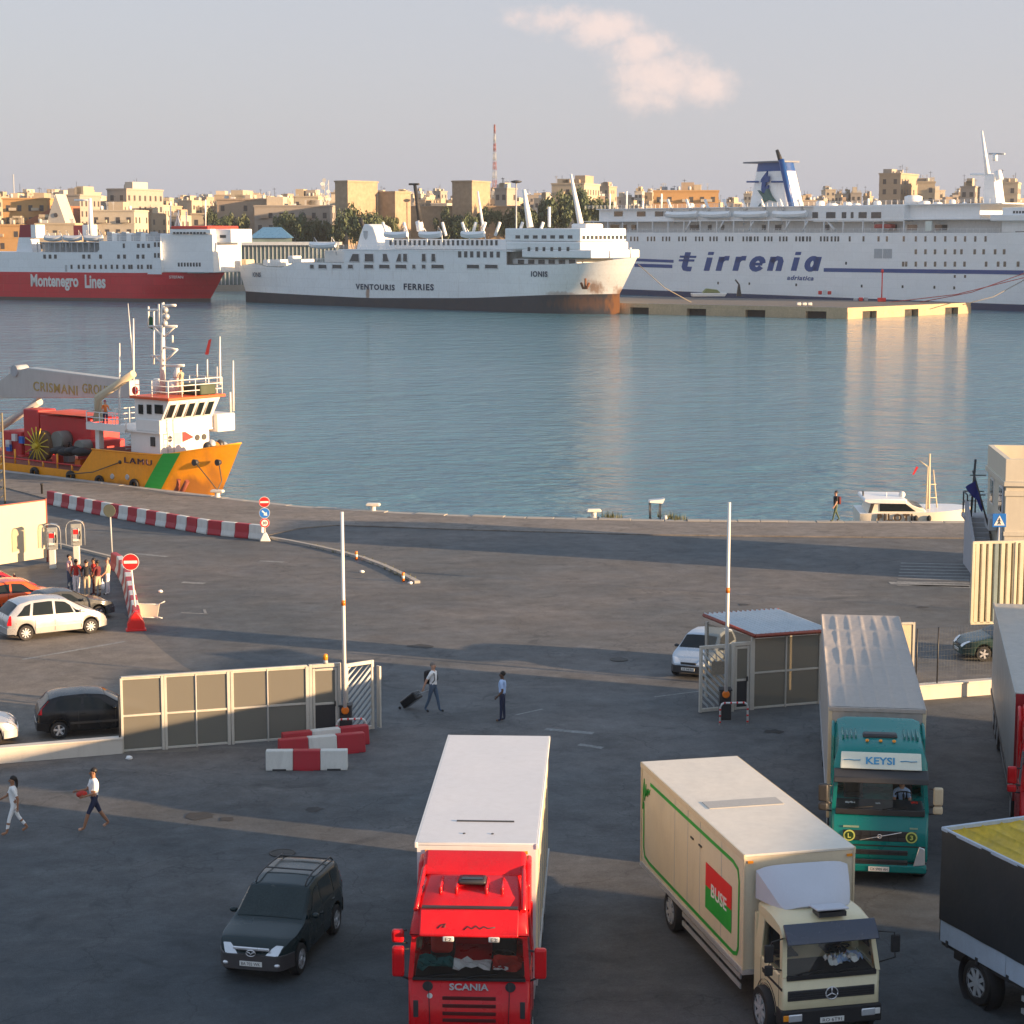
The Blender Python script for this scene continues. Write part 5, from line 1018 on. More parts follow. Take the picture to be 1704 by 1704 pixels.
hoop((585, 1234), .95, 'red and white guard hoop around the left barrier cabinet', .15); hoop((1221, 1206), .95, 'red and white guard hoop around the right barrier cabinet', .1)
# three plastic barriers by the left gate
BRED = M('barrier_red', (.42, .02, .035), .5, var=.08, dirt=.15); BWHT = M('barrier_white', (.66, .66, .62), .5, var=.06, dirt=.25)
def jersey_profile(w0, w1, h): return [(-w0, 0), (w0, 0), (w0, .10), (w1 + .03, .34), (w1, h), (-w1, h), (-w1 - .03, .34), (-w0, .10)]
def yard_barrier(pa, pb, label, cols):
    A, B = G(*pa), G(*pb); d = (B - A); o = thing('plastic_barrier', label, 'barrier', A, math.atan2(d.y, d.x), 'plastic barriers by the left gate'); L = d.length / 3
    for k, c in enumerate(cols):
        m = MB(); m.prism(jersey_profile(.22, .14, .62), 'x', k * L + .004, (k + 1) * L - .004); m.build('section', c, o, .025, 2)
        MB().bx(k * L + .25 * L, k * L + .75 * L, -.235, .235, .0, .06).build('foot', c if c is BRED else DARK, o)
yard_barrier((470, 1251), (612, 1236), 'red-white-red plastic barrier, rearmost of the three by the gate', (BRED, BWHT, BRED))
yard_barrier((464, 1262), (606, 1249), 'red-white-red plastic barrier, middle one of the three by the gate', (BRED, BWHT, BRED))
yard_barrier((443, 1280), (579, 1279), 'white-red-white plastic barrier, frontmost of the three by the gate', (BWHT, BRED, BWHT))
# low walls
def low_wall(pa, pb, h, th, label, mat, nm='low_wall'):
    A, B = G(*pa), G(*pb); d = B - A; o = thing(nm, label, 'wall', A, math.atan2(d.y, d.x)); MB().bx(0, d.length, 0, th, 0, h - .06).build('wall_body', mat, o); MB().bx(-.02, d.length + .02, -.03, th + .03, h - .06, h).build('coping', mat, o, .01); return o, d.length
PLAST = M('plaster', (.60, .56, .50), .85, var=.08, bump=.2, dirt=.3, dcol=(.38, .33, .28))
WIRE = M('fence_wire', (.10, .11, .10), .6, .3)
def wire_fence(o, L, z0, z1, posts, y=.12):
    for x in posts: MB().tube([(x, y, z0), (x, y, z1)], .03, 6).build('fence_post', DARK, o)
    w = MB(); n = int(L / .12)
    for i in range(n): x = L * (i + .5) / n; w.bx(x - .0016, x + .0016, y - .0016, y + .0016, z0, z1)
    for k in range(int((z1 - z0) / .2) + 1): z = z0 + k * .2; w.bx(0, L, y - .0016, y + .0016, z - .0016, z + .0016)
    tag(w.build('wire_mesh', WIRE, o), kind='stuff')
wl, L = low_wall((-60, 1276), (204, 1254), .52, .28, 'low pale wall in front of the black hatchback at left', PLAST)
MB().tube([(L - .06, .12, .52), (L - .06, .12, 1.9)], .03, 6).build('fence_post', DARK, wl)
wr, L = low_wall((1524, 1166), (1700, 1152), .55, .3, 'low sunlit wall with wire fence right of the teal truck', PLAST); wire_fence(wr, L, .55, 2.6, (.05, .9, L - .1))
en = thing('gate_screen', 'narrow framed panel end showing behind the teal trailer', 'gate', G(1497, 1122), .1); MB().bx(0, .5, -.02, .02, .1, 1.9).build('board', CREAM, en); 
for u in (0, .5): MB().bx(u - .04, u + .04, -.05, .05, 0, 2.0).build('post', GFRAME, en)
MB().bx(0, .5, -.05, .05, 1.92, 2.0).build('rail', GFRAME, en)
# striped water-filled barrier rows
_seg = {}
def seg_mesh(L, kind, col):
    key = (round(L, 2), kind, col)
    if key not in _seg:
        m = MB(); m.prism(jersey_profile(.26, .15, .80), 'x', -L / 2 + .01, L / 2 - .01); _seg[key] = m.mesh('barrier_block', BRED if col else BWHT)
    return _seg[key]
ORD = ['first', 'second', 'third', 'fourth', 'fifth', 'sixth', 'seventh', 'eighth', 'ninth', 'tenth', 'eleventh', 'twelfth', 'thirteenth']
rowp = [G(x, y) for x, y in ((440, 898), (350, 889), (250, 872), (160, 855), (82, 838))]; total = sum((b - a).length for a, b in zip(rowp, rowp[1:])); n = 22; cnt = [0, 0]
for i in range(n):
    p, d = along(rowp, total * (i + .5) / n); c = i % 2; o = put('barrier_block', seg_mesh(total / n, 'far', c), None, .04, 2); o.location = p; o.rotation_euler = (0, 0, math.atan2(d.y, d.x) + random.uniform(-.04, .04))
    tag(o, ('dark red' if c else 'white') + ' barrier block on the quay road, ' + ORD[cnt[c]] + ' of its colour from the triple sign', 'barrier', 'barrier blocks along the quay road'); cnt[c] += 1
rowq = [G(x, y) for x, y in ((228, 1046), (218, 1000), (212, 975), (200, 952), (190, 945))]; total = sum((b - a).length for a, b in zip(rowq, rowq[1:])); n = 13; cnt = [0, 0]
for i in range(n):
    p, d = along(rowq, total * (i + .5) / n); c = 1 - i % 2; o = put('barrier_block', seg_mesh(total / n, 'near', c), None, .04, 2); o.location = p; o.rotation_euler = (0, 0, math.atan2(d.y, d.x))
    tag(o, ('dark red' if c else 'white') + ' barrier block beside the parked cars, ' + ORD[cnt[c]] + ' of its colour from the red end', 'barrier', 'barrier blocks beside the parked cars'); cnt[c] += 1
e = G(226, 1047); en = thing('barrier_end', 'bright red arched end piece of the barrier row beside the parked cars', 'barrier', e, math.atan2(rowq[1].y - rowq[0].y, rowq[1].x - rowq[0].x))
MB().prism([(-.36, 0), (.36, 0), (.36, .3), (.22, .62), (.06, .82), (-.06, .82), (-.22, .62), (-.36, .3)], 'x', -.45, -.02).build('shell', SIGNRED, en, .06, 3); MB().bx(-.5, 0, -.42, .42, 0, .08).build('foot', SIGNRED, en, .02)
# signs
def sign_face(o, c, r, kind, face):
    """round plate in the local xz plane facing -y"""
    d = MB(); d.lathe([(r, .0), (r, .025)], (c[0], c[1], c[2]), 28, ax='y'); pl_ = d.build('sign_plate', WHITE, o)
    def disc(rr, y, m, nm): MB().lathe([(rr, y), (rr, y + .004)], (c[0], c[1], c[2]), 28, ax='y').build(nm, m, pl_)
    if kind == 'noentry': disc(r * .94, -.006, SIGNRED, 'red_disc'); MB().bx(c[0] - r * .78, c[0] + r * .78, c[1] - .014, c[1] - .007, c[2] - r * .17, c[2] + r * .17).build('white_bar', WHITE, pl_)
    if kind == 'arrow':
        disc(r * .94, -.006, SIGNBLUE, 'blue_disc'); R_ = Matrix.Rotation(D(45), 3, 'Y'); ce = Vector((c[0], c[1] - .012, c[2]))
        a = MB(); a.box(ce + R_ @ Vector((-.04, 0, 0)), (r * 1.0, .006, r * .26), rot=R_); tip = [Vector((r * .72, 0, 0)), Vector((r * .12, 0, r * .42)), Vector((r * .12, 0, -r * .42))]
        a.add([ce + R_ @ t for t in tip] + [ce + R_ @ t + Vector((0, .006, 0)) for t in tip], [(0, 1, 2), (5, 4, 3), (0, 3, 4, 1), (1, 4, 5, 2), (2, 5, 3, 0)]); a.build('arrow', WHITE, pl_)
    if kind == 'limit':
        disc(r * .96, -.006, SIGNRED, 'red_ring'); disc(r * .70, -.011, WHITE, 'white_disc'); lettering('30', r * .85, r * .62, INK, pl_, (c[0], c[1] - .017, c[2]), (1, 0, 0), (0, 0, 1), bold=.02, thick=.003)
t3 = thing('road_sign', 'pole with no-entry, blue arrow and speed limit discs at the barrier row end', 'sign', G(441, 900), .15)
MB().tube([(0, .05, 0), (0, .05, 2.35)], .035, 8).build('pole', STEEL, t3); MB().prism([(-.3, 0), (.3, 0), (.1, .45), (-.1, .45)], 'y', -.25, .3, sc=.9).build('concrete_foot', WHITE, t3, .04)
for z, kd in ((2.12, 'noentry'), (1.52, 'arrow'), (.98, 'limit')): sign_face(t3, (0, 0, z), .29 if kd != 'limit' else .26, kd, 0)
t1 = thing('road_sign', 'no-entry sign on a white pole above the barrier row end', 'sign', G(228, 1040), .12); MB().tube([(0, .05, 0), (-.22, .06, 3.0)], .04, 8).build('pole', WHITE, t1); sign_face(t1, (-.20, 0, 2.72), .36, 'noentry', 0)
t2 = thing('road_sign', 'round sign on a thin pole seen from behind, above the phone booths', 'sign', G(187, 932), 2.9); MB().tube([(0, 0, 0), (.06, 0, 2.75)], .045, 8).build('pole', GREYP, t2); MB().lathe([(.33, 0), (.33, .03)], (.06, .05, 2.55), 24, ax='y').build('sign_plate', M('sign_back', (.16, .17, .12), .6), t2)
# cream hoarding at the left
hb = thing('hoarding', 'tall cream hoarding panel with red-brown edge at the far left', 'hoarding', G(80, 935), D(198)); HBW = M('hoarding_cream', (.56, .48, .35), .7, var=.04)
a, b = G(80, 935), G(-60, 957); d = b - a; hb.rotation_euler = (0, 0, math.atan2(d.y, d.x)); MB().bx(.06, d.length, -.03, .03, .25, 3.15).build('panel', HBW, hb); MB().bx(0, .06, -.05, .05, 0, 3.25).build('edge_post', RTRIM, hb); MB().bx(.06, d.length, -.04, .04, 3.15, 3.21).build('top_trim', RTRIM, hb)
# phone booths
ACR = glassmat('acrylic_hood', (.82, .80, .70), .12, .1); PHW = M('booth_white', (.62, .61, .57), .5, var=.05)
def booth(px, label, rz):
    o = thing('phone_booth', label, 'phone booth', G(*px), rz, 'open phone booths'); MB().bx(-.16, .16, -.14, .14, 0, .95).build('pedestal', PHW, o, .03, 2)
    MB().bx(-.26, .26, .04, .12, .95, 2.05).build('back_board', GREYP, o, .02); ph = MB().bx(-.17, .17, -.12, .04, 1.15, 1.85).build('telephone', STEEL, o, .03, 2)
    MB().bx(-.12, .12, -.14, -.121, 1.55, 1.78).build('display', SIGNRED, ph); MB().tube([(.19, -.1, 1.3), (.22, -.12, 1.5), (.19, -.1, 1.72)], .03, 8).build('handset', BLACK, ph); MB().bx(-.14, .14, -.16, -.12, 1.20, 1.30).build('keypad', WHITE, ph)
    rings = []
    for y in (-.30, -.1, .12):
        w = .46 if y < 0 else .44; rings.append([(-w, y, 1.02), (-w, y, 1.85), (-w * .9, y, 2.08), (-w * .6, y, 2.22), (0, y, 2.27), (w * .6, y, 2.22), (w * .9, y, 2.08), (w, y, 1.85), (w, y, 1.02)])
    MB().loft(rings, 0, False, True, closed=False).build('hood', ACR, o); MB().tube(rings[0], .018, 5).build('hood_rim', GREYP, o)
booth((88, 946), 'phone booth with clear hood close to the hoarding', .1); booth((128, 939), 'phone booth with clear hood behind the standing group', .1)
# tipped trestle table
tt = thing('trestle_table', 'overturned white trestle table leaning on the barrier row', 'table', G(246, 1032), D(-12)); R_ = Matrix.Rotation(D(62), 3, 'X')
MB().box(Vector((0, 0, .42)), (1.0, .62, .03), rot=R_).build('table_top', M('table_top_cream', (.60, .52, .40), .6), tt, .01)
for x, a in ((.52, .25), (.52, -.25)): MB().tube([Vector((.35, 0, .42)) + R_ @ Vector((0, a, 0)), Vector((.75, -.05, .5)) + R_ @ Vector((0, a * 1.5, 0))], .025, 6).build('leg', WHITE, tt)
for a in (.3, -.3): MB().tube([Vector((-.5, 0, .42)) + R_ @ Vector((0, a, 0)), Vector((.5, 0, .42)) + R_ @ Vector((0, a, 0))], .022, 6).build('edge_rail', WHITE, tt)
# small red bollards on the kerb island, litter, kerb by the booths
for px, lb in (((593, 932), 'short orange kerb post nearer the white barrier arm'), ((671, 968), 'short orange kerb post at the tip of the traffic island')):
    o = thing('kerb_post', lb, 'post', G(*px), 0); MB().lathe([(.07, 0), (.07, .42), (.05, .46)], n=10).build('shaft', ORANGE, o); MB().lathe([(.072, .16), (.072, .30)], n=10).build('band', WHITE, o)
for px, lb in (((267, 986), 'crumpled white litter on the road right of the no-entry sign'), ((683, 972), 'white litter at the tip of the traffic island'), ((215, 1264), 'small white litter in front of the low pale wall'), ((602, 953), 'small white litter on the road beside the island kerb')):
    m = MB(); m.ball((0, 0, .06), (.13, .10, .07), 7, 5); 
    m.v = [(x * random.uniform(.7, 1.2), y * random.uniform(.7, 1.2), z) for x, y, z in m.v]; o = m.build('litter', C_WHITE); o.location = G(*px); tag(o, lb, 'litter')
ks = MB(); kp2 = [G(x, y) for x, y in ((96, 908), (140, 919), (185, 930), (215, 938))]
for a, b in zip(kp2, kp2[1:]):
    d = (b - a).normalized(); nn = Vector((-d.y, d.x, 0)) * .2; ks.add([a, b, b + nn, a + nn] + [p + Vector((0, 0, .12)) for p in (a, b, b + nn, a + nn)], [(0, 1, 5, 4), (4, 5, 6, 7), (2, 3, 7, 6), (0, 4, 7, 3), (1, 2, 6, 5)])
struct(ks.build('kerb', M('pale_kerb', (.45, .40, .33), .85, var=.1)))

# ---------------------------------------------------------------- pilots' house and fence at the right
HOUSEM = M('house_plaster', (.64, .585, .47), .85, var=.08, bump=.2, dirt=.25, dcol=(.42, .37, .30)); c0 = atY(1676, 764, 93.0); HZ = c0.z; ph = thing('pilot_house', 'cream flat-roofed harbour house with outside stairs at the right edge', 'building', (c0.x, c0.y, 0), D(-6)); HW_, HD_ = 9.0, 6.4
MB().bx(0, HW_, 0, HD_, 0, HZ - 1.3).build('wall', HOUSEM, ph); MB().bx(-.14, HW_, -.14, HD_ + .14, HZ - 1.3, HZ - 1.05).build('cornice', HOUSEM, ph, .03); MB().bx(-.05, HW_, -.05, .2, HZ - 1.05, HZ).build('parapet', HOUSEM, ph); MB().bx(-.05, .2, .2, HD_, HZ - 1.05, HZ).build('parapet', HOUSEM, ph); MB().bx(.2, HW_, HD_ - .2, HD_, HZ - 1.05, HZ).build('parapet', HOUSEM, ph)
MB().bx(.2, HW_, .2, HD_ - .2, HZ - 1.1, HZ - .8).build('roof', DARK, ph); MB().bx(-.06, HW_, -.06, 0, 2.3, 2.5).build('string_course', HOUSEM, ph); MB().bx(-.06, HW_, -.06, 0, HZ - 1.75, HZ - 1.5).build('string_course', HOUSEM, ph)
MB().tube([(.9, .3, HZ - 1), (.9, .3, HZ + 2)], .04, 6).build('roof_pole', WHITE, ph)
for y in (1.4, 4.6):
    f = MB().bx(-.05, .02, y - .55, y + .55, 3.2, 4.5).build('window', WHITE, ph); MB().bx(-.07, -.05, y - .45, y + .45, 3.3, 4.4).build('pane', PANE, f); MB().bx(-.085, -.07, y - .03, y + .03, 3.3, 4.4).build('mullion', WHITE, f)
for y in (2.6, 3.5): MB().bx(-.45, -.05, y - .4, y + .4, 2.2, 2.8).build('air_conditioner', GREYP, ph, .03)
MB().tube([(-.08, .35, 0), (-.08, .35, HZ - 1.3)], .06, 6).build('drain_pipe', GREYP, ph)
STC = M('stair_concrete', (.40, .40, .42), .85, var=.1)
for k in range(12):
    y = 1.2 + k * .36; MB().bx(-1.05, -.15, y, y + .38, 0, .2 + k * .20).build('stair_step', STC, ph)
MB().prism([(1.0, 0), (5.8, 0), (5.8, 3.2), (5.4, 3.2), (1.0, .9)], 'x', -1.18, -1.05).build('stair_wall', STC, ph); MB().bx(-1.18, -.02, 5.45, 7.2, 2.2, 2.4).build('landing', STC, ph)
for x, y, z0, z1 in ((-1.1, 5.5, 2.4, 3.5), (-1.1, 7.1, 2.4, 3.5), (-.5, 7.1, 2.4, 3.5)): MB().tube([(x, y, z0), (x, y, z1)], .04, 6).build('rail_post', DARK, ph)
MB().tube([(-1.1, 5.5, 3.5), (-1.1, 7.1, 3.5), (-.1, 7.1, 3.5)], .035, 6).build('hand_rail', DARK, ph); MB().tube([(-1.1, 5.5, 3.0), (-1.1, 7.1, 3.0), (-.1, 7.1, 3.0)], .025, 6).build('hand_rail', DARK, ph)
fl = thing('flag', 'dark blue flag hanging from a leaning pole beside the harbour house stairs', 'flag', wp(ph, (-.3, 2.6, 2.0)), 0); fd = (atY(1619, 783, c0.y + 3) - fl.location); 
MB().tube([(0, 0, 0), fd], .045, 6).build('pole', DARK, fl)
fm = MB(); vs = []
for i in range(9):
    for j in range(5): p = fd * lerp(.45, .85, i / 8); vs.append((p.x + (-.45 if i > 4 else -.3) * j / 4 * (i / 8) + .04 * math.sin(i + j), p.y + .05 * math.sin(i * 1.3 + j), p.z - .35 * j / 4))
fm.add(vs, [(i * 5 + j, (i + 1) * 5 + j, (i + 1) * 5 + j + 1, i * 5 + j + 1) for i in range(8) for j in range(4)], 0, True); fm.build('cloth', cloth('flag_blue', (.01, .02, .16)), fl)
mp_ = thing('signal_post', 'dark latticed signal post beside the leaning flag pole', 'post', wp(ph, (-.9, 5.6, 2.3)), 0); MB().tube([(0, 0, 0), (.15, 0, 3.0)], .06, 6).build('pole', DARK, mp_); 
for z in (1.2, 2.2): MB().tube([(-.1, 0, z), (.7, 0, z)], .03, 5).build('crossarm', DARK, mp_)
cs = thing('road_sign', 'blue pedestrian crossing sign in front of the harbour house', 'sign', Vector((0, 86, 0)), .02); cp = atY(1663, 866, cs.location.y); cs.location.x = cp.x; zc = cp.z
MB().tube([(0, .04, 0), (0, .04, zc + .2)], .04, 8).build('pole', STEEL, cs); pl_ = MB().bx(-.30, .30, -.01, .02, zc - .30, zc + .30).build('sign_plate', SIGNBLUE, cs, .01)
MB().prism([(-.24, zc - .22), (.24, zc - .22), (0, zc + .23)], 'y', -.02, -.012).build('white_triangle', WHITE, pl_)
wk = MB(); wk.ball((0, -.028, zc + .07), (.03, .006, .035), 8, 5); wk.tube([(0, -.028, zc + .04), (0, -.028, zc - .06), (-.06, -.028, zc - .17)], .018, 5); wk.tube([(0, -.028, zc - .06), (.06, -.028, zc - .17)], .016, 5); wk.tube([(-.07, -.028, zc - .02), (0, -.028, zc + .02), (.07, -.028, zc - .03)], .014, 5); wk.build('walking_figure', INK, pl_)
# ribbed metal fence panel
PANELM = M('fence_cream', (.60, .55, .42), .45, .1, var=.05, dirt=.15); fA = atY(1614, 1037, 69.0); ZF = atY(1617, 903, 69.0).z; ZB = fA.z; fp = thing('ribbed_fence', 'cream ribbed metal screen raised on posts behind the grey trailer', 'fence', (fA.x, fA.y, 0), D(8))
 
for k in range(14):
    u = .08 + k * .235
    if u > 3.4: break
    MB().prism([(u, 0), (u + .035, -.06), (u + .155, -.06), (u + .19, 0), (u + .19, .01), (u, .01)], 'z', ZB, ZF - .04).build('rib', PANELM if k % 5 != 3 else M('blue_grey_rib', (.20, .26, .27), .5), fp)
    MB().bx(u + .19, u + .235, -.01, .01, ZB, ZF - .04).build('web', M('fence_web', (.26, .20, .10), .6) if k == 0 else bpy.data.materials['fence_web'], fp)
for z in (ZB, ZF): MB().bx(0, 3.6, -.06, .03, z - .05, z + .05).build('rail', PANELM, fp, .01)
for u in (.03, 1.6, 3.55): MB().bx(u - .05, u + .05, -.08, .04, 0 if u > 1 else ZB, ZF).build('post', PANELM, fp, .01)
# quay furniture
QW = M('bollard_white', (.74, .70, .62), .5, var=.08, dirt=.3, dcol=(.35, .25, .18))
def bollard(px, label, w=.5):
    o = thing('mooring_bollard', label, 'bollard', G(*px), random.uniform(-.3, .3)); MB().lathe([(.34, 0), (.30, .08), (.24, .2), (.24, .5), (.30, .56)], n=16).build('post', QW, o, smooth=40)
    m = MB(); m.prism([(-.62, .55), (.62, .55), (.66, .68), (.55, .82), (-.55, .82), (-.66, .68)], 'y', -.3, .3); m.build('head', QW, o, .08, 3); MB().bx(-.5, .5, -.5, .5, 0, .06).build('base_plate', DARK, o); o.scale = (.66, .66, .66)
bollard((621, 852), 'white mooring bollard on the quay right of the left barrier arm'); bollard((988, 862), 'white mooring bollard on the quay beside a tuft of weeds'); bollard((362, 829), 'white mooring bollard at the bow of the orange ship')
w = thing('capstan_stand', 'white-topped metal stand on the quay lip between bollard and walker', 'stand', G(1091, 864), .1); MB().prism([(-.55, 1.25), (.45, 1.18), (.62, 1.55), (.45, 1.5), (-.5, 1.42)], 'y', -.35, .35).build('hood', WHITE, w, .03)
for x, y in ((-.4, -.28), (-.4, .28), (.3, -.28), (.3, .28)): MB().tube([(x, y, 0), (x * 1.1, y, 1.25)], .04, 6).build('leg', DARK, w)
MB().lathe([(.22, 0), (.22, .25)], (.55, -.2, .1), 14, ax='x').build('drum', WHITE, w); w.scale = (.8, .8, .8)
shed('shade_shed', 'long pale unseen shed, added right of the yard to shade it', 48.9, 67.7, 21, 18, 8.8)
shed('shade_shed', 'lower pale unseen shed, added nearer the camera to shade the foreground', 10.0, 46.2, 21, 18, 8.0)
# ---------------------------------------------------------------- ships
WL = -1.8
class Ship:
    """local x runs along the near side from stern to bow, y across away from the camera, z above the water"""
    def __init__(s, name, label, pa, pb, B, A=None, Bp=None, cat='ship'):
        a = A if A is not None else G(*pa, WL); b = Bp if Bp is not None else G(*pb, WL); s.a = Vector((a.x, a.y, WL)); s.u = Vector((b.x - a.x, b.y - a.y, 0)).normalized(); s.n = Vector((-s.u.y, s.u.x, 0)); s.B = B
        s.o = thing(name, label, cat, s.a, math.atan2(s.u.y, s.u.x))
    def P(s, x, y, off=0.0):
        r = ray(x, y); c = Vector((0, 0, CH)); t = (s.a + s.n * off - c).dot(s.n) / r.dot(s.n); p = c + r * t - s.a; return Vector((p.dot(s.u), off, p.z))
    def block(s, x0, y0, x1, y1, nm, mat, off=0.0, depth=None, bevel=0, parent=None):
        a, b = s.P(x0, y0, off), s.P(x1, y1, off); return MB().bx(a.x, b.x, off, off + (depth if depth else s.B - 2 * off), b.z, a.z).build(nm, mat, parent or s.o, bevel)
    def blk(s, u0, u1, z0, z1, nm, mat, off=0.0, depth=None, bevel=0): return MB().bx(u0, u1, off, off + (depth if depth else s.B - 2 * off), z0, z1).build(nm, mat, s.o, bevel)
    def win(s, x0, y0, x1, y1, off=0.0, nm='window', frame=True, cut0=0, cut1=0, mat=None):
        a, b = s.P(x0, y0, off), s.P(x1, y1, off); w = b.x - a.x
        q = [(a.x + cut0 * w, a.z), (b.x - cut1 * w, a.z), (b.x, b.z), (a.x, b.z)]
        f = MB(); f.prism(q, 'y', off - .06, off + .02); fo = f.build(nm, mat or PANEB, s.o)
        if frame:
            for (p, r) in zip(q, q[1:] + q[:1]): MB().tube([(p[0], off - .08, p[1]), (r[0], off - .08, r[1])], .09, 4).build('window_frame', SHIPW, fo)
        return fo
    def dots(s, row, w, h, off=0.0, nm='portholes', mat=None):
        m = MB()
        for x, y in row: p = s.P(x, y, off); m.bx(p.x - w / 2, p.x + w / 2, off - .05, off + .02, p.z - h / 2, p.z + h / 2)
        return tag(m.build(nm, mat or PANEB, s.o), kind='stuff')
    def pole(s, pts, off, r, nm='mast', mat=None, r1=None, n=8): return MB().tube([s.P(x, y, off) for x, y in pts], r, n, r1=r1).build(nm, mat or SHIPW, s.o)
    def hull(s, u0, ub, wl_end, dk_end, top, boot, mats, stern=.75, N=36, zb=-1.0, flare=1.0, p0=1.9, p1=3.6, deckmat=None):
        B = s.B; g = MB(); K = 7; grid = []
        for side in (0, 1):
            rows = []
            for i in range(N + 1):
                t = i / N; col = []
                for k in range(K):
                    f = (k - 2) / (K - 3) if k > 2 else 0
                    if t < .5: uu_ = lerp(u0, ub, t / .5); sx_ = 0
                    else:
                        sx_ = (t - .5) / .5; ue = lerp(wl_end, dk_end, max(0, f)); uu_ = lerp(ub, ue, sx_)
                    zt, zbo = top(uu_), boot(uu_); z = (zb, 0.0, zbo)[k] if k < 3 else lerp(zbo, zt, (k - 2) / (K - 3))
                    pw_ = lerp(p0, p1, max(0, f) * flare); hb = B / 2 * (1 - sx_ ** pw_)
                    if t < .12: hb *= lerp(stern, 1, (t / .12) ** .5) if k < 3 else lerp(lerp(stern, 1, f), 1, (t / .12) ** .5)
                    col.append((uu_, B / 2 - hb if side == 0 else B / 2 + hb, z))
                rows.append(col)
            vs = [v for c in rows for v in c]
            for i in range(N):
                for k in range(K - 1):
                    g.add([rows[i][k], rows[i + 1][k], rows[i + 1][k + 1], rows[i][k + 1]], [(0, 1, 2, 3)], 1 if k < 2 else 0, True)
            grid.append(rows)
        for i in range(N): g.add([grid[0][i][-1], grid[0][i + 1][-1], grid[1][i + 1][-1], grid[1][i][-1]], [(0, 1, 2, 3)], 2)
        for k in range(K - 1): g.add([grid[0][0][k], grid[0][0][k + 1], grid[1][0][k + 1], grid[1][0][k]], [(0, 1, 2, 3)], 1 if k < 2 else 0)
        return g.build('hull', mats, s.o, smooth=45)
    def text(s, t, x0, y0, x1, y1, mat, off=0.0, **k):
        a, b = s.P(x0, y0, off), s.P(x1, y1, off); return lettering(t, abs(b.x - a.x), abs(a.z - b.z), mat, s.o, ((a.x + b.x) / 2, off - .06, (a.z + b.z) / 2), (1, 0, 0), (0, 0, 1), thick=.06, **k)
    def lifeboat(s, x0, x1, yb, h, off, mat):
        a, b = s.P(x0, yb, off), s.P(x1, yb, off); L = b.x - a.x; rg = []
        for i in range(11):
            t = i / 10; w = 1.2 * max(.05, math.sin(math.pi * min(1, max(0, .06 + .88 * t)))) ** .6; sh_ = .35 * (2 * t - 1) ** 2
            rg.append([(a.x + L * t, off - w, a.z + h * .55 + sh_), (a.x + L * t, off - w * .8, a.z + h * .2 + sh_), (a.x + L * t, off, a.z + sh_), (a.x + L * t, off + w * .8, a.z + h * .2 + sh_), (a.x + L * t, off + w, a.z + h * .55 + sh_), (a.x + L * t, off, a.z + h * .95 + sh_ * .5)])
        lb = MB().loft(rg, 0, True, True).build('lifeboat', mat, s.o, smooth=40)
        for t in (.15, .85): x = a.x + L * t; MB().tube([(x, off + 1.6, a.z - h * .9), (x, off + 1.3, a.z + h * .9), (x - .2, off + .3, a.z + h * 1.7), (x, off, a.z + h * 1.0)], .12, 6).build('davit', SHIPW, lb)
    def rail(s, u0, u1, z, off, h=1.0, step=2.0, nm='deck_rail', mat=None):
        m = MB(); n = max(1, int((u1 - u0) / step))
        for i in range(n + 1): u = lerp(u0, u1, i / n); m.bx(u - .03, u + .03, off - .03, off + .03, z, z + h)
        for k in (.35, .68, 1.0): m.bx(u0, u1, off - .025, off + .025, z + h * k - .03, z + h * k + .03)
        return m.build(nm, mat or SHIPW, s.o)
def plating(m, amt=.045, streak=.16):
    nt = m.node_tree; p = nt.nodes['Principled BSDF']; src = p.inputs['Base Color'].links[0].from_socket; co = _n(nt, 'ShaderNodeTexCoord'); sp_ = _n(nt, 'ShaderNodeSeparateXYZ'); cb = _n(nt, 'ShaderNodeCombineXYZ')
    nt.links.new(co.outputs['Object'], sp_.inputs[0]); nt.links.new(sp_.outputs[0], cb.inputs[0]); nt.links.new(sp_.outputs[2], cb.inputs[1])
    br = _n(nt, 'ShaderNodeTexBrick'); br.inputs['Scale'].default_value = .5; br.inputs['Brick Width'].default_value = 3.2; br.inputs['Row Height'].default_value = 1.1; br.inputs['Mortar Size'].default_value = .02
    br.inputs['Color1'].default_value = (1, 1, 1, 1); br.inputs['Color2'].default_value = (1 - amt,) * 3 + (1,); br.inputs['Mortar'].default_value = (1 - 2.6 * amt,) * 3 + (1,); nt.links.new(cb.outputs[0], br.inputs['Vector'])
    mu = _n(nt, 'ShaderNodeMixRGB', blend_type='MULTIPLY'); mu.inputs[0].default_value = 1; nt.links.new(src, mu.inputs[1]); nt.links.new(br.outputs['Color'], mu.inputs[2])
    mp = _n(nt, 'ShaderNodeMapping'); mp.inputs['Scale'].default_value = (.9, .9, .06); nt.links.new(co.outputs['Object'], mp.inputs[0]); tn = _n(nt, 'ShaderNodeTexNoise'); tn.inputs['Scale'].default_value = 1.4; tn.inputs['Detail'].default_value = 5; tn.inputs['Roughness'].default_value = .7; nt.links.new(mp.outputs[0], tn.inputs['Vector'])
    mr_ = _n(nt, 'ShaderNodeMapRange'); mr_.inputs[1].default_value = .58; mr_.inputs[2].default_value = .80; mr_.inputs[4].default_value = streak * 2.2; nt.links.new(tn.outputs[0], mr_.inputs[0])
    mx_ = _n(nt, 'ShaderNodeMixRGB'); mx_.inputs[2].default_value = (.36, .26, .18, 1); nt.links.new(mr_.outputs[0], mx_.inputs[0]); nt.links.new(mu.outputs[0], mx_.inputs[1]); nt.links.new(mx_.outputs[0], p.inputs['Base Color'])
plating(SHIPW, .04, .10)
BOOT = M('boot_top_black', (.028, .035, .05), .6, var=.2, scale=.3, dirt=.35, dcol=(.10, .05, .03)); DECKM = M('deck_green_grey', (.22, .24, .22), .8, var=.15)
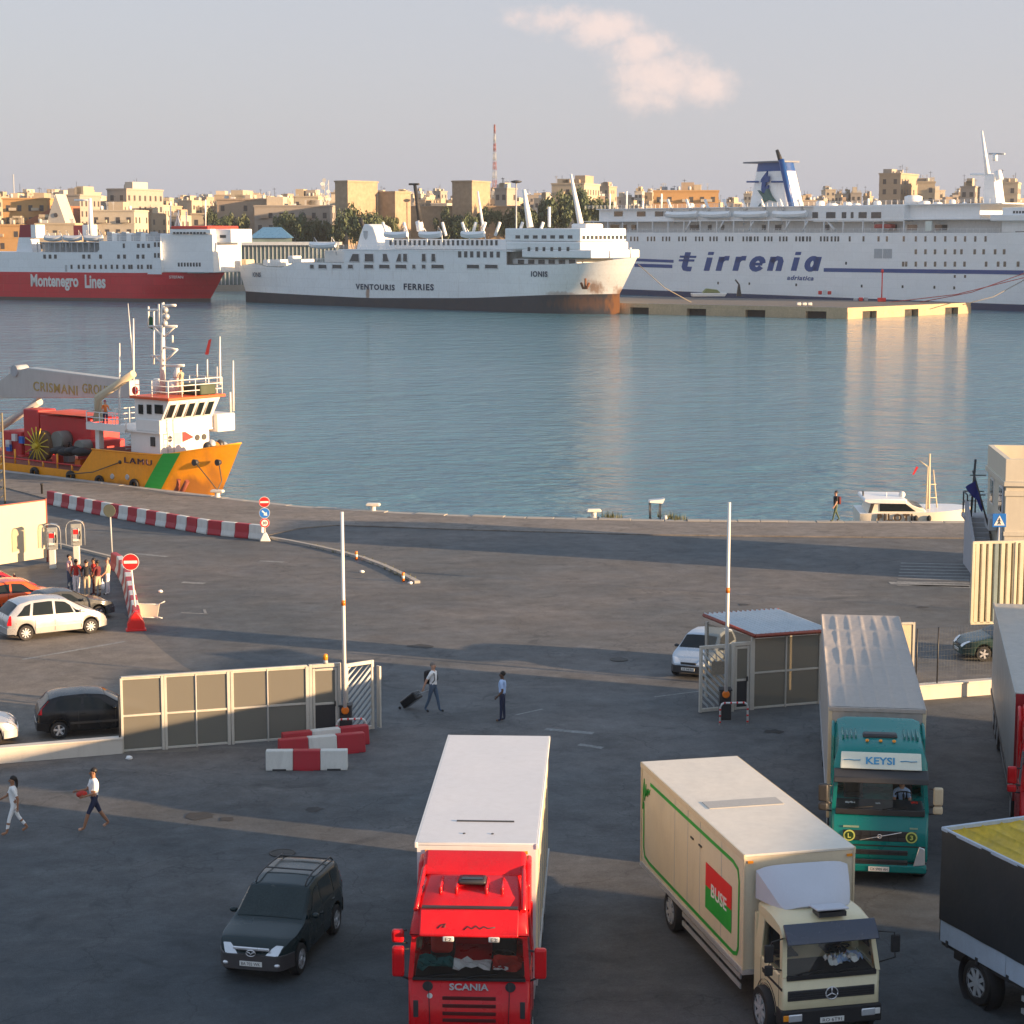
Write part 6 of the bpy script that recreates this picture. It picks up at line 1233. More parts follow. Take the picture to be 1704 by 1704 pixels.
TEXTN = M('navy_letters', (.006, .03, .07), .5)
# ---- middle ferry
V_ = Ship('ferry', 'white ferry with rusty bow and dark waterline, middle of the three', (398, 503), (830, 519), 18)
wlb = V_.P(1031, 524, 9); dkb = V_.P(1060, 428, 9); top = lambda u: pl(TOPV, u)
TOPV = [(V_.P(x, y, o_).x, V_.P(x, y, o_).z) for x, y, o_ in ((396, 443, 0), (438, 434, 0), (446, 447, 0), (466, 448, 0), (476, 436, 0), (545, 437, 0), (860, 441, 0), (940, 440, 2), (1000, 436, 5), (1060, 428, 9))]
TOPV = sorted(TOPV); BOOTV = sorted([(V_.P(x, y, 0).x, V_.P(x, y, 0).z) for x, y in ((400, 485), (612, 496), (780, 496), (904, 491))] + [(dkb.x, V_.P(1038, 488, 9).z)])
RUSTY = M('rusty_white_hull', (.88, .88, .86), .45, var=.05, scale=.2, fine=1.5, dirt=.20, dcol=(.42, .30, .20))
def add_rust(m, spots):
    nt = m.node_tree; p = nt.nodes['Principled BSDF']; src = p.inputs['Base Color'].links[0].from_socket; co = _n(nt, 'ShaderNodeTexCoord')
    for c, r, amt in spots:
        sb = _n(nt, 'ShaderNodeVectorMath', operation='SUBTRACT'); sb.inputs[1].default_value = c; nt.links.new(co.outputs['Object'], sb.inputs[0])
        dv = _n(nt, 'ShaderNodeVectorMath', operation='DIVIDE'); dv.inputs[1].default_value = r; nt.links.new(sb.outputs[0], dv.inputs[0])
        ln = _n(nt, 'ShaderNodeVectorMath', operation='LENGTH'); nt.links.new(dv.outputs[0], ln.inputs[0])
        mp = _n(nt, 'ShaderNodeMapping'); mp.inputs['Scale'].default_value = (1, 1, .25); nt.links.new(co.outputs['Object'], mp.inputs[0])
        tn = _n(nt, 'ShaderNodeTexNoise'); tn.inputs['Scale'].default_value = 1.6; tn.inputs['Detail'].default_value = 5; nt.links.new(mp.outputs[0], tn.inputs['Vector'])
        ad = _n(nt, 'ShaderNodeMath', operation='MULTIPLY_ADD'); ad.inputs[1].default_value = 1.3; nt.links.new(tn.outputs[0], ad.inputs[0]); nt.links.new(ln.outputs['Value'], ad.inputs[2])
        mr_ = _n(nt, 'ShaderNodeMapRange'); mr_.inputs[1].default_value = 1.15; mr_.inputs[2].default_value = 1.75; mr_.inputs[3].default_value = amt; mr_.inputs[4].default_value = 0; nt.links.new(ad.outputs[0], mr_.inputs[0])
        mx_ = _n(nt, 'ShaderNodeMixRGB'); mx_.inputs[2].default_value = (.30, .12, .035, 1); nt.links.new(mr_.outputs[0], mx_.inputs[0]); nt.links.new(src, mx_.inputs[1]); src = mx_.outputs[0]
    nt.links.new(src, p.inputs['Base Color'])
plating(RUSTY, .05, .2); ra = V_.P(982, 476, 3); rb_ = V_.P(930, 490, 1); rc_ = V_.P(1034, 500, 9)
add_rust(RUSTY, ((tuple(ra + Vector((0, 0, -.6))), (1.9, 6, 2.0), .75), (tuple(rb_), (4, 5, .8), .5), (tuple(rc_ + Vector((0, 0, 1))), (1.6, 3, 2.5), .8), ((V_.P(612, 488, 0).x, 0, V_.P(612, 488, 0).z), (.8, 3, 2), .8)))
add_rust(BOOT, ((tuple(V_.P(975, 505, 2)), (10, 8, 2), .3), (tuple(V_.P(1033, 510, 9)), (3, 4, 5), .9)))
V_.hull(0, V_.P(880, 500, 0).x, wlb.x, dkb.x, top, lambda u: pl(BOOTV, u), [RUSTY, BOOT, DECKM])
zt = V_.P(660, 417, 0).z; zm = TOPV[6][1]
u0, u1 = V_.P(572, 430, .05).x, V_.P(842, 430, .05).x
pz = V_.P(640, 437, 0).z - 1.0
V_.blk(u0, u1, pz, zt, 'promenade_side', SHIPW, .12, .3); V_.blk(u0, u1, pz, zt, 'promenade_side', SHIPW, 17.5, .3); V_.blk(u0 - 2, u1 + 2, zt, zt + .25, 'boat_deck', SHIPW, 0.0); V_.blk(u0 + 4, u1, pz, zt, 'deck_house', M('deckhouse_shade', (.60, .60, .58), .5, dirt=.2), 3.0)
for x0, x1, c0_, c1_ in ((581, 598, .35, 0), (607, 622, 0, 0), (637, 648, .0, .35), (659, 668, .5, 0), (671, 678, 0, 0), (702, 709, 0, 0), (718, 725, 0, 0)): V_.win(x0, 422, x1, 436, .10, 'promenade_opening', cut0=c0_, cut1=c1_)
for x0, x1 in ((516, 523), (530, 544), (553, 569), (579, 588), (606, 622), (631, 649), (658, 677), (686, 692), (702, 709), (718, 739), (777, 798), (807, 829)): V_.win(x0, 440, x1, 447.5, .02)
V_.dots([(x, 423) for x in (765, 775, 785, 796, 807, 818, 829)], 1.0, 1.5, .10, 'small_windows')
V_.text('VENTOURIS', 592, 472, 657, 483.5, TEXTN, bold=.032, space=1.2); V_.text('FERRIES', 672, 471.5, 722, 483.5, TEXTN, bold=.032, space=1.2); V_.text('IONIS', 884, 451, 911, 461, TEXTN, -.03, bold=.02, space=1.15); V_.text('IONIS', 421, 453, 434, 461, TEXTN, .2)
# bridge block, tiers and lit front
for x0, y0, x1, y1, off, nm in ((840, 380, 966, 402, 1.0, 'bridge'), (842, 402, 966, 416, .6, 'bridge_tier'), (868, 415, 984, 430, .5, 'front_house'), (852, 430, 960, 442, 2.5, 'lower_house')): V_.block(x0, y0, x1, y1, nm, SHIPW, off, 18 - 2 * off, .25)
fu = V_.P(966, 395, 1.0).x + .02; zb0, zb1 = V_.P(905, 398, 1.0).z, V_.P(905, 392, 1.0).z
for k in range(11): y = 1.6 + k * 1.45; MB().bx(fu - .05, fu + .06, y, y + .95, zb0, zb1).build('bridge_window', PANEB, V_.o)
for k in range(7): x = 858 + k * 14.5; V_.win(x, 391.5, x + 7.5, 397, 1.0, 'bridge_window', False)
V_.dots([(x, 414.5) for x in (880, 893, 905, 918, 931, 945)], .7, .9, .48, 'small_windows')
for k in range(6): x = 862 + k * 17; V_.win(x, 432, x + 10, 439, 2.45, 'front_opening', False)
# funnel, masts, boats
f0, f1 = V_.P(597, 410, 7), V_.P(636, 410, 7); ftop = V_.P(613, 373, 7); V_f = MB(); V_f.prism([(f0.x, zt), (f1.x, zt), (f1.x - 1.0, zt + 3.4), (V_.P(626, 380, 7).x, ftop.z - .7), (V_.P(617, 373, 7).x, ftop.z), (V_.P(610, 374, 7).x, ftop.z), (V_.P(603, 392, 7).x, V_.P(603, 392, 7).z)], 'y', 6, 12); fo = V_f.build('funnel', SHIPW, V_.o, .3, 2); MB().tube([V_.P(605, 378, 9), V_.P(599, 364, 9)], .55, 8).build('exhaust_pipe', BLACK, fo); 
q = V_.P(608.5, 391, 5.98); MB().prism([(q.x - .8, q.z + 1), (q.x + .8, q.z + 1), (q.x + .6, q.z - .6), (q.x, q.z - 1.2), (q.x - .6, q.z - .6)], 'y', 5.9, 6.0).build('funnel_crest', GREYP, fo)
V_.pole([(699, 370), (690, 306)], 9, .65, 'mast', BLACK, .4); V_.pole([(681, 306.5), (697, 306.5)], 9, .25, 'crosstree', BLACK); V_.pole([(700, 384), (697, 368)], 9, .9, 'mast_foot', SHIPW)
V_.pole([(966, 372), (950, 290)], 9, .7, 'mast', SHIPW, .3); V_.block(950, 372, 976, 382, 'mast_house', SHIPW, 6, 6, .4)
V_.pole([(804, 380), (795, 318)], 9, .35, 'derrick', SHIPW, .2); V_.pole([(882, 378), (872, 316)], 9, .8, 'mast', SHIPW, .45); V_.pole([(914, 378), (914, 344)], 9, .35, 'signal_mast')
for x, dx in ((644, -7), (678, -6), (742, -6), (776, -7), (786, 6), (800, 8), (824, 8), (862, 8), (896, 8)): V_.pole([(x, 392), (x + dx, 370)], 4, .35, 'derrick_post', SHIPW)
for x0, x1 in ((516, 558), (640, 678), (698, 734), (768, 806)): V_.lifeboat(x0, x1, 397 if x0 > 600 else 414, 1.7, 1.0, SHIPW)
V_.block(640, 398, 842, 416, 'upper_house', SHIPW, 4, 10, .1); V_.dots([(650 + 8 * k, 404) for k in range(23)], .7, 1.2, 3.97, 'small_windows')
V_.rail(u0 - 2, u1, zt + .25, .1); V_.rail(V_.P(478, 436, 0).x, V_.P(545, 436, 0).x, TOPV[5][1], .2); V_.block(540, 417, 575, 437, 'after_house', SHIPW, 3.0, 12, .1)
V_.block(438, 432, 446, 448, 'stern_frame', SHIPW, 1, 16); 
for k, (x, y) in enumerate(((410, 438), (488, 432), (452, 440), (462, 441))): p = V_.P(x, y, 5); MB().bx(p.x - 1, p.x + 1, 4, 7, p.z - 1, p.z + 1).build('deck_gear', SHIPW if k % 2 else CREAM, V_.o, .2)
V_.pole([(1050, 432), (1049, 412)], 8.6, .25, 'bow_staff')
# anchor with rust streak
p = V_.P(980, 472, 3.2); an = MB(); an.tube([p + Vector((0, -1.2, 1.2)), p + Vector((0, -1.3, -1.0))], .25, 6); an.tube([p + Vector((-1.2, -1.3, .2)), p + Vector((-.5, -1.4, -1.0)), p + Vector((.5, -1.4, -1.0)), p + Vector((1.2, -1.3, .2))], .3, 6); an.build('anchor', M('rust', (.16, .06, .025), .9, var=.3), V_.o)
def decal(s, pts, name, mat, hullobj=None):
    pass
# ---- right ferry
T_ = Ship('ferry', 'large white ferry with blue stripe and blue-banded funnel at right', (1080, 492), (1640, 516), 22)
TU = lambda x, y=440, off=0: T_.P(x, y, off).x
us0 = TU(972, 480) - 5; ztd = T_.P(1300, 387, 0).z
T_.hull(us0, TU(1640), TU(1640) + 48, TU(1640) + 58, lambda u: ztd if u < TU(1660) else ztd + (u - TU(1660)) * .02, lambda u: 1.6 - .0 * u, [SHIPW, M('ferry_boot_blue', (.01, .03, .10), .5, var=.1), DECKM], stern=.95)
TB = M('tirr_blue', (.004, .06, .25), .4, var=.06)
def ribbon(m, pts, w, z0, z1, f):
    n = len(pts); L, R_ = [], []
    for i, p in enumerate(pts):
        a_, c_ = Vector(pts[max(0, i - 1)]), Vector(pts[min(n - 1, i + 1)]); d = (c_ - a_).normalized(); k = Vector((-d.y, d.x)) * w / 2; q = Vector(p); L.append(q + k); R_.append(q - k)
    for i in range(n - 1):
        q = [L[i], L[i + 1], R_[i + 1], R_[i]]; m.add([f(v, z0) for v in q] + [f(v, z1) for v in q], [(0, 1, 2, 3), (7, 6, 5, 4), (0, 4, 5, 1), (1, 5, 6, 2), (2, 6, 7, 3), (3, 7, 4, 0)])
def arc(cx, cy, rx, ry, a0, a1, n=12): return [(cx + rx * math.cos(D(lerp(a0, a1, i / n))), cy + ry * math.sin(D(lerp(a0, a1, i / n)))) for i in range(n + 1)]
GLY = {'t': [[(.22, 1.32), (.22, .30), (.28, .17), (.44, .14), (.66, .14)], [(-.20, 1.0), (.76, 1.0)], [(-.20, .74), (.70, .74)]], 'i': [[(.2, .95), (.2, 0)], [(.2, 1.34), (.2, 1.12)]],
       'r': [[(.16, 1.0), (.16, 0)], [(.16, .62), (.24, .80), (.40, .90), (.60, .90)]], 'e': [arc(.40, .50, .30, .40, 5, 330), [(.12, .48), (.70, .48)]],
       'n': [[(.14, 1.0), (.14, 0)], [(.14, .60), (.22, .80), (.40, .90), (.56, .86), (.64, .68), (.64, 0)]], 'a': [arc(.36, .50, .26, .40, 0, 360, 18), [(.66, 1.0), (.66, 0)]]}
for ch, x0 in (('t', 1128), ('i', 1167), ('r', 1188), ('r', 1216), ('e', 1243), ('n', 1274), ('i', 1312), ('a', 1335)):
    x0 += 3; pb_ = T_.P(x0, 450.5, 0); sc_h = T_.P(x0, 427, 0).z - pb_.z; m = MB(); sw_ = (T_.P(x0 + 29, 450, 0).x - pb_.x) * 1.0
    for si, st_ in enumerate(GLY[ch]): ribbon(m, st_, .15 if ch == 't' and si else .20 if ch == 'e' and si else .33, 0, 1, lambda v, z: (pb_.x + (v.x * .98 + .20 * v.y) * sw_, -.06 + .07 * z, pb_.z + v.y * sc_h))
    m.build('letter', TB, T_.o)
T_.text('adriatica', 1310, 458, 1354, 467, TB, shear=.25, bold=.02, space=1.1)
def stripe_(x0, y0, x1, y1, h): a, b = T_.P(x0, y0, 0), T_.P(x1, y1, 0); hh = h * 440 / F * 1.2; MB().add([(a.x, -.05, a.z), (b.x, -.05, b.z), (b.x, -.05, b.z - hh), (a.x, -.05, a.z - hh), (a.x, .01, a.z), (b.x, .01, b.z), (b.x, .01, b.z - hh), (a.x, .01, a.z - hh)], [(0, 1, 2, 3), (0, 4, 5, 1), (3, 2, 6, 7)]).build('hull_stripe', TB, T_.o)
stripe_(1056, 430, 1121, 432.5, 5); stripe_(1056, 438.5, 1119, 440.5, 6); stripe_(1371, 446, 1704, 450, 6)
rows = [x + dx for x in (1000, 1025, 1050, 1078, 1103, 1130, 1158, 1182, 1208, 1237, 1250, 1273, 1298, 1325, 1337, 1366, 1384) for dx in (0, 6, 11)]
T_.dots([(x, 397.5) for x in rows] + [(x, 397.5) for x in (1414, 1437, 1462, 1476, 1504, 1524, 1540, 1556, 1573, 1590, 1606, 1623, 1640)], .65, 1.3)
T_.dots([(x, 419) for x in (1524, 1540, 1556, 1573, 1589, 1600, 1622, 1637, 1656, 1671)] + [(x, 439.5) for x in (1503, 1508, 1524, 1540, 1556, 1573, 1589, 1605, 1641, 1661, 1672, 1694)], .75, 1.2)
T_.dots([(x, y) for x, y in ((1408, 438), (1589, 460), (1606, 460), (1195, 471), (1247, 472), (1325, 474), (1434, 476), (1502, 477), (1555, 478), (1588, 479))], .6, .7)
for x0, x1 in ((1455, 1468), (1470, 1475), (1476, 1484)): T_.win(x0, 414, x1, 430, 0, 'side_vent', False, mat=GREYP)
T_.win(988, 394, 995, 406, 0, 'side_vent', False, mat=GREYP)
z2 = T_.P(1200, 368, 0).z; z3 = T_.P(1200, 346, 0).z
uA, uB, uC = TU(978) - 6, TU(1365), TU(1660)
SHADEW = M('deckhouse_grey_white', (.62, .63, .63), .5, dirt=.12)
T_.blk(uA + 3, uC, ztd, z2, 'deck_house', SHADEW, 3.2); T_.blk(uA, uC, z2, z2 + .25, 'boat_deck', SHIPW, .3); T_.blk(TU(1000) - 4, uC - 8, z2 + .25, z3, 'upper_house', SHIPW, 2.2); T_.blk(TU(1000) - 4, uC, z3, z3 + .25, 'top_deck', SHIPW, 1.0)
T_.blk(TU(1350), TU(1500), z2 - .3, z3, 'side_house', SHIPW, .4, 4)
for x in (1022, 1060, 1090, 1106): T_.win(x, 352, x + 14, 360, 2.15, 'deck_window', False)
for x, w in ((1352, 9), (1375, 15), (1401, 7), (1416, 4), (1429, 13), (1450, 16)): T_.win(x, 353, x + w, 363, .38, 'deck_window', False)
for x, w in ((992, 13), (1016, 14), (1036, 7), (1051, 8), (1148, 16), (1178, 6), (1200, 5), (1268, 6), (1290, 10), (1370, 10), (1480, 12), (1510, 16), (1556, 20)): T_.win(x, 374, x + w, 383, 3.15, 'deck_window', False)
for k in range(20): p = lerp(uA + 1, TU(1500), k / 19); MB().bx(p - .15, p + .15, .4, .7, ztd, z2).build('deck_post', SHIPW, T_.o)
T_.rail(uA, uC, ztd, .2); T_.rail(uA + 3, uC, z3 + .25, 1.1)
for x0, x1 in ((1108, 1160), (1164, 1214), (1222, 1276), (1286, 1342)): T_.lifeboat(x0, x1, 364, 2.0, .4, SHIPW)
for k in range(8): x = 1118 + k * 31; T_.pole([(x, 350), (x - 7, 332)], 2, .38, 'davit_arm', SHIPW)
for x in (1135, 1190, 1240, 1300, 1330): T_.pole([(x + 6, 384), (x + 14, 368)], .3, .2, 'stair', SHIPW)
# funnel
ft0, ft1 = T_.P(1243, 346, 8), T_.P(1314, 346, 8); fz = T_.P(1280, 268, 8).z; a0, a1 = T_.P(1255, 268, 8).x, T_.P(1299, 268, 8).x
def fun(zA, zB, mat, nm, par, d0=7.0, d1=15.0):
    def at_(z): t = (z - z3) / (fz - z3); return lerp(ft0.x, a0, t), lerp(ft1.x, a1, t), lerp(d0, d0 + 1.3, t), lerp(d1, d1 - 1.3, t)
    rg = []
    for z in (zA, zB):
        x0, x1, y0, y1 = at_(z); c = (x0 + x1) / 2; rg.append([(c + (x1 - x0) / 2 * sg(math.cos(t)), (y0 + y1) / 2 + (y1 - y0) / 2 * sg(math.sin(t)), z) for t in [k * 2 * math.pi / 24 for k in range(24)]])
    return MB().loft(rg, 0, True, True).build(nm, mat, par, smooth=40)
def sg(v): return math.copysign(abs(v) ** .55, v)
zt_b = T_.P(1280, 285, 8).z; fo = fun(z3, zt_b, SHIPW, 'funnel', T_.o); fun(zt_b, fz - .4, TB, 'funnel_band', fo); MB().bx(T_.P(1239, 268, 8).x, a1 + .3, 7.5, 14.5, fz - .4, fz).build('funnel_cap', M('cap_grey', (.16, .17, .2), .6), fo)
MB().tube([T_.P(1300, 266, 7), T_.P(1318, 346, 7)], .8, 8).build('exhaust_casing', TB, fo); MB().tube([T_.P(1293, 250, 8), T_.P(1300, 270, 8)], .45, 8, r1=.7).build('exhaust_pipe', BLACK, fo)
pc = T_.P(1274, 303, 7.1); lettering('t', 3.4, 6.0, TB, fo, (pc.x, 7.0, pc.z), (1, 0, 0), (0, 0, 1), 'funnel_letter', shear=.2, bold=.06, thick=.5); MB().tube([T_.P(1243, 302.5, 7.2), T_.P(1262, 302.5, 7.2)], .28, 6).build('funnel_bar', TB, fo); MB().tube([T_.P(1284, 302.5, 7.2), T_.P(1311, 302.5, 7.2)], .28, 6).build('funnel_bar', TB, fo)
gp = T_.P(1275, 326, 6.6); MB().prism([(gp.x - 3.6, gp.z + 1.6), (gp.x - 1, gp.z + .4), (gp.x + .2, gp.z + 2.0), (gp.x + 1.4, gp.z + .3), (gp.x + 3.6, gp.z - 1.6), (gp.x + .6, gp.z - 1.0), (gp.x - 3.2, gp.z - 2.8), (gp.x - 1.2, gp.z - .6)], 'y', 6.5, 7.4).build('funnel_emblem', M('emblem_green', (.06, .14, .13), .6), fo)
# bridge at the right edge and mast
bz0, bz1 = T_.P(1690, 420, 0).z, T_.P(1690, 345, 0).z
T_.blk(TU(1662), TU(1662) + 16, ztd, bz1, 'bridge', SHIPW, .5, bevel=.2); T_.blk(TU(1652), TU(1652) + 12, T_.P(1660, 368, 0).z, T_.P(1660, 357, 0).z, 'bridge_wing', SHIPW, -1.5, bevel=.2)
for k in range(5): T_.win(1686 + k * 5, 351, 1689 + k * 5, 355, .48, 'bridge_window', False)
T_.win(1690, 385, 1704, 412, .45, 'bridge_window', False)
mm = MB(); m0, m1, m2 = T_.P(1632, 347, 9), T_.P(1656, 347, 9), T_.P(1644, 292, 9); mm.prism([(m0.x, z3), (m1.x, z3), (m2.x + 1.2, m2.z), (m2.x - 1.6, m2.z)], 'y', 9.5, 12.5); mo = mm.build('mast', SHIPW, T_.o, .2)
T_.pole([(1644, 292), (1634, 218)], 11, .7, 'mast', SHIPW, .25); T_.pole([(1616, 291), (1660, 291)], 11, .35, 'crosstree'); T_.pole([(1646, 256), (1672, 256)], 10.5, .22, 'radar', GREYP); T_.pole([(1656, 268), (1656, 256)], 10.5, .6, 'radar_post'); T_.pole([(1664, 300), (1660, 285)], 10, .9, 'radar_dome')
for x, h_, w in ((1070, 334, .3), (1101, 322, .25), (1043, 318, .25), (1015, 322, .25), (1365, 334, 1.2), (1385, 338, 1.5), (1410, 336, 1.1), (1425, 338, 1.2), (1445, 330, .3), (1520, 325, 2.2), (1538, 334, 1.5), (1560, 336, 1.2), (1585, 332, .8), (1605, 336, .6), (1670, 336, .5), (1460, 334, 1.0), (1150, 338, .9), (1170, 340, .6)): p = T_.P(x, h_, 8); MB().lathe([(w, z3), (w, p.z - .3), (w * .6, p.z)], (p.x, 8, 0), 8).build('ventilator' if w > .5 else 'aerial', SHIPW, T_.o)
p = T_.P(1470, 377, 1); MB().bx(p.x - 3, p.x + 3, .6, 2.4, p.z - .5, p.z + .6).build('rescue_boat', M('rescue_red', (.40, .06, .05), .5), T_.o, .3); T_.pole([(1455, 372), (1448, 362), (1462, 362)], 1.2, .3, 'rescue_davit'); T_.pole([(1389, 383), (1372, 361)], 1, .3, 'derrick')
T_.block(1540, 368, 1550, 384, 'deck_sign', M('lit_sign', (.70, .75, .68), .5), .1, .3)
# ---- left ferry
RH = M('ferry_red', (.60, .010, .028), .4, var=.06, scale=.2, fine=1.5, dirt=.18, dcol=(.2, .02, .03))
N_ = Ship('ferry', 'red-hulled white ferry with red funnel at the left edge', (0, 499), (300, 503.5), 17)
plating(RH, .10, .10); NU = lambda x, y=450, off=0: N_.P(x, y, off).x
zr = N_.P(150, 453.5, 0).z; ub = NU(215); we = N_.P(351, 505, 8.5).x; de = N_.P(375, 450, 8.5).x
N_.hull(NU(-260), ub, we, de, lambda u: pl([(NU(0), zr), (NU(230), zr), (de, zr + .45)], u), lambda u: .9, [RH, M('ferry_boot_grey', (.10, .075, .07), .7, var=.2), DECKM])
LBL = M('letters_cream', (.72, .70, .66), .5)
N_.text('Montenegro', 51, 456, 131, 484, LBL, bold=.03); N_.text('Lines', 141, 457, 176, 480, LBL, bold=.03); N_.text('SVETI STEFAN', 263, 458.5, 305, 463.5, LBL, .9)
zu = N_.P(150, 420, 0).z
BW = M('ferry_pale', (.80, .83, .85), .45, var=.04, dirt=.1)
u_a, u_b = NU(-260), NU(268)
N_.blk(u_a, u_b, zr - .3, zu, 'side_house', BW, .05, 16.9, 0)
N_.blk(NU(166), u_b, zu, N_.P(200, 401, 0).z, 'upper_house', BW, .05, 16.9); 
MB().prism([(NU(162), zu), (NU(178), zu), (NU(178), N_.P(170, 401, 0).z)], 'y', .06, 1.0).build('sloped_end', BW, N_.o)
# bow bulwark, pale green rim
plating(BW, .05, .12); rim = M('pale_green_rim', (.50, .58, .52), .5)
N_.blk(u_b, NU(330), zr, N_.P(300, 447.5, 0).z, 'bow_bulwark', rim, 2.2, 12.6)
for xs_, yr in (((72, 81, 90, 137, 146, 165, 195, 205, 227, 236), 427), ((228, 236, 245), 409)):
    for x in xs_: N_.win(x, yr - 3.4, x + 4.6, yr + 3.4, .04, 'window', False)
N_.dots([(x, 444) for x in (119, 131, 139, 149, 158, 168, 176, 186, 195, 206, 215, 219, 230, 236, 246, 251)], .6, 1.1); N_.dots([(258, 425), (264, 425), (258, 407), (264, 407), (206, 409)], .6, 1.2)
N_.win(108, 441, 112, 452, .04, 'pilot_door', False, mat=GREYP)
# white front house with bridge and red stripe
zb_ = N_.P(300, 389, 2).z
N_.blk(NU(264), N_.P(358, 420, 2).x, zr + .2, zb_, 'front_house', SHIPW, 1.0, 15, .2); N_.blk(N_.P(284, 385, 1).x, N_.P(352, 385, 1).x, zb_, N_.P(300, 381, 1).z, 'bridge', SHIPW, .6, 15.6, .15)
N_.blk(N_.P(286, 380, 1).x, N_.P(348, 380, 1).x, N_.P(300, 381, 1).z, N_.P(300, 376, 1).z, 'bridge_roof', M('bridge_red', (.72, .05, .03), .4), .5, 15.8, .15)
N_.blk(N_.P(352, 390, 3).x, N_.P(385, 390, 3).x, N_.P(370, 404, 3).z, N_.P(370, 381, 3).z, 'bridge_wing', SHIPW, 3, 11, .2); N_.win(366, 391, 376, 396, 2.98, 'wing_window', False)
for k in range(10): N_.win(288 + k * 5.6, 386, 292 + k * 5.6, 389.5, .58, 'bridge_window', False)
for k in range(8): N_.win(296 + k * 5, 437, 299 + k * 5, 443.5, .98, 'mooring_opening', False)
# funnel pair, lifeboats
zf_ = N_.P(45, 374, 3).z; f = MB(); f.prism([(NU(31, 420, 3), zu), (NU(58, 420, 3), zu), (NU(54, 400, 3), N_.P(54, 395, 3).z), (NU(35, 400, 3), N_.P(35, 395, 3).z)], 'y', 2, 6); fo = f.build('funnel', BW, N_.o); g = MB(); g.prism([(NU(35, 400, 3), N_.P(35, 395, 3).z), (NU(58, 400, 3), N_.P(54, 395, 3).z), (NU(58, 385, 3), zf_), (NU(37, 385, 3), zf_)], 'y', 2.05, 5.95); g.build('funnel_band', M('funnel_red', (.28, .012, .03), .5), fo); N_.block(51, 374, 60, 396, 'funnel_end', SHIPW, 2, 4.2)
N_.block(122, 375, 146, 392, 'funnel', M('funnel_red_far', (.35, .02, .03), .5), 11, 4); N_.block(137, 374, 147, 392, 'funnel_end', SHIPW, 10.8, 4.4)
N_.pole([(152, 392), (150, 330)], 9, .8, 'mast', SHIPW, .4); N_.pole([(124, 333), (152, 333)], 9, .25, 'crosstree')
for x0, x1 in ((74, 103), (106, 136), (140, 171)): N_.lifeboat(x0, x1, 402, 1.7, 1.0, M('lifeboat_pale', (.62, .64, .66), .5) if x0 == 74 else bpy.data.materials['lifeboat_pale'])
for k in range(12): u = NU(62 + k * 9.5); MB().bx(u - .12, u + .12, .3, .6, zu, N_.P(100, 404, 0).z).build('deck_post', GREYP, N_.o)
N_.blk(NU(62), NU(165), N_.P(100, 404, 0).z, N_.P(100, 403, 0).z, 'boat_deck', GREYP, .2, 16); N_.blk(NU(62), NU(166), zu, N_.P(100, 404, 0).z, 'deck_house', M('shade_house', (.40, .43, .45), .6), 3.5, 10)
N_.rail(NU(166), u_b, N_.P(200, 401, 0).z, .3, 1.1); N_.block(180, 388, 262, 401, 'top_house', GREYP, 3, 11)
for k in range(10): p = N_.P(184 + k * 8, 392 + (k % 3) * 2, 2); MB().bx(p.x - .9, p.x + .9, 1.5, 2.8, p.z - 1.4, p.z + 1).build('deck_gear', (GREYP, SHIPW, STEEL)[k % 3], N_.o, .2)
for x, y in ((284, 335), (310, 352), (342, 332), (297, 350)): N_.pole([(x, 378), (x, y)], 8, .18, 'aerial')
N_.pole([(292, 376), (296, 356), (300, 376)], 7, .25, 'radar_frame')
# ---------------------------------------------------------------- orange supply ship at the quay, pilot boat, pier
qa, qb = G(0, 783), G(400, 832); qd = (qb - qa).normalized(); qn = Vector((-qd.y, qd.x, 0))
A_ = qa + qn * .7; S_ = Ship('supply_ship', 'orange supply ship with green stripe and white wheelhouse moored at left', None, None, 5.7, A_, A_ + qd)
OR = M('hull_orange', (.90, .34, .010), .45, var=.08, scale=.5, fine=4, dirt=.22, dcol=(.36, .11, .03)); HB = 5.7
tip = S_.P(401, 738, HB / 2); stem = S_.P(356, 836, HB / 2)
uf = S_.P(148, 752, 0).x; zf = S_.P(200, 753, 0).z; zl = S_.P(80, 778, 0).z
topS = lambda u: pl([(uf - .02, zl), (uf + .25, zf), (S_.P(265, 754, 0).x, zf + .05), (tip.x, tip.z)], u)
S_.hull(-24, S_.P(232, 760, 0).x, stem.x, tip.x, topS, lambda u: .35, [OR, M('boot_green', (.03, .30, .05), .5), M('deck_red', (.25, .06, .04), .8, var=.2)], N=48, p0=1.25, p1=1.75)
# green slanting stripe wrapped on the side
def side_off(u): 
    ub_ = S_.P(232, 760, 0).x
    if u < ub_: return 0
    s_ = (u - ub_) / (tip.x - ub_); return HB / 2 * s_ ** 1.7
gs = MB(); n = 8; a0_, a1_ = S_.P(267, 755, 0), S_.P(290, 755, 0); b0_, b1_ = S_.P(238, 815, 0), S_.P(263, 819, 0)
for i in range(n):
    for t0, t1 in ((i / n, (i + 1) / n),):
        q = [lerp(a0_, b0_, t0), lerp(a1_, b1_, t0), lerp(a1_, b1_, t1), lerp(a0_, b0_, t1)]; gs.add([(p.x, -.03 + side_off(p.x) * .6, p.z) for p in q], [(0, 1, 2, 3)])
add_rust(OR, ((tuple(S_.P(318, 815, 1.5)), (1.6, 3, 1.0), .8), (tuple(S_.P(366, 790, 2.8)), (.5, 2, 2.2), .6), (tuple(S_.P(212, 812, 0)), (3.0, 2, .5), .6)))
gs.build('green_stripe', M('stripe_green', (.02, .40, .05), .45, var=.08), S_.o)
DKT = M('dark_letters', (.05, .015, .04), .5); S_.text('LAMU', 208, 760.5, 254, 775, DKT, -.05, bold=0, space=1.25)
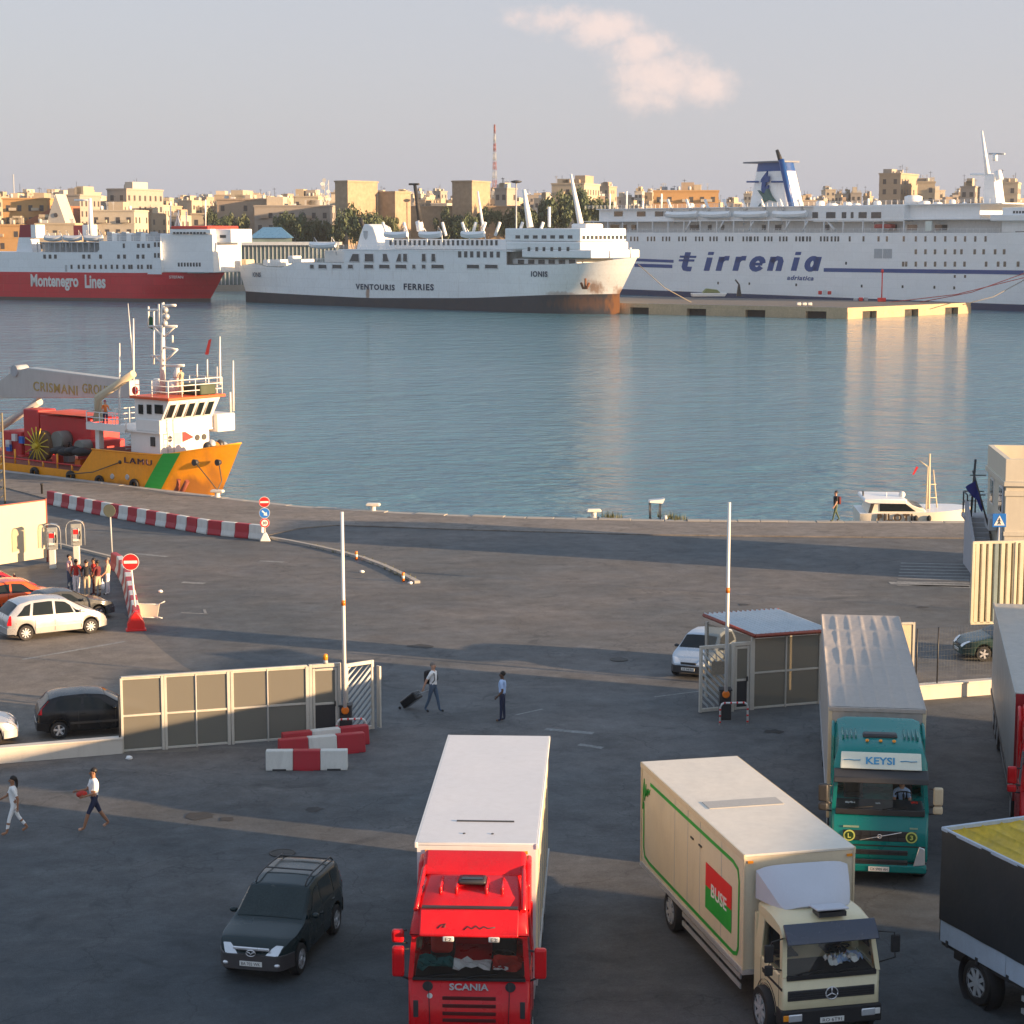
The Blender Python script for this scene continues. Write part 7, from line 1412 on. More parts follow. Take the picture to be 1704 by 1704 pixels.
for x, y in ((187, 793), (212, 794)): p = S_.P(x, y, 0); MB().lathe([(.16, -.06), (.22, .02)], (p.x, 0, p.z), 14, ax='y').build('porthole', STEEL, S_.o)
p = S_.P(200, 769, 0); MB().ball((p.x, -.02, p.z), (.16, .08, .13), 8, 6).build('fairlead', DARK, S_.o)
# bulwark rim
rim_pts = [(u, side_off(u), topS(u) + .03) for u in [lerp(uf + .3, tip.x, i / 14) for i in range(15)]]; MB().tube(rim_pts, .06, 6).build('bulwark_rim', OR, S_.o); MB().tube([(u, HB - y, z) for u, y, z in rim_pts], .06, 6).build('bulwark_rim', OR, S_.o)
# deck houses: lower house and bridge
SW = M('superstructure_white', (.78, .77, .74), .45, var=.03, dirt=.10, dcol=(.5, .4, .3))
def H(x0, yb, x1, yt, off): a = S_.P(x0, yb, off); b = S_.P(x1, yt, off); return a.x, b.x, a.z, b.z
u0, u1, z0, z1 = H(218, 757, 267, 722, .7); z0 = zf - 1.0; u1 = S_.P(267, 740, .7).x
MB().bx(u0, u1, .7, HB - .7, z0, z1).build('lower_house', SW, S_.o, .06)
zm = S_.P(240, 700, .5).z; zr = S_.P(240, 664, .5).z; u2 = S_.P(222, 690, .5).x; u3 = S_.P(274, 690, .5).x
MB().bx(u0 - .1, u1 + .25, .45, HB - .45, z1, z1 + .12).build('bridge_deck', SW, S_.o); MB().bx(u2 + .2, u1 + .2, .5, HB - .5, z1 + .12, zm + .1).build('bridge_base', SW, S_.o, .05)
wh = MB(); wh.prism([(u2, zm), (u1 + .2, zm), (u3 + .35, zr), (u2, zr)], 'y', .6, HB - .6); who = wh.build('wheelhouse', SW, S_.o, .04)
MB().bx(u2 - .2, u3 + .6, .35, HB - .35, zr, zr + .18).build('wheelhouse_roof', M('orange_red_roof', (.70, .10, .02), .45), S_.o, .04)
fx_ = u1 + .2
for k in range(5):
    y = .80 + k * .84; t = .25; m = MB(); za, zb_ = zm + .22, zr - .16; xa_ = lerp(fx_, u3 + .35, .22) + .02; xb_ = lerp(fx_, u3 + .35, .85) + .02
    m.add([(xa_, y, za), (xa_, y + .58, za), (xb_, y + .58, zb_), (xb_, y, zb_)], [(0, 1, 2, 3)]); wo = m.build('front_window', PANE, S_.o)
    MB().tube([(xa_, y, za), (xa_, y + .58, za), (xb_, y + .58, zb_), (xb_, y, zb_), (xa_, y, za)], .045, 4).build('window_frame', SW, wo)
for x0, x1 in ((231, 238), (245, 252), (258, 271)): S_.win(x0, 673, x1, 689, .58, 'side_window', False, mat=PANE)
for k, y in enumerate((1.5, 3.9, 4.5)):
    MB().lathe([(.20, u1 - .03), (.20, u1 + .06)], (0, y, z0 + 1.9 if k else z0 + 2.0), 14, ax='x').build('front_porthole', DARK, S_.o)
fl_ = MB(); fl_.add([(u1 + .03, 2.6, z0 + 1.7), (u1 + .03, 3.6, z0 + 1.95), (u1 + .03, 2.6, z0 + 2.5)], [(0, 1, 2)]); fl_.build('pennant_mark', SIGNRED, S_.o); MB().bx(u1, u1 + .03, 1.9, 2.5, z0 + 1.6, z0 + 2.6).build('pennant_field', GREYP, S_.o)
ld = MB(); 
for k in range(9): ld.bx(u1 + .26, u1 + .30, 1.1, 1.6, z0 + .6 + k * .35, z0 + .64 + k * .35)
ld.bx(u1 + .25, u1 + .31, 1.06, 1.1, z0 + .4, z0 + 3.6); ld.bx(u1 + .25, u1 + .31, 1.6, 1.64, z0 + .4, z0 + 3.6); ld.build('ladder', STEEL, S_.o)
S_.win(251, 727, 258, 743, .68, 'house_door', False, mat=DARK)
# wing platform on the far side
MB().bx(u1 - 1.2, u1 + .6, HB - .5, HB + 1.1, z1 - .2, z1 + 1.0).build('bridge_wing', SW, S_.o, .05); MB().tube([(u1 + .4, HB + .9, z1 + 1.0), (u1 + .4, HB + .9, z1 + 2.4)], .06, 6).build('wing_post', SW, S_.o)
def rails(pts, h, nm, par=None, lv=3):
    m = MB()
    for k in range(1, lv + 1): m.tube([Vector(p) + Vector((0, 0, h * k / lv)) for p in pts], .035, 5)
    for p, q in zip(pts, pts[1:]):
        n_ = max(1, int((Vector(q) - Vector(p)).length / 1.1))
        for i in range(n_ + 1): c = lerp(Vector(p), Vector(q), i / n_); m.tube([c, c + Vector((0, 0, h))], .035, 5)
    return m.build(nm, SW, S_.o)
rails([(u2 + .3, .5, zr + .18), (u3 + .4, .5, zr + .18), (u3 + .4, HB - .5, zr + .18), (u2 + .3, HB - .5, zr + .18)], 1.1, 'roof_rail')
aft = S_.P(138, 722, 0).x; MB().bx(aft, u0 - .05, .3, HB - .3, z1 - .1, z1 + .05).build('after_deck', SW, S_.o); rails([(u0, .35, z1), (aft, .35, z1), (aft, HB - .4, z1)], 1.1, 'after_rail'); MB().bx(aft, u0 - .05, .28, .32, z1 - .1, z1 + .35).build('after_bulwark', SW, S_.o)
MB().bx(aft + .3, aft + .7, .8, 1.2, zl, z1 - .1).build('deck_pillar', SW, S_.o); MB().bx(aft + .3, aft + .7, HB - 1.2, HB - .8, zl, z1 - .1).build('deck_pillar', SW, S_.o)
for k in range(9): MB().bx(u0 - 1.3 + k * .13, u0 - 1.15 + k * .13, .8, 1.6, zl + .2 + k * .3, zl + .25 + k * .3).build('ladder_step', STEEL, S_.o)
# main mast
cx = S_.P(270, 640, HB / 2).x; MB().tube([(cx, HB / 2, zr), S_.P(271, 504, HB / 2)], .22, 8, r1=.10).build('mast', SW, S_.o)
for (x0, y0, x1, y1) in ((248, 543, 294, 543), (252, 592, 272, 592), (272, 578, 295, 582), (274, 508, 292, 508), (276, 608, 306, 608), (247, 516, 262, 516)): S_.pole([(x0, y0), (x1, y1)], HB / 2, .08, 'crosstree', SW)
for (x0, y0, x1, y1) in ((254, 543, 271, 560), (292, 543, 274, 560), (256, 592, 270, 604), (276, 600, 293, 584)): S_.pole([(x0, y0), (x1, y1)], HB / 2, .06, 'brace', SW)
for x, y0, y1 in ((256, 606, 518), (247, 545, 510), (272, 530, 503), (287, 570, 558), (264, 545, 506)): S_.pole([(x, y0), (x, y1)], HB / 2, .06, 'mast_stay', SW)
for x, y in ((275, 516), (277, 527), (274, 538)): p = S_.P(x, y, HB / 2); MB().ball(p, .22, 8, 6).build('mast_lamp', STEEL, S_.o)
fg = MB(); p = S_.P(247, 525, HB / 2); q = S_.P(251, 550, HB / 2); fg.add([p, (p.x + .5, p.y + .1, p.z - .2), (q.x + .2, q.y + .1, q.z), (q.x - .2, q.y, q.z + .2)], [(0, 1, 2, 3)]); fg.build('small_flag', M('flag_green', (.03, .12, .05), .8), S_.o)
for x, y0, y1, off in ((199, 706, 571, 1.5), (222, 632, 530, 3), (366, 640, 560, HB), (388, 684, 600, HB + .8), (361, 660, 610, HB), (345, 628, 598, 5), (328, 630, 606, 5)): S_.pole([(x, y0), (x, y1)], off, .09 if y0 - y1 > 60 else .05, 'aerial', SW, .04)
S_.pole([(222, 612), (213, 505)], 3, .05, 'whip_aerial', SW, .02); fg = MB(); p = S_.P(347, 566, 5); q = S_.P(341, 590, 5); fg.add([p, (p.x + .3, p.y, p.z + .1), (q.x + .35, q.y, q.z), q], [(0, 1, 2, 3)]); fg.build('ensign', SIGNRED, S_.o)
# searchlight, radar dome box
for x, y, r in ((262, 640, .4), (290, 640, .45), (296, 622, .3)): p = S_.P(x, y, 3); MB().lathe([(r * .8, zr + .18), (r, p.z), (r * .6, p.z + .4)], (p.x, p.y, 0), 10).build('deck_fitting', SW, S_.o)
MB().lathe([(.28, 0), (.28, .08)], S_.P(224, 650, .5), 14, ax='y').build('lifebuoy', SIGNRED, S_.o); MB().bx(u2 + 1.6, u2 + 3.6, 3.2, 4.6, zr + .18, zr + .9).build('life_raft', M('raft_green', (.05, .07, .04), .7), S_.o, .1)
# davit crane beside the wheelhouse
S_.pole([(163, 700), (163, 662), (222, 622)], 1.2, .38, 'davit_crane', CREAM, .25)
# big boom
BG = M('boom_grey', (.52, .51, .48), .5, var=.05, dirt=.15); off = 4.6
pts = [S_.P(x, y, off) for x, y in ((-60, 650), (-60, 632), (0, 632), (20, 618), (46, 612), (215, 633), (216, 662), (0, 663))]
bm_ = MB(); bm_.prism([(p.x, p.z) for p in pts], 'y', off, off + .9); bo_ = bm_.build('crane_boom', BG, S_.o, .05)
lettering('CRISMANI', 6.6 * .76, .68, M('boom_letters', (.42, .32, .10), .6), bo_, (S_.P(92, 646, off).x, off - .02, S_.P(92, 646, off).z), (1, 0, -.02), (0, 0, 1), bold=.004, thick=.03, space=1.12); lettering('GROUP', 3.0, .68, bpy.data.materials['boom_letters'], bo_, (S_.P(160, 648, off).x, off - .02, S_.P(160, 648, off).z), (1, 0, -.02), (0, 0, 1), bold=.004, thick=.03, space=1.12)
p = S_.P(25, 617, off); MB().lathe([(.42, off - .1), (.42, off + 1.0)], (p.x, 0, p.z), 16, ax='y').build('boom_pulley', GREYP, S_.o)
MB().tube([S_.P(-10, 718, off + .4), S_.P(66, 668, off + .4)], .30, 8).build('boom_ram', BG, S_.o)
MB().tube([S_.P(-30, 780, 4.5), S_.P(-30, 630, 4.5)], .9, 10).build('crane_post', BG, S_.o)
# red deck gear: winch block, reels, cable wheel
RG = M('gear_red', (.55, .03, .035), .5, var=.1, dirt=.2)
def rbox(x0, y0, x1, y1, off, d, nm, mat, bev=.08): a = S_.P(x0, y0, off); b = S_.P(x1, y1, off); return MB().bx(a.x, b.x, off, off + d, b.z, a.z).build(nm, mat, S_.o, bev)
rbox(66, 690, 152, 752, 3.2, 2.6, 'winch_block', RG); rbox(60, 686, 150, 694, 2.8, 3.2, 'winch_top', M('gear_orange', (.80, .10, .03), .5)); rbox(38, 680, 66, 760, 3.4, 1.6, 'winch_frame', RG); rbox(128, 730, 168, 776, 2.6, 2.2, 'hose_box', RG); rbox(4, 716, 36, 770, 3.2, 2.0, 'deck_locker', RG)
for x, y, r, off in ((103, 732, .62, 2.7), (140, 744, .5, 2.2)): p = S_.P(x, y, off); MB().lathe([(r, -.5), (r * 1.05, -.3), (r * 1.05, .3), (r, .5)], p, 18, ax='y').build('hose_reel', M('drum_grey', (.20, .20, .18), .7, var=.2), S_.o)
YW = M('wheel_yellow', (.62, .46, .03), .5); p = S_.P(61, 742, 1.6); wl_ = MB(); R0 = 1.35; wl_.lathe([(.18, -.3), (.18, .3)], p, 12, ax='y')
for k in range(16): a = k * math.pi / 8; wl_.tube([p, p + Vector((R0 * math.cos(a), 0, R0 * math.sin(a)))], .04, 5)
wl_.build('cable_wheel', YW, S_.o); MB().lathe([(1.05, .25), (1.05, .75)], p, 24, ax='y').build('cable_drum', M('rust_brown', (.16, .09, .05), .8), S_.o)
for k in range(4): q = S_.P(100 + 12 * k, 750 + 2 * (k % 2), 1.6); MB().ball(q, (.8, .7, .3), 10, 6).build('cable_heap', BLACK, S_.o)
MB().tube([(-20, .1, zl + .35), (uf, .1, zl + .35)], .06, 6).build('deck_rail', RG, S_.o)
for k in range(9): u = lerp(-4, uf - .4, k / 8); MB().tube([(u, .1, zl - .1), (u, .1, zl + (1.0 if k % 3 == 0 else .38))], .07, 6).build('rail_stanchion', OR, S_.o)
for x, c in ((15, SIGNBLUE), (24, WHITE), (36, SIGNBLUE), (72, WHITE), (14, WHITE)): q = S_.P(x, 740 + (x * 7) % 40 - 20, 3.0); MB().bx(q.x - .22, q.x + .22, 2.9, 3.1, q.z - .25, q.z + .25).build('notice_plate', c, S_.o)
# anchors, bow gear
for x, y, dx in ((313, 818, -.1), (322, 820, .2)): q = S_.P(x, y, 1.4); MB().tube([q + Vector((-.5, -.9, -.3)), q + Vector((0, -.9, .3)), q + Vector((.25 + dx, -.9, .9))], .16, 6).build('anchor', M('anchor_rust_%d' % x, (.20, .05, .03), .8), S_.o)
for x, y in ((338, 768), (376, 768)): q = S_.P(x, y, 1.0 if x < 350 else 2.6); MB().lathe([(.22, -.8), (.16, -.5)], q, 12, ax='y').build('hawse_pipe', DARK, S_.o)
for k in range(5): q = S_.P(345 + k * 7, 744 - (k % 2) * 4, 2.0 + k * .4); MB().ball(q, (.3, .3, .35), 8, 6).build('bow_winch', (DARK, STEEL, ORANGE, DARK, STEEL)[k], S_.o)
# tyre fenders, coiled rope, loose gear
for k, (x, y) in enumerate(((168, 800), (226, 806), (120, 792), (60, 786))):
    q = S_.P(x, y, 0); MB().lathe([(.20, -.24), (.36, -.26), (.40, -.14), (.36, -.02), (.20, -.04)], (q.x, q.y, q.z), 16, ax='y', cap=False).build('tyre_fender', BLACK, S_.o)
for k in range(7):
    q = S_.P(20 + 19 * k, 764 - (k % 3) * 7, 2.2 + (k % 2)); MB().bx(q.x - .3, q.x + .3, q.y - .3, q.y + .3, zl - .1, q.z).build('deck_gear', (STEEL, RG, DARK, CREAM, RG, GREYP, ORANGE)[k], S_.o, .06)
for k in range(6): MB().tube([S_.P(70 + 14 * k, 752, 2.4), S_.P(74 + 14 * k, 736, 2.4), S_.P(82 + 14 * k, 748, 2.4)], .05, 5).build('hydraulic_hose', BLACK, S_.o)
# mooring ropes
ROPE = M('rope_dark', (.10, .09, .07), .9); bl_ = G(362, 829) + Vector((0, 0, .5)); inv = Matrix.Rotation(-S_.o.rotation_euler.z, 3, 'Z'); L_ = lambda w: inv @ (Vector(w) - S_.a)
for q in (S_.P(338, 770, .6), S_.P(376, 770, 1.6)):
    e_ = L_(bl_); MB().tube([q + Vector((0, -.6, 0)), lerp(q, e_, .5) + Vector((0, 0, -.3)), e_], .035, 5).build('mooring_rope', ROPE, S_.o)
q = S_.P(200, 769, 0); e_ = L_(G(110, 797) + Vector((0, 0, .3))); MB().tube([q, lerp(q, e_, .5) + Vector((0, 0, -.25)), e_], .035, 5).build('mooring_rope', ROPE, S_.o)
def ship_pt(s, x, y, off): return wp(s.o, s.P(x, y, off))
person('crewman with helmet and orange vest on the after deck of the orange ship', wp(S_.o, Vector((S_.P(176, 718, 1.0).x, 1.0, z1 + .06))), D(-60), 1.78, ((4, 0), (-4, 0)), ((30, 60, 10), (10, 60, 10)), C_ORANGE, C_NAVY, SKIN1, M('helmet_red', (.35, .03, .10), .4), BLACK)
person('person in beige standing on the wheelhouse roof of the orange ship', wp(S_.o, Vector((u2 + 2.4, 2.6, zr + .2))), D(140), 1.75, ((4, 0), (-4, 0)), ((20, 70, 10), (20, 70, 10)), C_KHAKI, C_KHAKI, SKIN1, HAIR, BLACK, fat=1.15)
tower = thing('crane_post', 'tall rusty lattice post standing on the quay at the left frame edge', 'post', G(3, 838), 0); tpole = M('tower_brown', (.22, .19, .13), .8, var=.2)
for x in (-.2, .2): MB().tube([(x, 0, 0), (x, 0, 5.6)], .06, 6).build('upright', tpole, tower)
for k in range(11): MB().tube([(-.2, 0, .3 + k * .5), (.2, 0, .55 + k * .5)], .03, 5).build('lattice_bar', tpole, tower)
bh = thing('quay_post', 'short black post at the left end of the barrier row', 'post', G(70, 823), 0); MB().lathe([(.07, 0), (.07, .6), (.10, .62), (.10, .72)], n=10).build('shaft', BLACK, bh)

# ---- pilot boat
pa = G(1437, 869); PB = Ship('pilot_boat', 'white pilot boat with mast moored behind the quay lip at right', None, None, 3.6, pa + Vector((0, 1.2, 0)), pa + Vector((10, .6, 0)), cat='boat')
PW = M('boat_cream', (.76, .70, .58), .4, var=.03); zd = PB.P(1540, 853, 0).z; bowt = PB.P(1618, 852, 1.8)
PB.hull(0, PB.P(1530, 860, 0).x, bowt.x - .9, bowt.x, lambda u: pl([(0, zd - .1), (PB.P(1540, 853, 0).x, zd), (bowt.x, zd + .15)], u), lambda u: .3, [PW, BOOT, SHIPW], N=30)
a = [PB.P(x, y, .25) for x, y in ((1440, 868), (1452, 836), (1505, 834), (1540, 855), (1540, 868))]; zc_ = a[1].z
MB().prism([(a[0].x, zd - .3), (a[1].x, zc_), (a[2].x, zc_), (a[3].x, zd + .1), (a[3].x, zd - .3)], 'y', .25, 3.35).build('cabin', PW, PB.o, .04)
MB().prism([(PB.P(1437, 828, .1).x, zc_ + .05), (PB.P(1446, 834, .1).x, zc_ - .06), (a[2].x + .15, zc_ - .06), (a[2].x + .1, zc_ + .2), (PB.P(1439, 826, .1).x, zc_ + .22)], 'y', .1, 3.5).build('cabin_roof', SHIPW, PB.o, .05)
w_ = [PB.P(x, y, .23) for x, y in ((1464, 851), (1464, 838), (1505, 837), (1524, 851))]; wm = MB(); wm.prism([(p.x, p.z) for p in w_], 'y', .22, .30); wm.build('side_window', PANE, PB.o)
d_ = [PB.P(x, y, .23) for x, y in ((1441, 866), (1446, 866), (1456, 836), (1450, 836))]; MB().prism([(p.x, p.z) for p in d_], 'y', .22, .3).build('door_opening', DARK, PB.o)
ws_ = MB(); ws_.add([(a[2].x + .12, .5, zc_ - .08), (a[2].x + .12, 3.1, zc_ - .08), (a[3].x - .1, 3.1, zd + .2), (a[3].x - .1, .5, zd + .2)], [(0, 1, 2, 3)]); ws_.build('windscreen', PANE, PB.o)
PB.text('PILOTI', 1460, 854.5, 1518, 867.5, M('pilot_letters', (.06, .04, .025), .5), -.01, bold=.03, space=1.25)
MB().ball(PB.P(1501, 823, 1.5), .2, 10, 6).build('radome', WHITE, PB.o); PB.pole([(1437, 834), (1436, 817)], 1.5, .05, 'stern_staff', DARK); PB.pole([(1475, 826), (1475, 819)], 1.5, .03, 'aerial')
for x, y in ((1524, 863), (1546, 863)): MB().ball(PB.P(x, y, -.1), (.14, .12, .2), 8, 6).build('fender', BLACK, PB.o)
PB.pole([(1545, 852), (1547, 755)], 1.6, .09, 'mast', CREAM, .06); PB.pole([(1541, 852), (1544, 776)], 1.3, .04, 'mast_leg', CREAM); PB.pole([(1560, 853), (1553, 782)], 1.9, .04, 'mast_leg', CREAM); PB.pole([(1530, 767), (1546, 778)], 1.6, .04, 'gaff', CREAM)
for y in (806, 828): PB.pole([(1535, y), (1558, y)], 1.6, .025, 'spreader', CREAM)
fg = MB(); p = PB.P(1525, 776, 1.6); q = PB.P(1518, 790, 1.6); fg.add([p, (p.x + .12, p.y, p.z - .05), (q.x + .1, q.y, q.z), q], [(0, 1, 2, 3)]); fg.build('small_flag', SIGNRED, PB.o)

# ---- pier in front of the right ferry
PIERT = M('pier_deck', (.13, .122, .115), .9, var=.15, scale=.3, fine=3); PIERS = M('pier_stone', (.50, .38, .24), .9, var=.2, scale=.4, fine=3, dirt=.3, dcol=(.2, .14, .08))
pp = [G(x, y, 0) for x, y in ((1000, 513), (1036, 515), (1412, 531.5), (1612, 520))]; 
A1, B1, C1 = G(1030, 522, WL), G(1410, 531, WL), G(1615, 521, WL); bk = (C1 - B1)
pier = thing('pier', 'low stone pier with square openings in front of the right ferry', 'pier', (0, 0, 0), 0); ztp = .6
def W3(p, z): return (p.x, p.y, z)
A0 = A1 + (A1 - B1).normalized() * 30; D1 = A0 + bk
pt = MB(); pt.add([W3(A0, ztp), W3(B1, ztp), W3(C1, ztp), W3(D1, ztp)], [(0, 1, 2, 3)]); pt.build('deck', PIERT, pier)
def face(P, Q, n, nm):
    d = (Q - P).normalized(); L = (Q - P).length; nn = Vector((d.y, -d.x, 0)); seg = L / n
    b = MB(); b.add([W3(P, ztp - .02), W3(Q, ztp - .02), W3(Q, ztp - .9), W3(P, ztp - .9)], [(0, 1, 2, 3)]); b.build('edge_beam', PIERS, pier)
    inn = -nn * 1.2; b = MB(); b.add([W3(P + inn, ztp - .9), W3(Q + inn, ztp - .9), W3(Q + inn, -4), W3(P + inn, -4)], [(0, 1, 2, 3)]); b.build('inner_wall', BLACK, pier)
    for k in range(n):
        if k % 3 != 1:
            a, c = P + d * (k * seg), P + d * ((k + 1) * seg); m = MB()
            for z0_, z1_, o_ in ((-4, ztp - .9, .12),):
                m.add([W3(a + nn * o_, z0_), W3(c + nn * o_, z0_), W3(c + nn * o_, z1_), W3(a + nn * o_, z1_), W3(a + inn, z0_), W3(c + inn, z0_), W3(c + inn, z1_), W3(a + inn, z1_)], [(0, 1, 2, 3), (3, 2, 6, 7), (0, 3, 7, 4), (1, 5, 6, 2)])
            m.build('stone_block', PIERS, pier)
face(A0, B1, 18, 's'); face(B1, C1, 9, 'e')
def on_pier(x, y): p = G(x, y, ztp); return p
o = thing('small_boat', 'small green and white work boat lying on the pier', 'boat', on_pier(1178, 495), .1); MB().prism([(-4, .2), (4, .2), (4.6, 1.1), (-4.2, 1.1)], 'y', -1.1, 1.1).build('hull', WHITE, o, .2); MB().prism([(-1.5, 1.1), (3.0, 1.1), (2.2, 1.9), (-.5, 2.2)], 'y', -.9, .9).build('cover', M('cover_green', (.20, .24, .10), .8), o, .2)
o = thing('small_crane', 'small black hand crane on the pier left of the red post', 'crane', on_pier(1229, 493), .1); MB().prism([(-.5, 0), (.7, 0), (.2, 3.0), (-.1, 3.0)], 'y', -.4, .4).build('tower', DARK, o); MB().tube([(0, 0, 3.0), (-.9, 0, 4.1)], .2, 6).build('jib', DARK, o); 
o = thing('light_post', 'thin red harbour light post on a red base on the pier', 'post', on_pier(1467, 502), 0); MB().bx(-.9, .9, -.6, .6, 0, .9).build('base', SIGNRED, o, .1); MB().tube([(0, 0, .9), (0, 0, 6.6)], .14, 8).build('pole', SIGNRED, o); MB().lathe([(.3, 6.6), (.3, 7.2), (.1, 7.4)], n=10).build('lantern', SIGNRED, o)
for x, y, c, lb in ((1372, 490, SIGNRED, 'red machine parts heap on the pier left of the light post'), (1432, 501, GREYP, 'small white and red cart beside the red light post'), (1338, 508, WHITE, 'pair of pale bollards on the near edge of the pier')):
    o = thing('deck_cargo', lb, 'cargo', on_pier(x, y), 0)
    for k in range(3): MB().bx(-1.6 + k * 1.2, -.7 + k * 1.2, -.4, .4, 0, random.uniform(.5, 1.2)).build('piece', c if k != 1 else (WHITE if c is SIGNRED else SIGNRED if c is GREYP else WHITE), o, .1)
for k, (x0, y0, x1, y1) in enumerate(((1480, 503, 1704, 462), (1530, 503, 1704, 455), (1602, 507, 1704, 466), (1062, 440, 1150, 503))):
    a = on_pier(x0, y0) if k < 3 else atY(x0, y0, 445); b = atY(x1, y1, 452) if k < 3 else on_pier(x1, y1); tag(MB().tube([a, lerp(a, b, .5) + Vector((0, 0, -1.0)), b], .10, 5).build('mooring_line', M('line_red_%d' % k, (.50, .10, .08) if k < 2 else (.2, .18, .15), .8)), ('red mooring line running lower to the right ferry', 'red mooring line running higher to the right ferry', 'dark mooring line at the end of the pier', 'dark mooring line from the rusty bow to the pier')[k], 'rope')
# ---------------------------------------------------------------- town behind the harbour
rt_ = random.Random(11)
TOWN = [M('stucco_%d' % i, tuple(v * .74 for v in c), .85, var=.10, scale=.08, fine=.9, dirt=.25, dcol=(.30, .24, .17)) for i, c in enumerate(((.62, .51, .36), (.58, .50, .38), (.50, .40, .29), (.66, .58, .46), (.52, .40, .30), (.45, .40, .35), (.64, .54, .40), (.66, .62, .55)))]
STONE = M('castle_stone', (.34, .26, .18), .9, var=.26, scale=.12, fine=.8, dirt=.3, dcol=(.25, .18, .12)); ORAN = M('stucco_orange', (.50, .29, .12), .85, var=.08, scale=.1, fine=1); WINM = M('far_window', (.07, .065, .065), .3, var=.4, scale=.2); TILE = M('roof_tile', (.34, .13, .07), .9, var=.2, scale=.3, fine=2)
ROOFM = M('flat_roof', (.40, .33, .25), .9, var=.15)
def building(name, label, x0, x1, yt, Y, depth=20, yaw=0.0, mat=None, floors=None, cols=None, group=None, clutter=True, win=True, wmat=None, cat='building', base=0):
    a, b = atY(x0, yt, Y), atY(x1, yt, Y); h = max(4.0, a.z - base); cx = (a.x + b.x) / 2; w = b.x - a.x
    if abs(yaw) > .05:   # the picture width is shared between two visible faces
        c, s = math.cos(yaw), abs(math.sin(yaw)); w_ = (w - depth * s) / c
        if w_ < w * .4: depth = w * .45 / s; w_ = (w - depth * s) / c
        w = w_
    o = thing(name, label, cat, (cx, Y + depth / 2, base), yaw, group); mat = mat or TOWN[0]
    MB().bx(-w / 2, w / 2, -depth / 2, depth / 2, 0, h).build('wall', mat, o)
    MB().bx(-w / 2 - .25, w / 2 + .25, -depth / 2 - .25, depth / 2 + .25, h, h + .5).build('parapet', mat, o); MB().bx(-w / 2 + .2, w / 2 - .2, -depth / 2 + .2, depth / 2 - .2, h + .5, h + .56).build('roof', ROOFM, o)
    if win:
        nf = floors or max(1, int(h / 3.6)); m = MB()
        for sgn, L, ax in ((-1, w, 'f'), (-1, depth, 'l'), (1, depth, 'r')):
            nc = cols if (cols and ax == 'f') else max(2, int(L / 3.4)); st = L / nc
            for f in range(nf):
                z = h - (f + .72) * (h / nf) if h / nf < 4.5 else h - 2.6 - f * 3.5
                if z < 1: continue
                for c in range(nc):
                    if rt_.random() < .12: continue
                    p = -L / 2 + (c + .5) * st; ww = min(.65, st * .3); hh = .95
                    if ax == 'f': m.bx(p - ww, p + ww, -depth / 2 - .06, -depth / 2 + .05, z - hh, z + hh)
                    elif ax == 'l': m.bx(-w / 2 - .06, -w / 2 + .05, p - ww, p + ww, z - hh, z + hh)
                    else: m.bx(w / 2 - .05, w / 2 + .06, p - ww, p + ww, z - hh, z + hh)
        if m.v: tag(m.build('small_windows', wmat or WINM, o), kind='stuff')
        for f in range(1, nf):
            if rt_.random() < .6: z = h - f * (h / nf); MB().bx(-w / 2 - .12, w / 2 + .12, -depth / 2 - .12, -depth / 2, z - .15, z + .15).build('cornice', mat, o)
    if clutter:
        for k in range(rt_.randint(1, 3)):
            hw = min(w * .2, rt_.uniform(1.2, 3)); px = rt_.uniform(-w / 2 + hw, w / 2 - hw); MB().bx(px - hw, px + hw, -depth * .3, rt_.uniform(-.1, .3) * depth, h + .5, h + rt_.uniform(1.6, 3.6)).build('roof_hut', rt_.choice(TOWN), o)
        for k in range(rt_.randint(1, 3)):
            px = rt_.uniform(-w / 2, w / 2); hh = rt_.uniform(2, 5.5); MB().tube([(px, 0, h), (px, 0, h + hh)], .07, 4).build('aerial', DARK, o)
            if rt_.random() < .6: MB().tube([(px - .7, 0, h + hh * .9), (px + .7, 0, h + hh * .9)], .05, 4).build('aerial_bar', DARK, o)
        m = MB()
        for k in range(rt_.randint(5, 11)):
            px, py = rt_.uniform(-w / 2 + .6, w / 2 - .6), rt_.uniform(-depth * .45, depth * .2); t = rt_.random()
            if t < .35: m.lathe([(.55, h + .5), (.55, h + 1.7), (.2, h + 1.9)], (px, py, 0), 8)
            elif t < .7: a_ = rt_.uniform(.4, 1.2); m.bx(px - a_, px + a_, py - .4, py + .4, h + .5, h + rt_.uniform(1.0, 2.2))
            else: m.bx(px - .05, px + .05, py - .05, py + .05, h + .5, h + 3.2); m.bx(px - .6, px + .6, py - .04, py + .04, h + 2.8, h + 2.9); m.bx(px - .4, px + .4, py - .04, py + .04, h + 2.4, h + 2.5)
        tag(m.build('roof_clutter', rt_.choice((GREYP, WHITE, TOWN[2], TOWN[7])), o), kind='stuff')
        if win and w > 9 and rt_.random() < .7:
            m = MB()
            for f in range(max(1, nf)):
                z = h - (f + 1) * (h / nf) + .3
                for c in range(max(1, int(w / 7))): p = -w / 2 + 2 + c * 6.8 + rt_.uniform(0, 1.5); m.bx(p, min(p + rt_.uniform(2.2, 4.2), w / 2), -depth / 2 - 1.0, -depth / 2, z, z + .9)
            tag(m.build('balconies', rt_.choice(TOWN), o), kind='stuff')
    return o
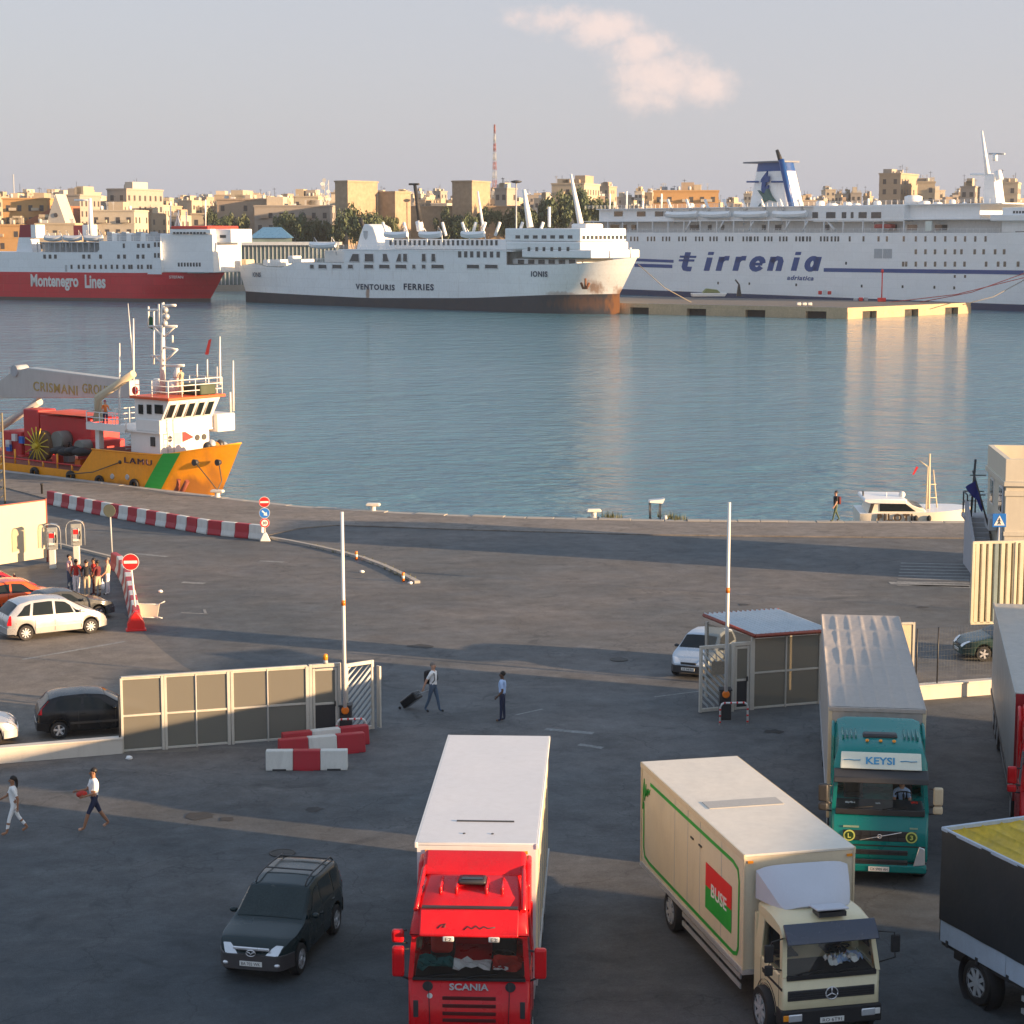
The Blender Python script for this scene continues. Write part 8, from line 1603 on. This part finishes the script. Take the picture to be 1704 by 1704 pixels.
# castle: three square towers and a long curtain wall
building('castle_tower', 'tall square stone castle tower with one shaded and one lit face', 556, 624, 303, 640, 15, -.62, STONE, floors=3, cols=3, win=False, clutter=False, cat='tower')
building('castle_tower', 'broad lower stone castle tower right of the tallest tower', 628, 682, 321, 650, 13, -.62, STONE, win=False, clutter=False, cat='tower')
building('castle_tower', 'square stone castle tower behind the thin black mast', 752, 815, 303, 660, 15, -.40, STONE, win=False, clutter=False, cat='tower')
building('castle_wall', 'long stone castle curtain wall joining the towers', 620, 870, 345, 668, 8, -.02, STONE, win=False, clutter=False, cat='wall')
for nm, lb, x0, x1, yt, Y, d, yaw, mt in (
    ('church', 'orange building with two rows of arcaded windows at far left', 4, 78, 332, 640, 22, .0, ORAN),
    ('apartment_block', 'pale apartment block with dark balconies above the red ferry', 176, 252, 316, 720, 26, -.35, TOWN[5]),
    ('apartment_block', 'tall brown apartment block behind the stern mast of the right ferry', 1466, 1545, 290, 760, 22, -.5, TOWN[2]),
    ('apartment_block', 'lower tan block right of the tall brown apartment block', 1528, 1568, 304, 755, 14, -.2, TOWN[0]),
    ('warehouse', 'long low sunlit yellow building behind the right ferry stern', 1088, 1205, 319, 690, 20, -.1, ORAN),
    ('warehouse', 'long tan flat-roofed building left of the castle', 360, 470, 333, 700, 24, -.12, TOWN[4]),
    ('warehouse', 'long grey shaded building below the castle left tower', 425, 552, 344, 690, 20, -.05, TOWN[5]),
    ('apartment_block', 'wide sandy block behind the leaning white mast', 918, 1002, 307, 720, 22, -.3, TOWN[6]),
    ('apartment_block', 'dark glazed block right of the white church gable', 104, 150, 326, 700, 18, -.2, TOWN[5]),
    ('apartment_block', 'grey block right of the radio mast foot', 823, 860, 315, 720, 16, -.5, TOWN[5]),
    ('apartment_block', 'pale block at the right edge behind the white mast', 1600, 1640, 312, 740, 16, -.4, TOWN[5]),
    ('apartment_block', 'sandy block at the right frame corner', 1660, 1720, 305, 740, 20, -.3, TOWN[6]),
    ('apartment_block', 'cream house row behind the left ferry funnel', 150, 232, 352, 640, 16, -.1, TOWN[3]),
    ('apartment_block', 'yellow quay house behind the left ferry lifeboats', 60, 126, 374, 632, 14, -.05, TOWN[0]),
    ('apartment_block', 'orange quay house behind the left ferry stern', -30, 40, 376, 634, 14, -.05, ORAN)):
    building(nm, lb, x0, x1, yt, Y, d, yaw, mt)
# church gable
gx = atY(92, 326, 634); ga = thing('church', 'narrow white gabled church front beside the orange arcaded building', 'church', (gx.x, 634, 0), -.2)
wq = 3.2; MB().prism([(-wq * 1.6, 0), (wq * 1.6, 0), (wq, 10), (wq * .95, gx.z - 8), (0, gx.z + .6), (-wq * .95, gx.z - 8), (-wq, 10)], 'y', 0, 8).build('gable_wall', TOWN[7], ga); MB().prism([(-1.1, 0), (1.1, 0), (1.1, 15), (0, 17.5), (-1.1, 15)], 'y', -.15, 0).build('niche', TOWN[5], ga); MB().lathe([(.7, -.2), (.7, 0)], (0, 0, gx.z - 6), 12, ax='y').build('round_window', WINM, ga)
MB().prism([(-14, gx.z - 9), (-.5, gx.z - 3), (-.5, gx.z - 9)], 'y', 2, 20).build('tiled_roof', TILE, ga)
# rows of ordinary houses to fill the skyline; farther rows are smaller in view
gA, gB, gC = 'far skyline houses', 'middle row houses', 'near row houses'
def where(x):
    for lim, nm in ((60, 'behind the red ferry stern'), (170, 'behind the red ferry lifeboats'), (290, 'behind the red ferry bridge'), (420, 'above the gap between the left two ferries'), (550, 'left of the tallest castle tower'), (690, 'behind the castle towers'), (820, 'near the castle tower by the black mast'), (920, 'right of the radio mast'), (1010, 'behind the leaning white mast'), (1240, 'above the stern of the right ferry'), (1340, 'behind the banded funnel'), (1470, 'right of the banded funnel'), (1600, 'near the tall brown block'), (9999, 'behind the white mast at right')):
        if x < lim: return nm
CN = {0: 'tan', 1: 'sand-coloured', 2: 'brown', 3: 'cream', 4: 'pinkish', 5: 'grey', 6: 'yellowish', 7: 'whitish'}
seen = {}
def hl(row, mt, x):
    base = CN[TOWN.index(mt)] + ' flat-roofed house in the ' + row + ', ' + where(x); seen[base] = seen.get(base, 0) + 1
    return base if seen[base] == 1 else base.replace('flat-roofed house', (ORD + ['next'] * 9)[seen[base] - 1] + ' flat-roofed house')
x = -40
while x < 1760:
    w = rt_.uniform(14, 40); yt = rt_.uniform(316, 338) - (6 if 900 < x < 1000 else 0) + (6 if 220 < x < 420 else 0)
    mt = rt_.choice(TOWN); building('town_house', hl('far row', mt, x), x, x + w, yt, rt_.uniform(1050, 1400), rt_.uniform(18, 34), rt_.uniform(-.6, .15), mt, group=gA); x += w * rt_.uniform(.62, .98)
x = -40
while x < 1760:
    w = rt_.uniform(18, 50); yt = rt_.uniform(328, 352)
    mt = rt_.choice(TOWN); building('town_house', hl('middle row', mt, x), x, x + w, yt, rt_.uniform(780, 960), rt_.uniform(14, 26), rt_.uniform(-.6, .15), mt, group=gB); x += w * rt_.uniform(.7, 1.05)
x = 120
while x < 1150:
    w = rt_.uniform(30, 70); yt = rt_.uniform(352, 370)
    if not (540 < x < 860): mt = rt_.choice(TOWN[:4] + [TOWN[7]]); building('town_house', hl('near row', mt, x), x, x + w, yt, rt_.uniform(690, 740), rt_.uniform(10, 18), rt_.uniform(-.4, .1), mt, group=gC)
    x += w * rt_.uniform(.9, 1.3)
# glazed ferry terminal with pavilion
tb = thing('ferry_terminal', 'long glazed terminal hall between the red and white ferries', 'building', (0, 0, 0), 0); a, b = atY(340, 408, 622), atY(560, 408, 622); TG = M('terminal_glass', (.16, .22, .22), .2, var=.3, scale=.2)
MB().bx(a.x, b.x, 622.5, 634, .1, a.z).build('glass_wall', TG, tb); MB().bx(a.x - 1, b.x + 1, 621, 636, a.z, a.z + 1.0).build('roof', M('terminal_roof', (.50, .54, .58), .4, .2), tb)
for k in range(34): x = lerp(a.x, b.x, k / 33); MB().bx(x - .12, x + .12, 622.2, 622.5, .1, a.z).build('mullion', GREYP, tb)
pv_ = thing('glass_pavilion', 'blue-roofed glass pavilion above the terminal hall', 'building', (0, 0, 0), 0); a, b = atY(416, 404, 626), atY(482, 404, 626); r0, r1 = atY(438, 378, 630), atY(468, 378, 630)
BR = M('pavilion_blue', (.08, .20, .36), .3, var=.1); MB().bx(a.x, b.x, 627, 633, a.z - 4, a.z + 1.5).build('glass_wall', TG, pv_); rf_ = MB(); z0_, z1_ = a.z + 1.5, r0.z
rf_.add([(a.x - .6, 626, z0_), (b.x + .6, 626, z0_), (b.x + .6, 634, z0_), (a.x - .6, 634, z0_), (r0.x, 630, z1_), (r1.x, 630, z1_)], [(0, 1, 5, 4), (1, 2, 5), (2, 3, 4, 5), (3, 0, 4), (0, 3, 2, 1)]); rf_.build('roof', BR, pv_)
# radio mast and light mast, comms tower
mz = atY(823, 207, 1100); mb = atY(823, 345, 1100); tm = thing('radio_mast', 'tall red and white lattice radio mast above the town', 'mast', (mz.x, 1100, 0), 0); n = 13; MRED = M('faded_mast_red', (.30, .10, .08), .6)
for k in range(n):
    z0_, z1_ = lerp(10, mz.z, k / n), lerp(10, mz.z, (k + 1) / n); r0_, r1_ = lerp(2.1, .35, k / n), lerp(2.1, .35, (k + 1) / n); m = MB(); cs_ = [(math.cos(t), math.sin(t)) for t in (.3, 1.87, 3.44, 5.01)]
    for i in range(4):
        (c, s), (c2, s2) = cs_[i], cs_[(i + 1) % 4]; m.tube([(c * r0_, s * r0_, z0_), (c * r1_, s * r1_, z1_)], .11, 4); m.tube([(c * r0_, s * r0_, z0_), (c2 * r1_, s2 * r1_, z1_)], .05, 4); m.tube([(c2 * r0_, s2 * r0_, z0_), (c * r1_, s * r1_, z1_)], .05, 4)
    m.build('mast_section', MRED if k % 2 == 0 else GREYP, tm)
lz = atY(859, 303, 640); lm = thing('floodlight_mast', 'tall floodlight mast with flat round head near the castle', 'mast', (lz.x, 640, 0), 0); MB().tube([(0, 0, 0), (0, 0, lz.z)], .35, 8, r1=.22).build('pole', GREYP, lm); MB().lathe([(1.0, lz.z - .3), (1.8, lz.z), (1.8, lz.z + .3), (.4, lz.z + .6)], n=14).build('lamp_head', DARK, lm)
cz = atY(543, 300, 700); cm = thing('antenna_tower', 'lattice antenna tower left of the tallest castle tower', 'mast', (cz.x, 700, 0), 0)
for x in (-1, 1):
    for y in (-1, 1): MB().tube([(x, y, 0), (x * .7, y * .7, cz.z)], .12, 4).build('leg', GREYP, cm)
for k in range(8): z = 8 + k * (cz.z - 8) / 8; MB().tube([(-1, -1, z), (1, -1, z + 2.5)], .08, 4).build('brace', GREYP, cm)
for k in range(6): MB().lathe([(.7, -.2), (.5, .1)], (rt_.uniform(-1.6, 1.6), -1.2, cz.z - k * 1.3), 10, ax='y').build('dish', WHITE if k % 2 else GREYP, cm)
tc_ = thing('tower_crane', 'thin dark mast rising over the houses at far left', 'mast', (atY(22, 290, 900).x, 900, 0), 0); MB().tube([(0, 0, 0), (0, 0, atY(22, 290, 900).z)], .3, 5).build('pole', GREYP, tc_)

# ---- trees along the far waterfront
def leafmat(n, c):
    m = M(n, c, .7, var=.35, scale=.25, fine=2.5); return m
LEAF = [leafmat('leaf_a', (.075, .105, .045)), leafmat('leaf_b', (.095, .115, .05)), leafmat('leaf_c', (.06, .085, .042))]; BARK = M('bark', (.11, .08, .055), .9, var=.3)
def crown_mesh(seed, mat):
    r = random.Random(seed); m = MB(); cl = []
    for i in range(26):
        while True:
            p = Vector((r.uniform(-1, 1), r.uniform(-1, 1), r.uniform(-.9, 1)))
            if p.length < 1: break
        cl.append((Vector((p.x * .78, p.y * .78, .62 + p.z * .34)), r.uniform(.16, .30)))
    for c, rad in cl:
        for k in range(110):
            d = Vector((r.gauss(0, 1), r.gauss(0, 1), r.gauss(0, 1))).normalized(); p = c + d * rad * r.uniform(.55, 1.08); p.z = max(p.z, .18)
            n = (d + Vector((r.uniform(-.8, .8), r.uniform(-.8, .8), r.uniform(-.8, .8)))).normalized(); u = n.orthogonal().normalized(); v = n.cross(u); s = r.uniform(.028, .060)
            m.add([p - u * s - v * s * .6, p + u * s - v * s * .5, p + u * s * .8 + v * s * .7, p - u * s * .7 + v * s * .6], [(0, 1, 2, 3)])
    return m.mesh('crown', mat)
CR = [crown_mesh(i, LEAF[i % 3]) for i in range(4)]
tk = MB(); tk.tube([(0, 0, 0), (.01, 0, .2), (0, .01, .45), (.01, 0, .7)], .05, 8, r1=.02)
for a in range(5): tk.tube([(0, 0, .28 + .05 * a), (.3 * math.cos(a * 1.3), .3 * math.sin(a * 1.3), .55 + .05 * a), (.5 * math.cos(a * 1.3 + .2), .5 * math.sin(a * 1.3 + .2), .75)], .025, 5, r1=.008)
TRK = tk.mesh('trunk', BARK)
def tree(x, yt, wpx, Y, label, k, base=0.2):
    p = atY(x, yt, Y); h = p.z - base; w = wpx / F * Y / 2; o = thing('tree', label, 'tree', (p.x, Y, base), rt_.uniform(0, 6), 'trees on the far waterfront')
    ch = min(h * .85, w * 2.3); c = put('crown', CR[k % 4], o); c.scale = (w * 1.25, w * 1.25, ch * 1.05); c.location = (0, 0, h - ch)
    t = put('trunk', TRK, o); t.scale = (w, w, h * .9)
trees = ((372, 366, 30, 'left ferry bridge'), (396, 360, 46, 'blue pavilion, left of it'), (350, 352, 22, 'red ferry bridge roof'), (472, 358, 34, 'grey shaded building'), (500, 366, 50, 'terminal hall right end'), (530, 368, 44, 'white ferry stern'), (560, 372, 34, 'tallest castle tower foot, left'), (592, 350, 56, 'tallest castle tower'), (618, 362, 44, 'funnel of the white ferry'), (652, 362, 30, 'lower castle tower'), (745, 358, 54, 'thin black mast, right of it'), (775, 362, 40, 'castle tower by the black mast'), (808, 350, 30, 'castle curtain wall right end'), (846, 350, 44, 'floodlight mast, left of it'), (872, 344, 40, 'floodlight mast, right of it'), (930, 330, 58, 'leaning white mast, left of it'), (965, 324, 56, 'leaning white mast'), (1000, 332, 40, 'right ferry stern'), (905, 346, 46, 'white ferry bridge'))
for k, (x, yt, w, lb) in enumerate(trees): tree(x, yt, w, 642 + (k * 7) % 19 if not 550 < x < 640 else 632, 'dark green tree beside the ' + lb if ',' in lb else 'dark green tree behind the ' + lb, k)

# ---------------------------------------------------------------- evening haze over harbour and town
hz_ = MB(); hz_.bx(-950, 950, -80, 1500, -7.5, 100)
hm_ = bpy.data.materials.new('evening_haze'); hm_.use_nodes = True; nt = hm_.node_tree; nt.nodes.clear(); ho_ = _n(nt, 'ShaderNodeOutputMaterial'); hv = _n(nt, 'ShaderNodeVolumePrincipled')
hv.inputs['Color'].default_value = (.78, .84, .92, 1); hv.inputs['Density'].default_value = .00009; hv.inputs['Anisotropy'].default_value = .2; nt.links.new(hv.outputs[0], ho_.inputs['Volume'])
tag(hz_.build('haze', hm_), 'thin evening haze over the harbour and the town', 'haze', kind='stuff')
for o in list(SC.objects):
    if o.type == 'EMPTY' and not o.children: bpy.data.objects.remove(o)
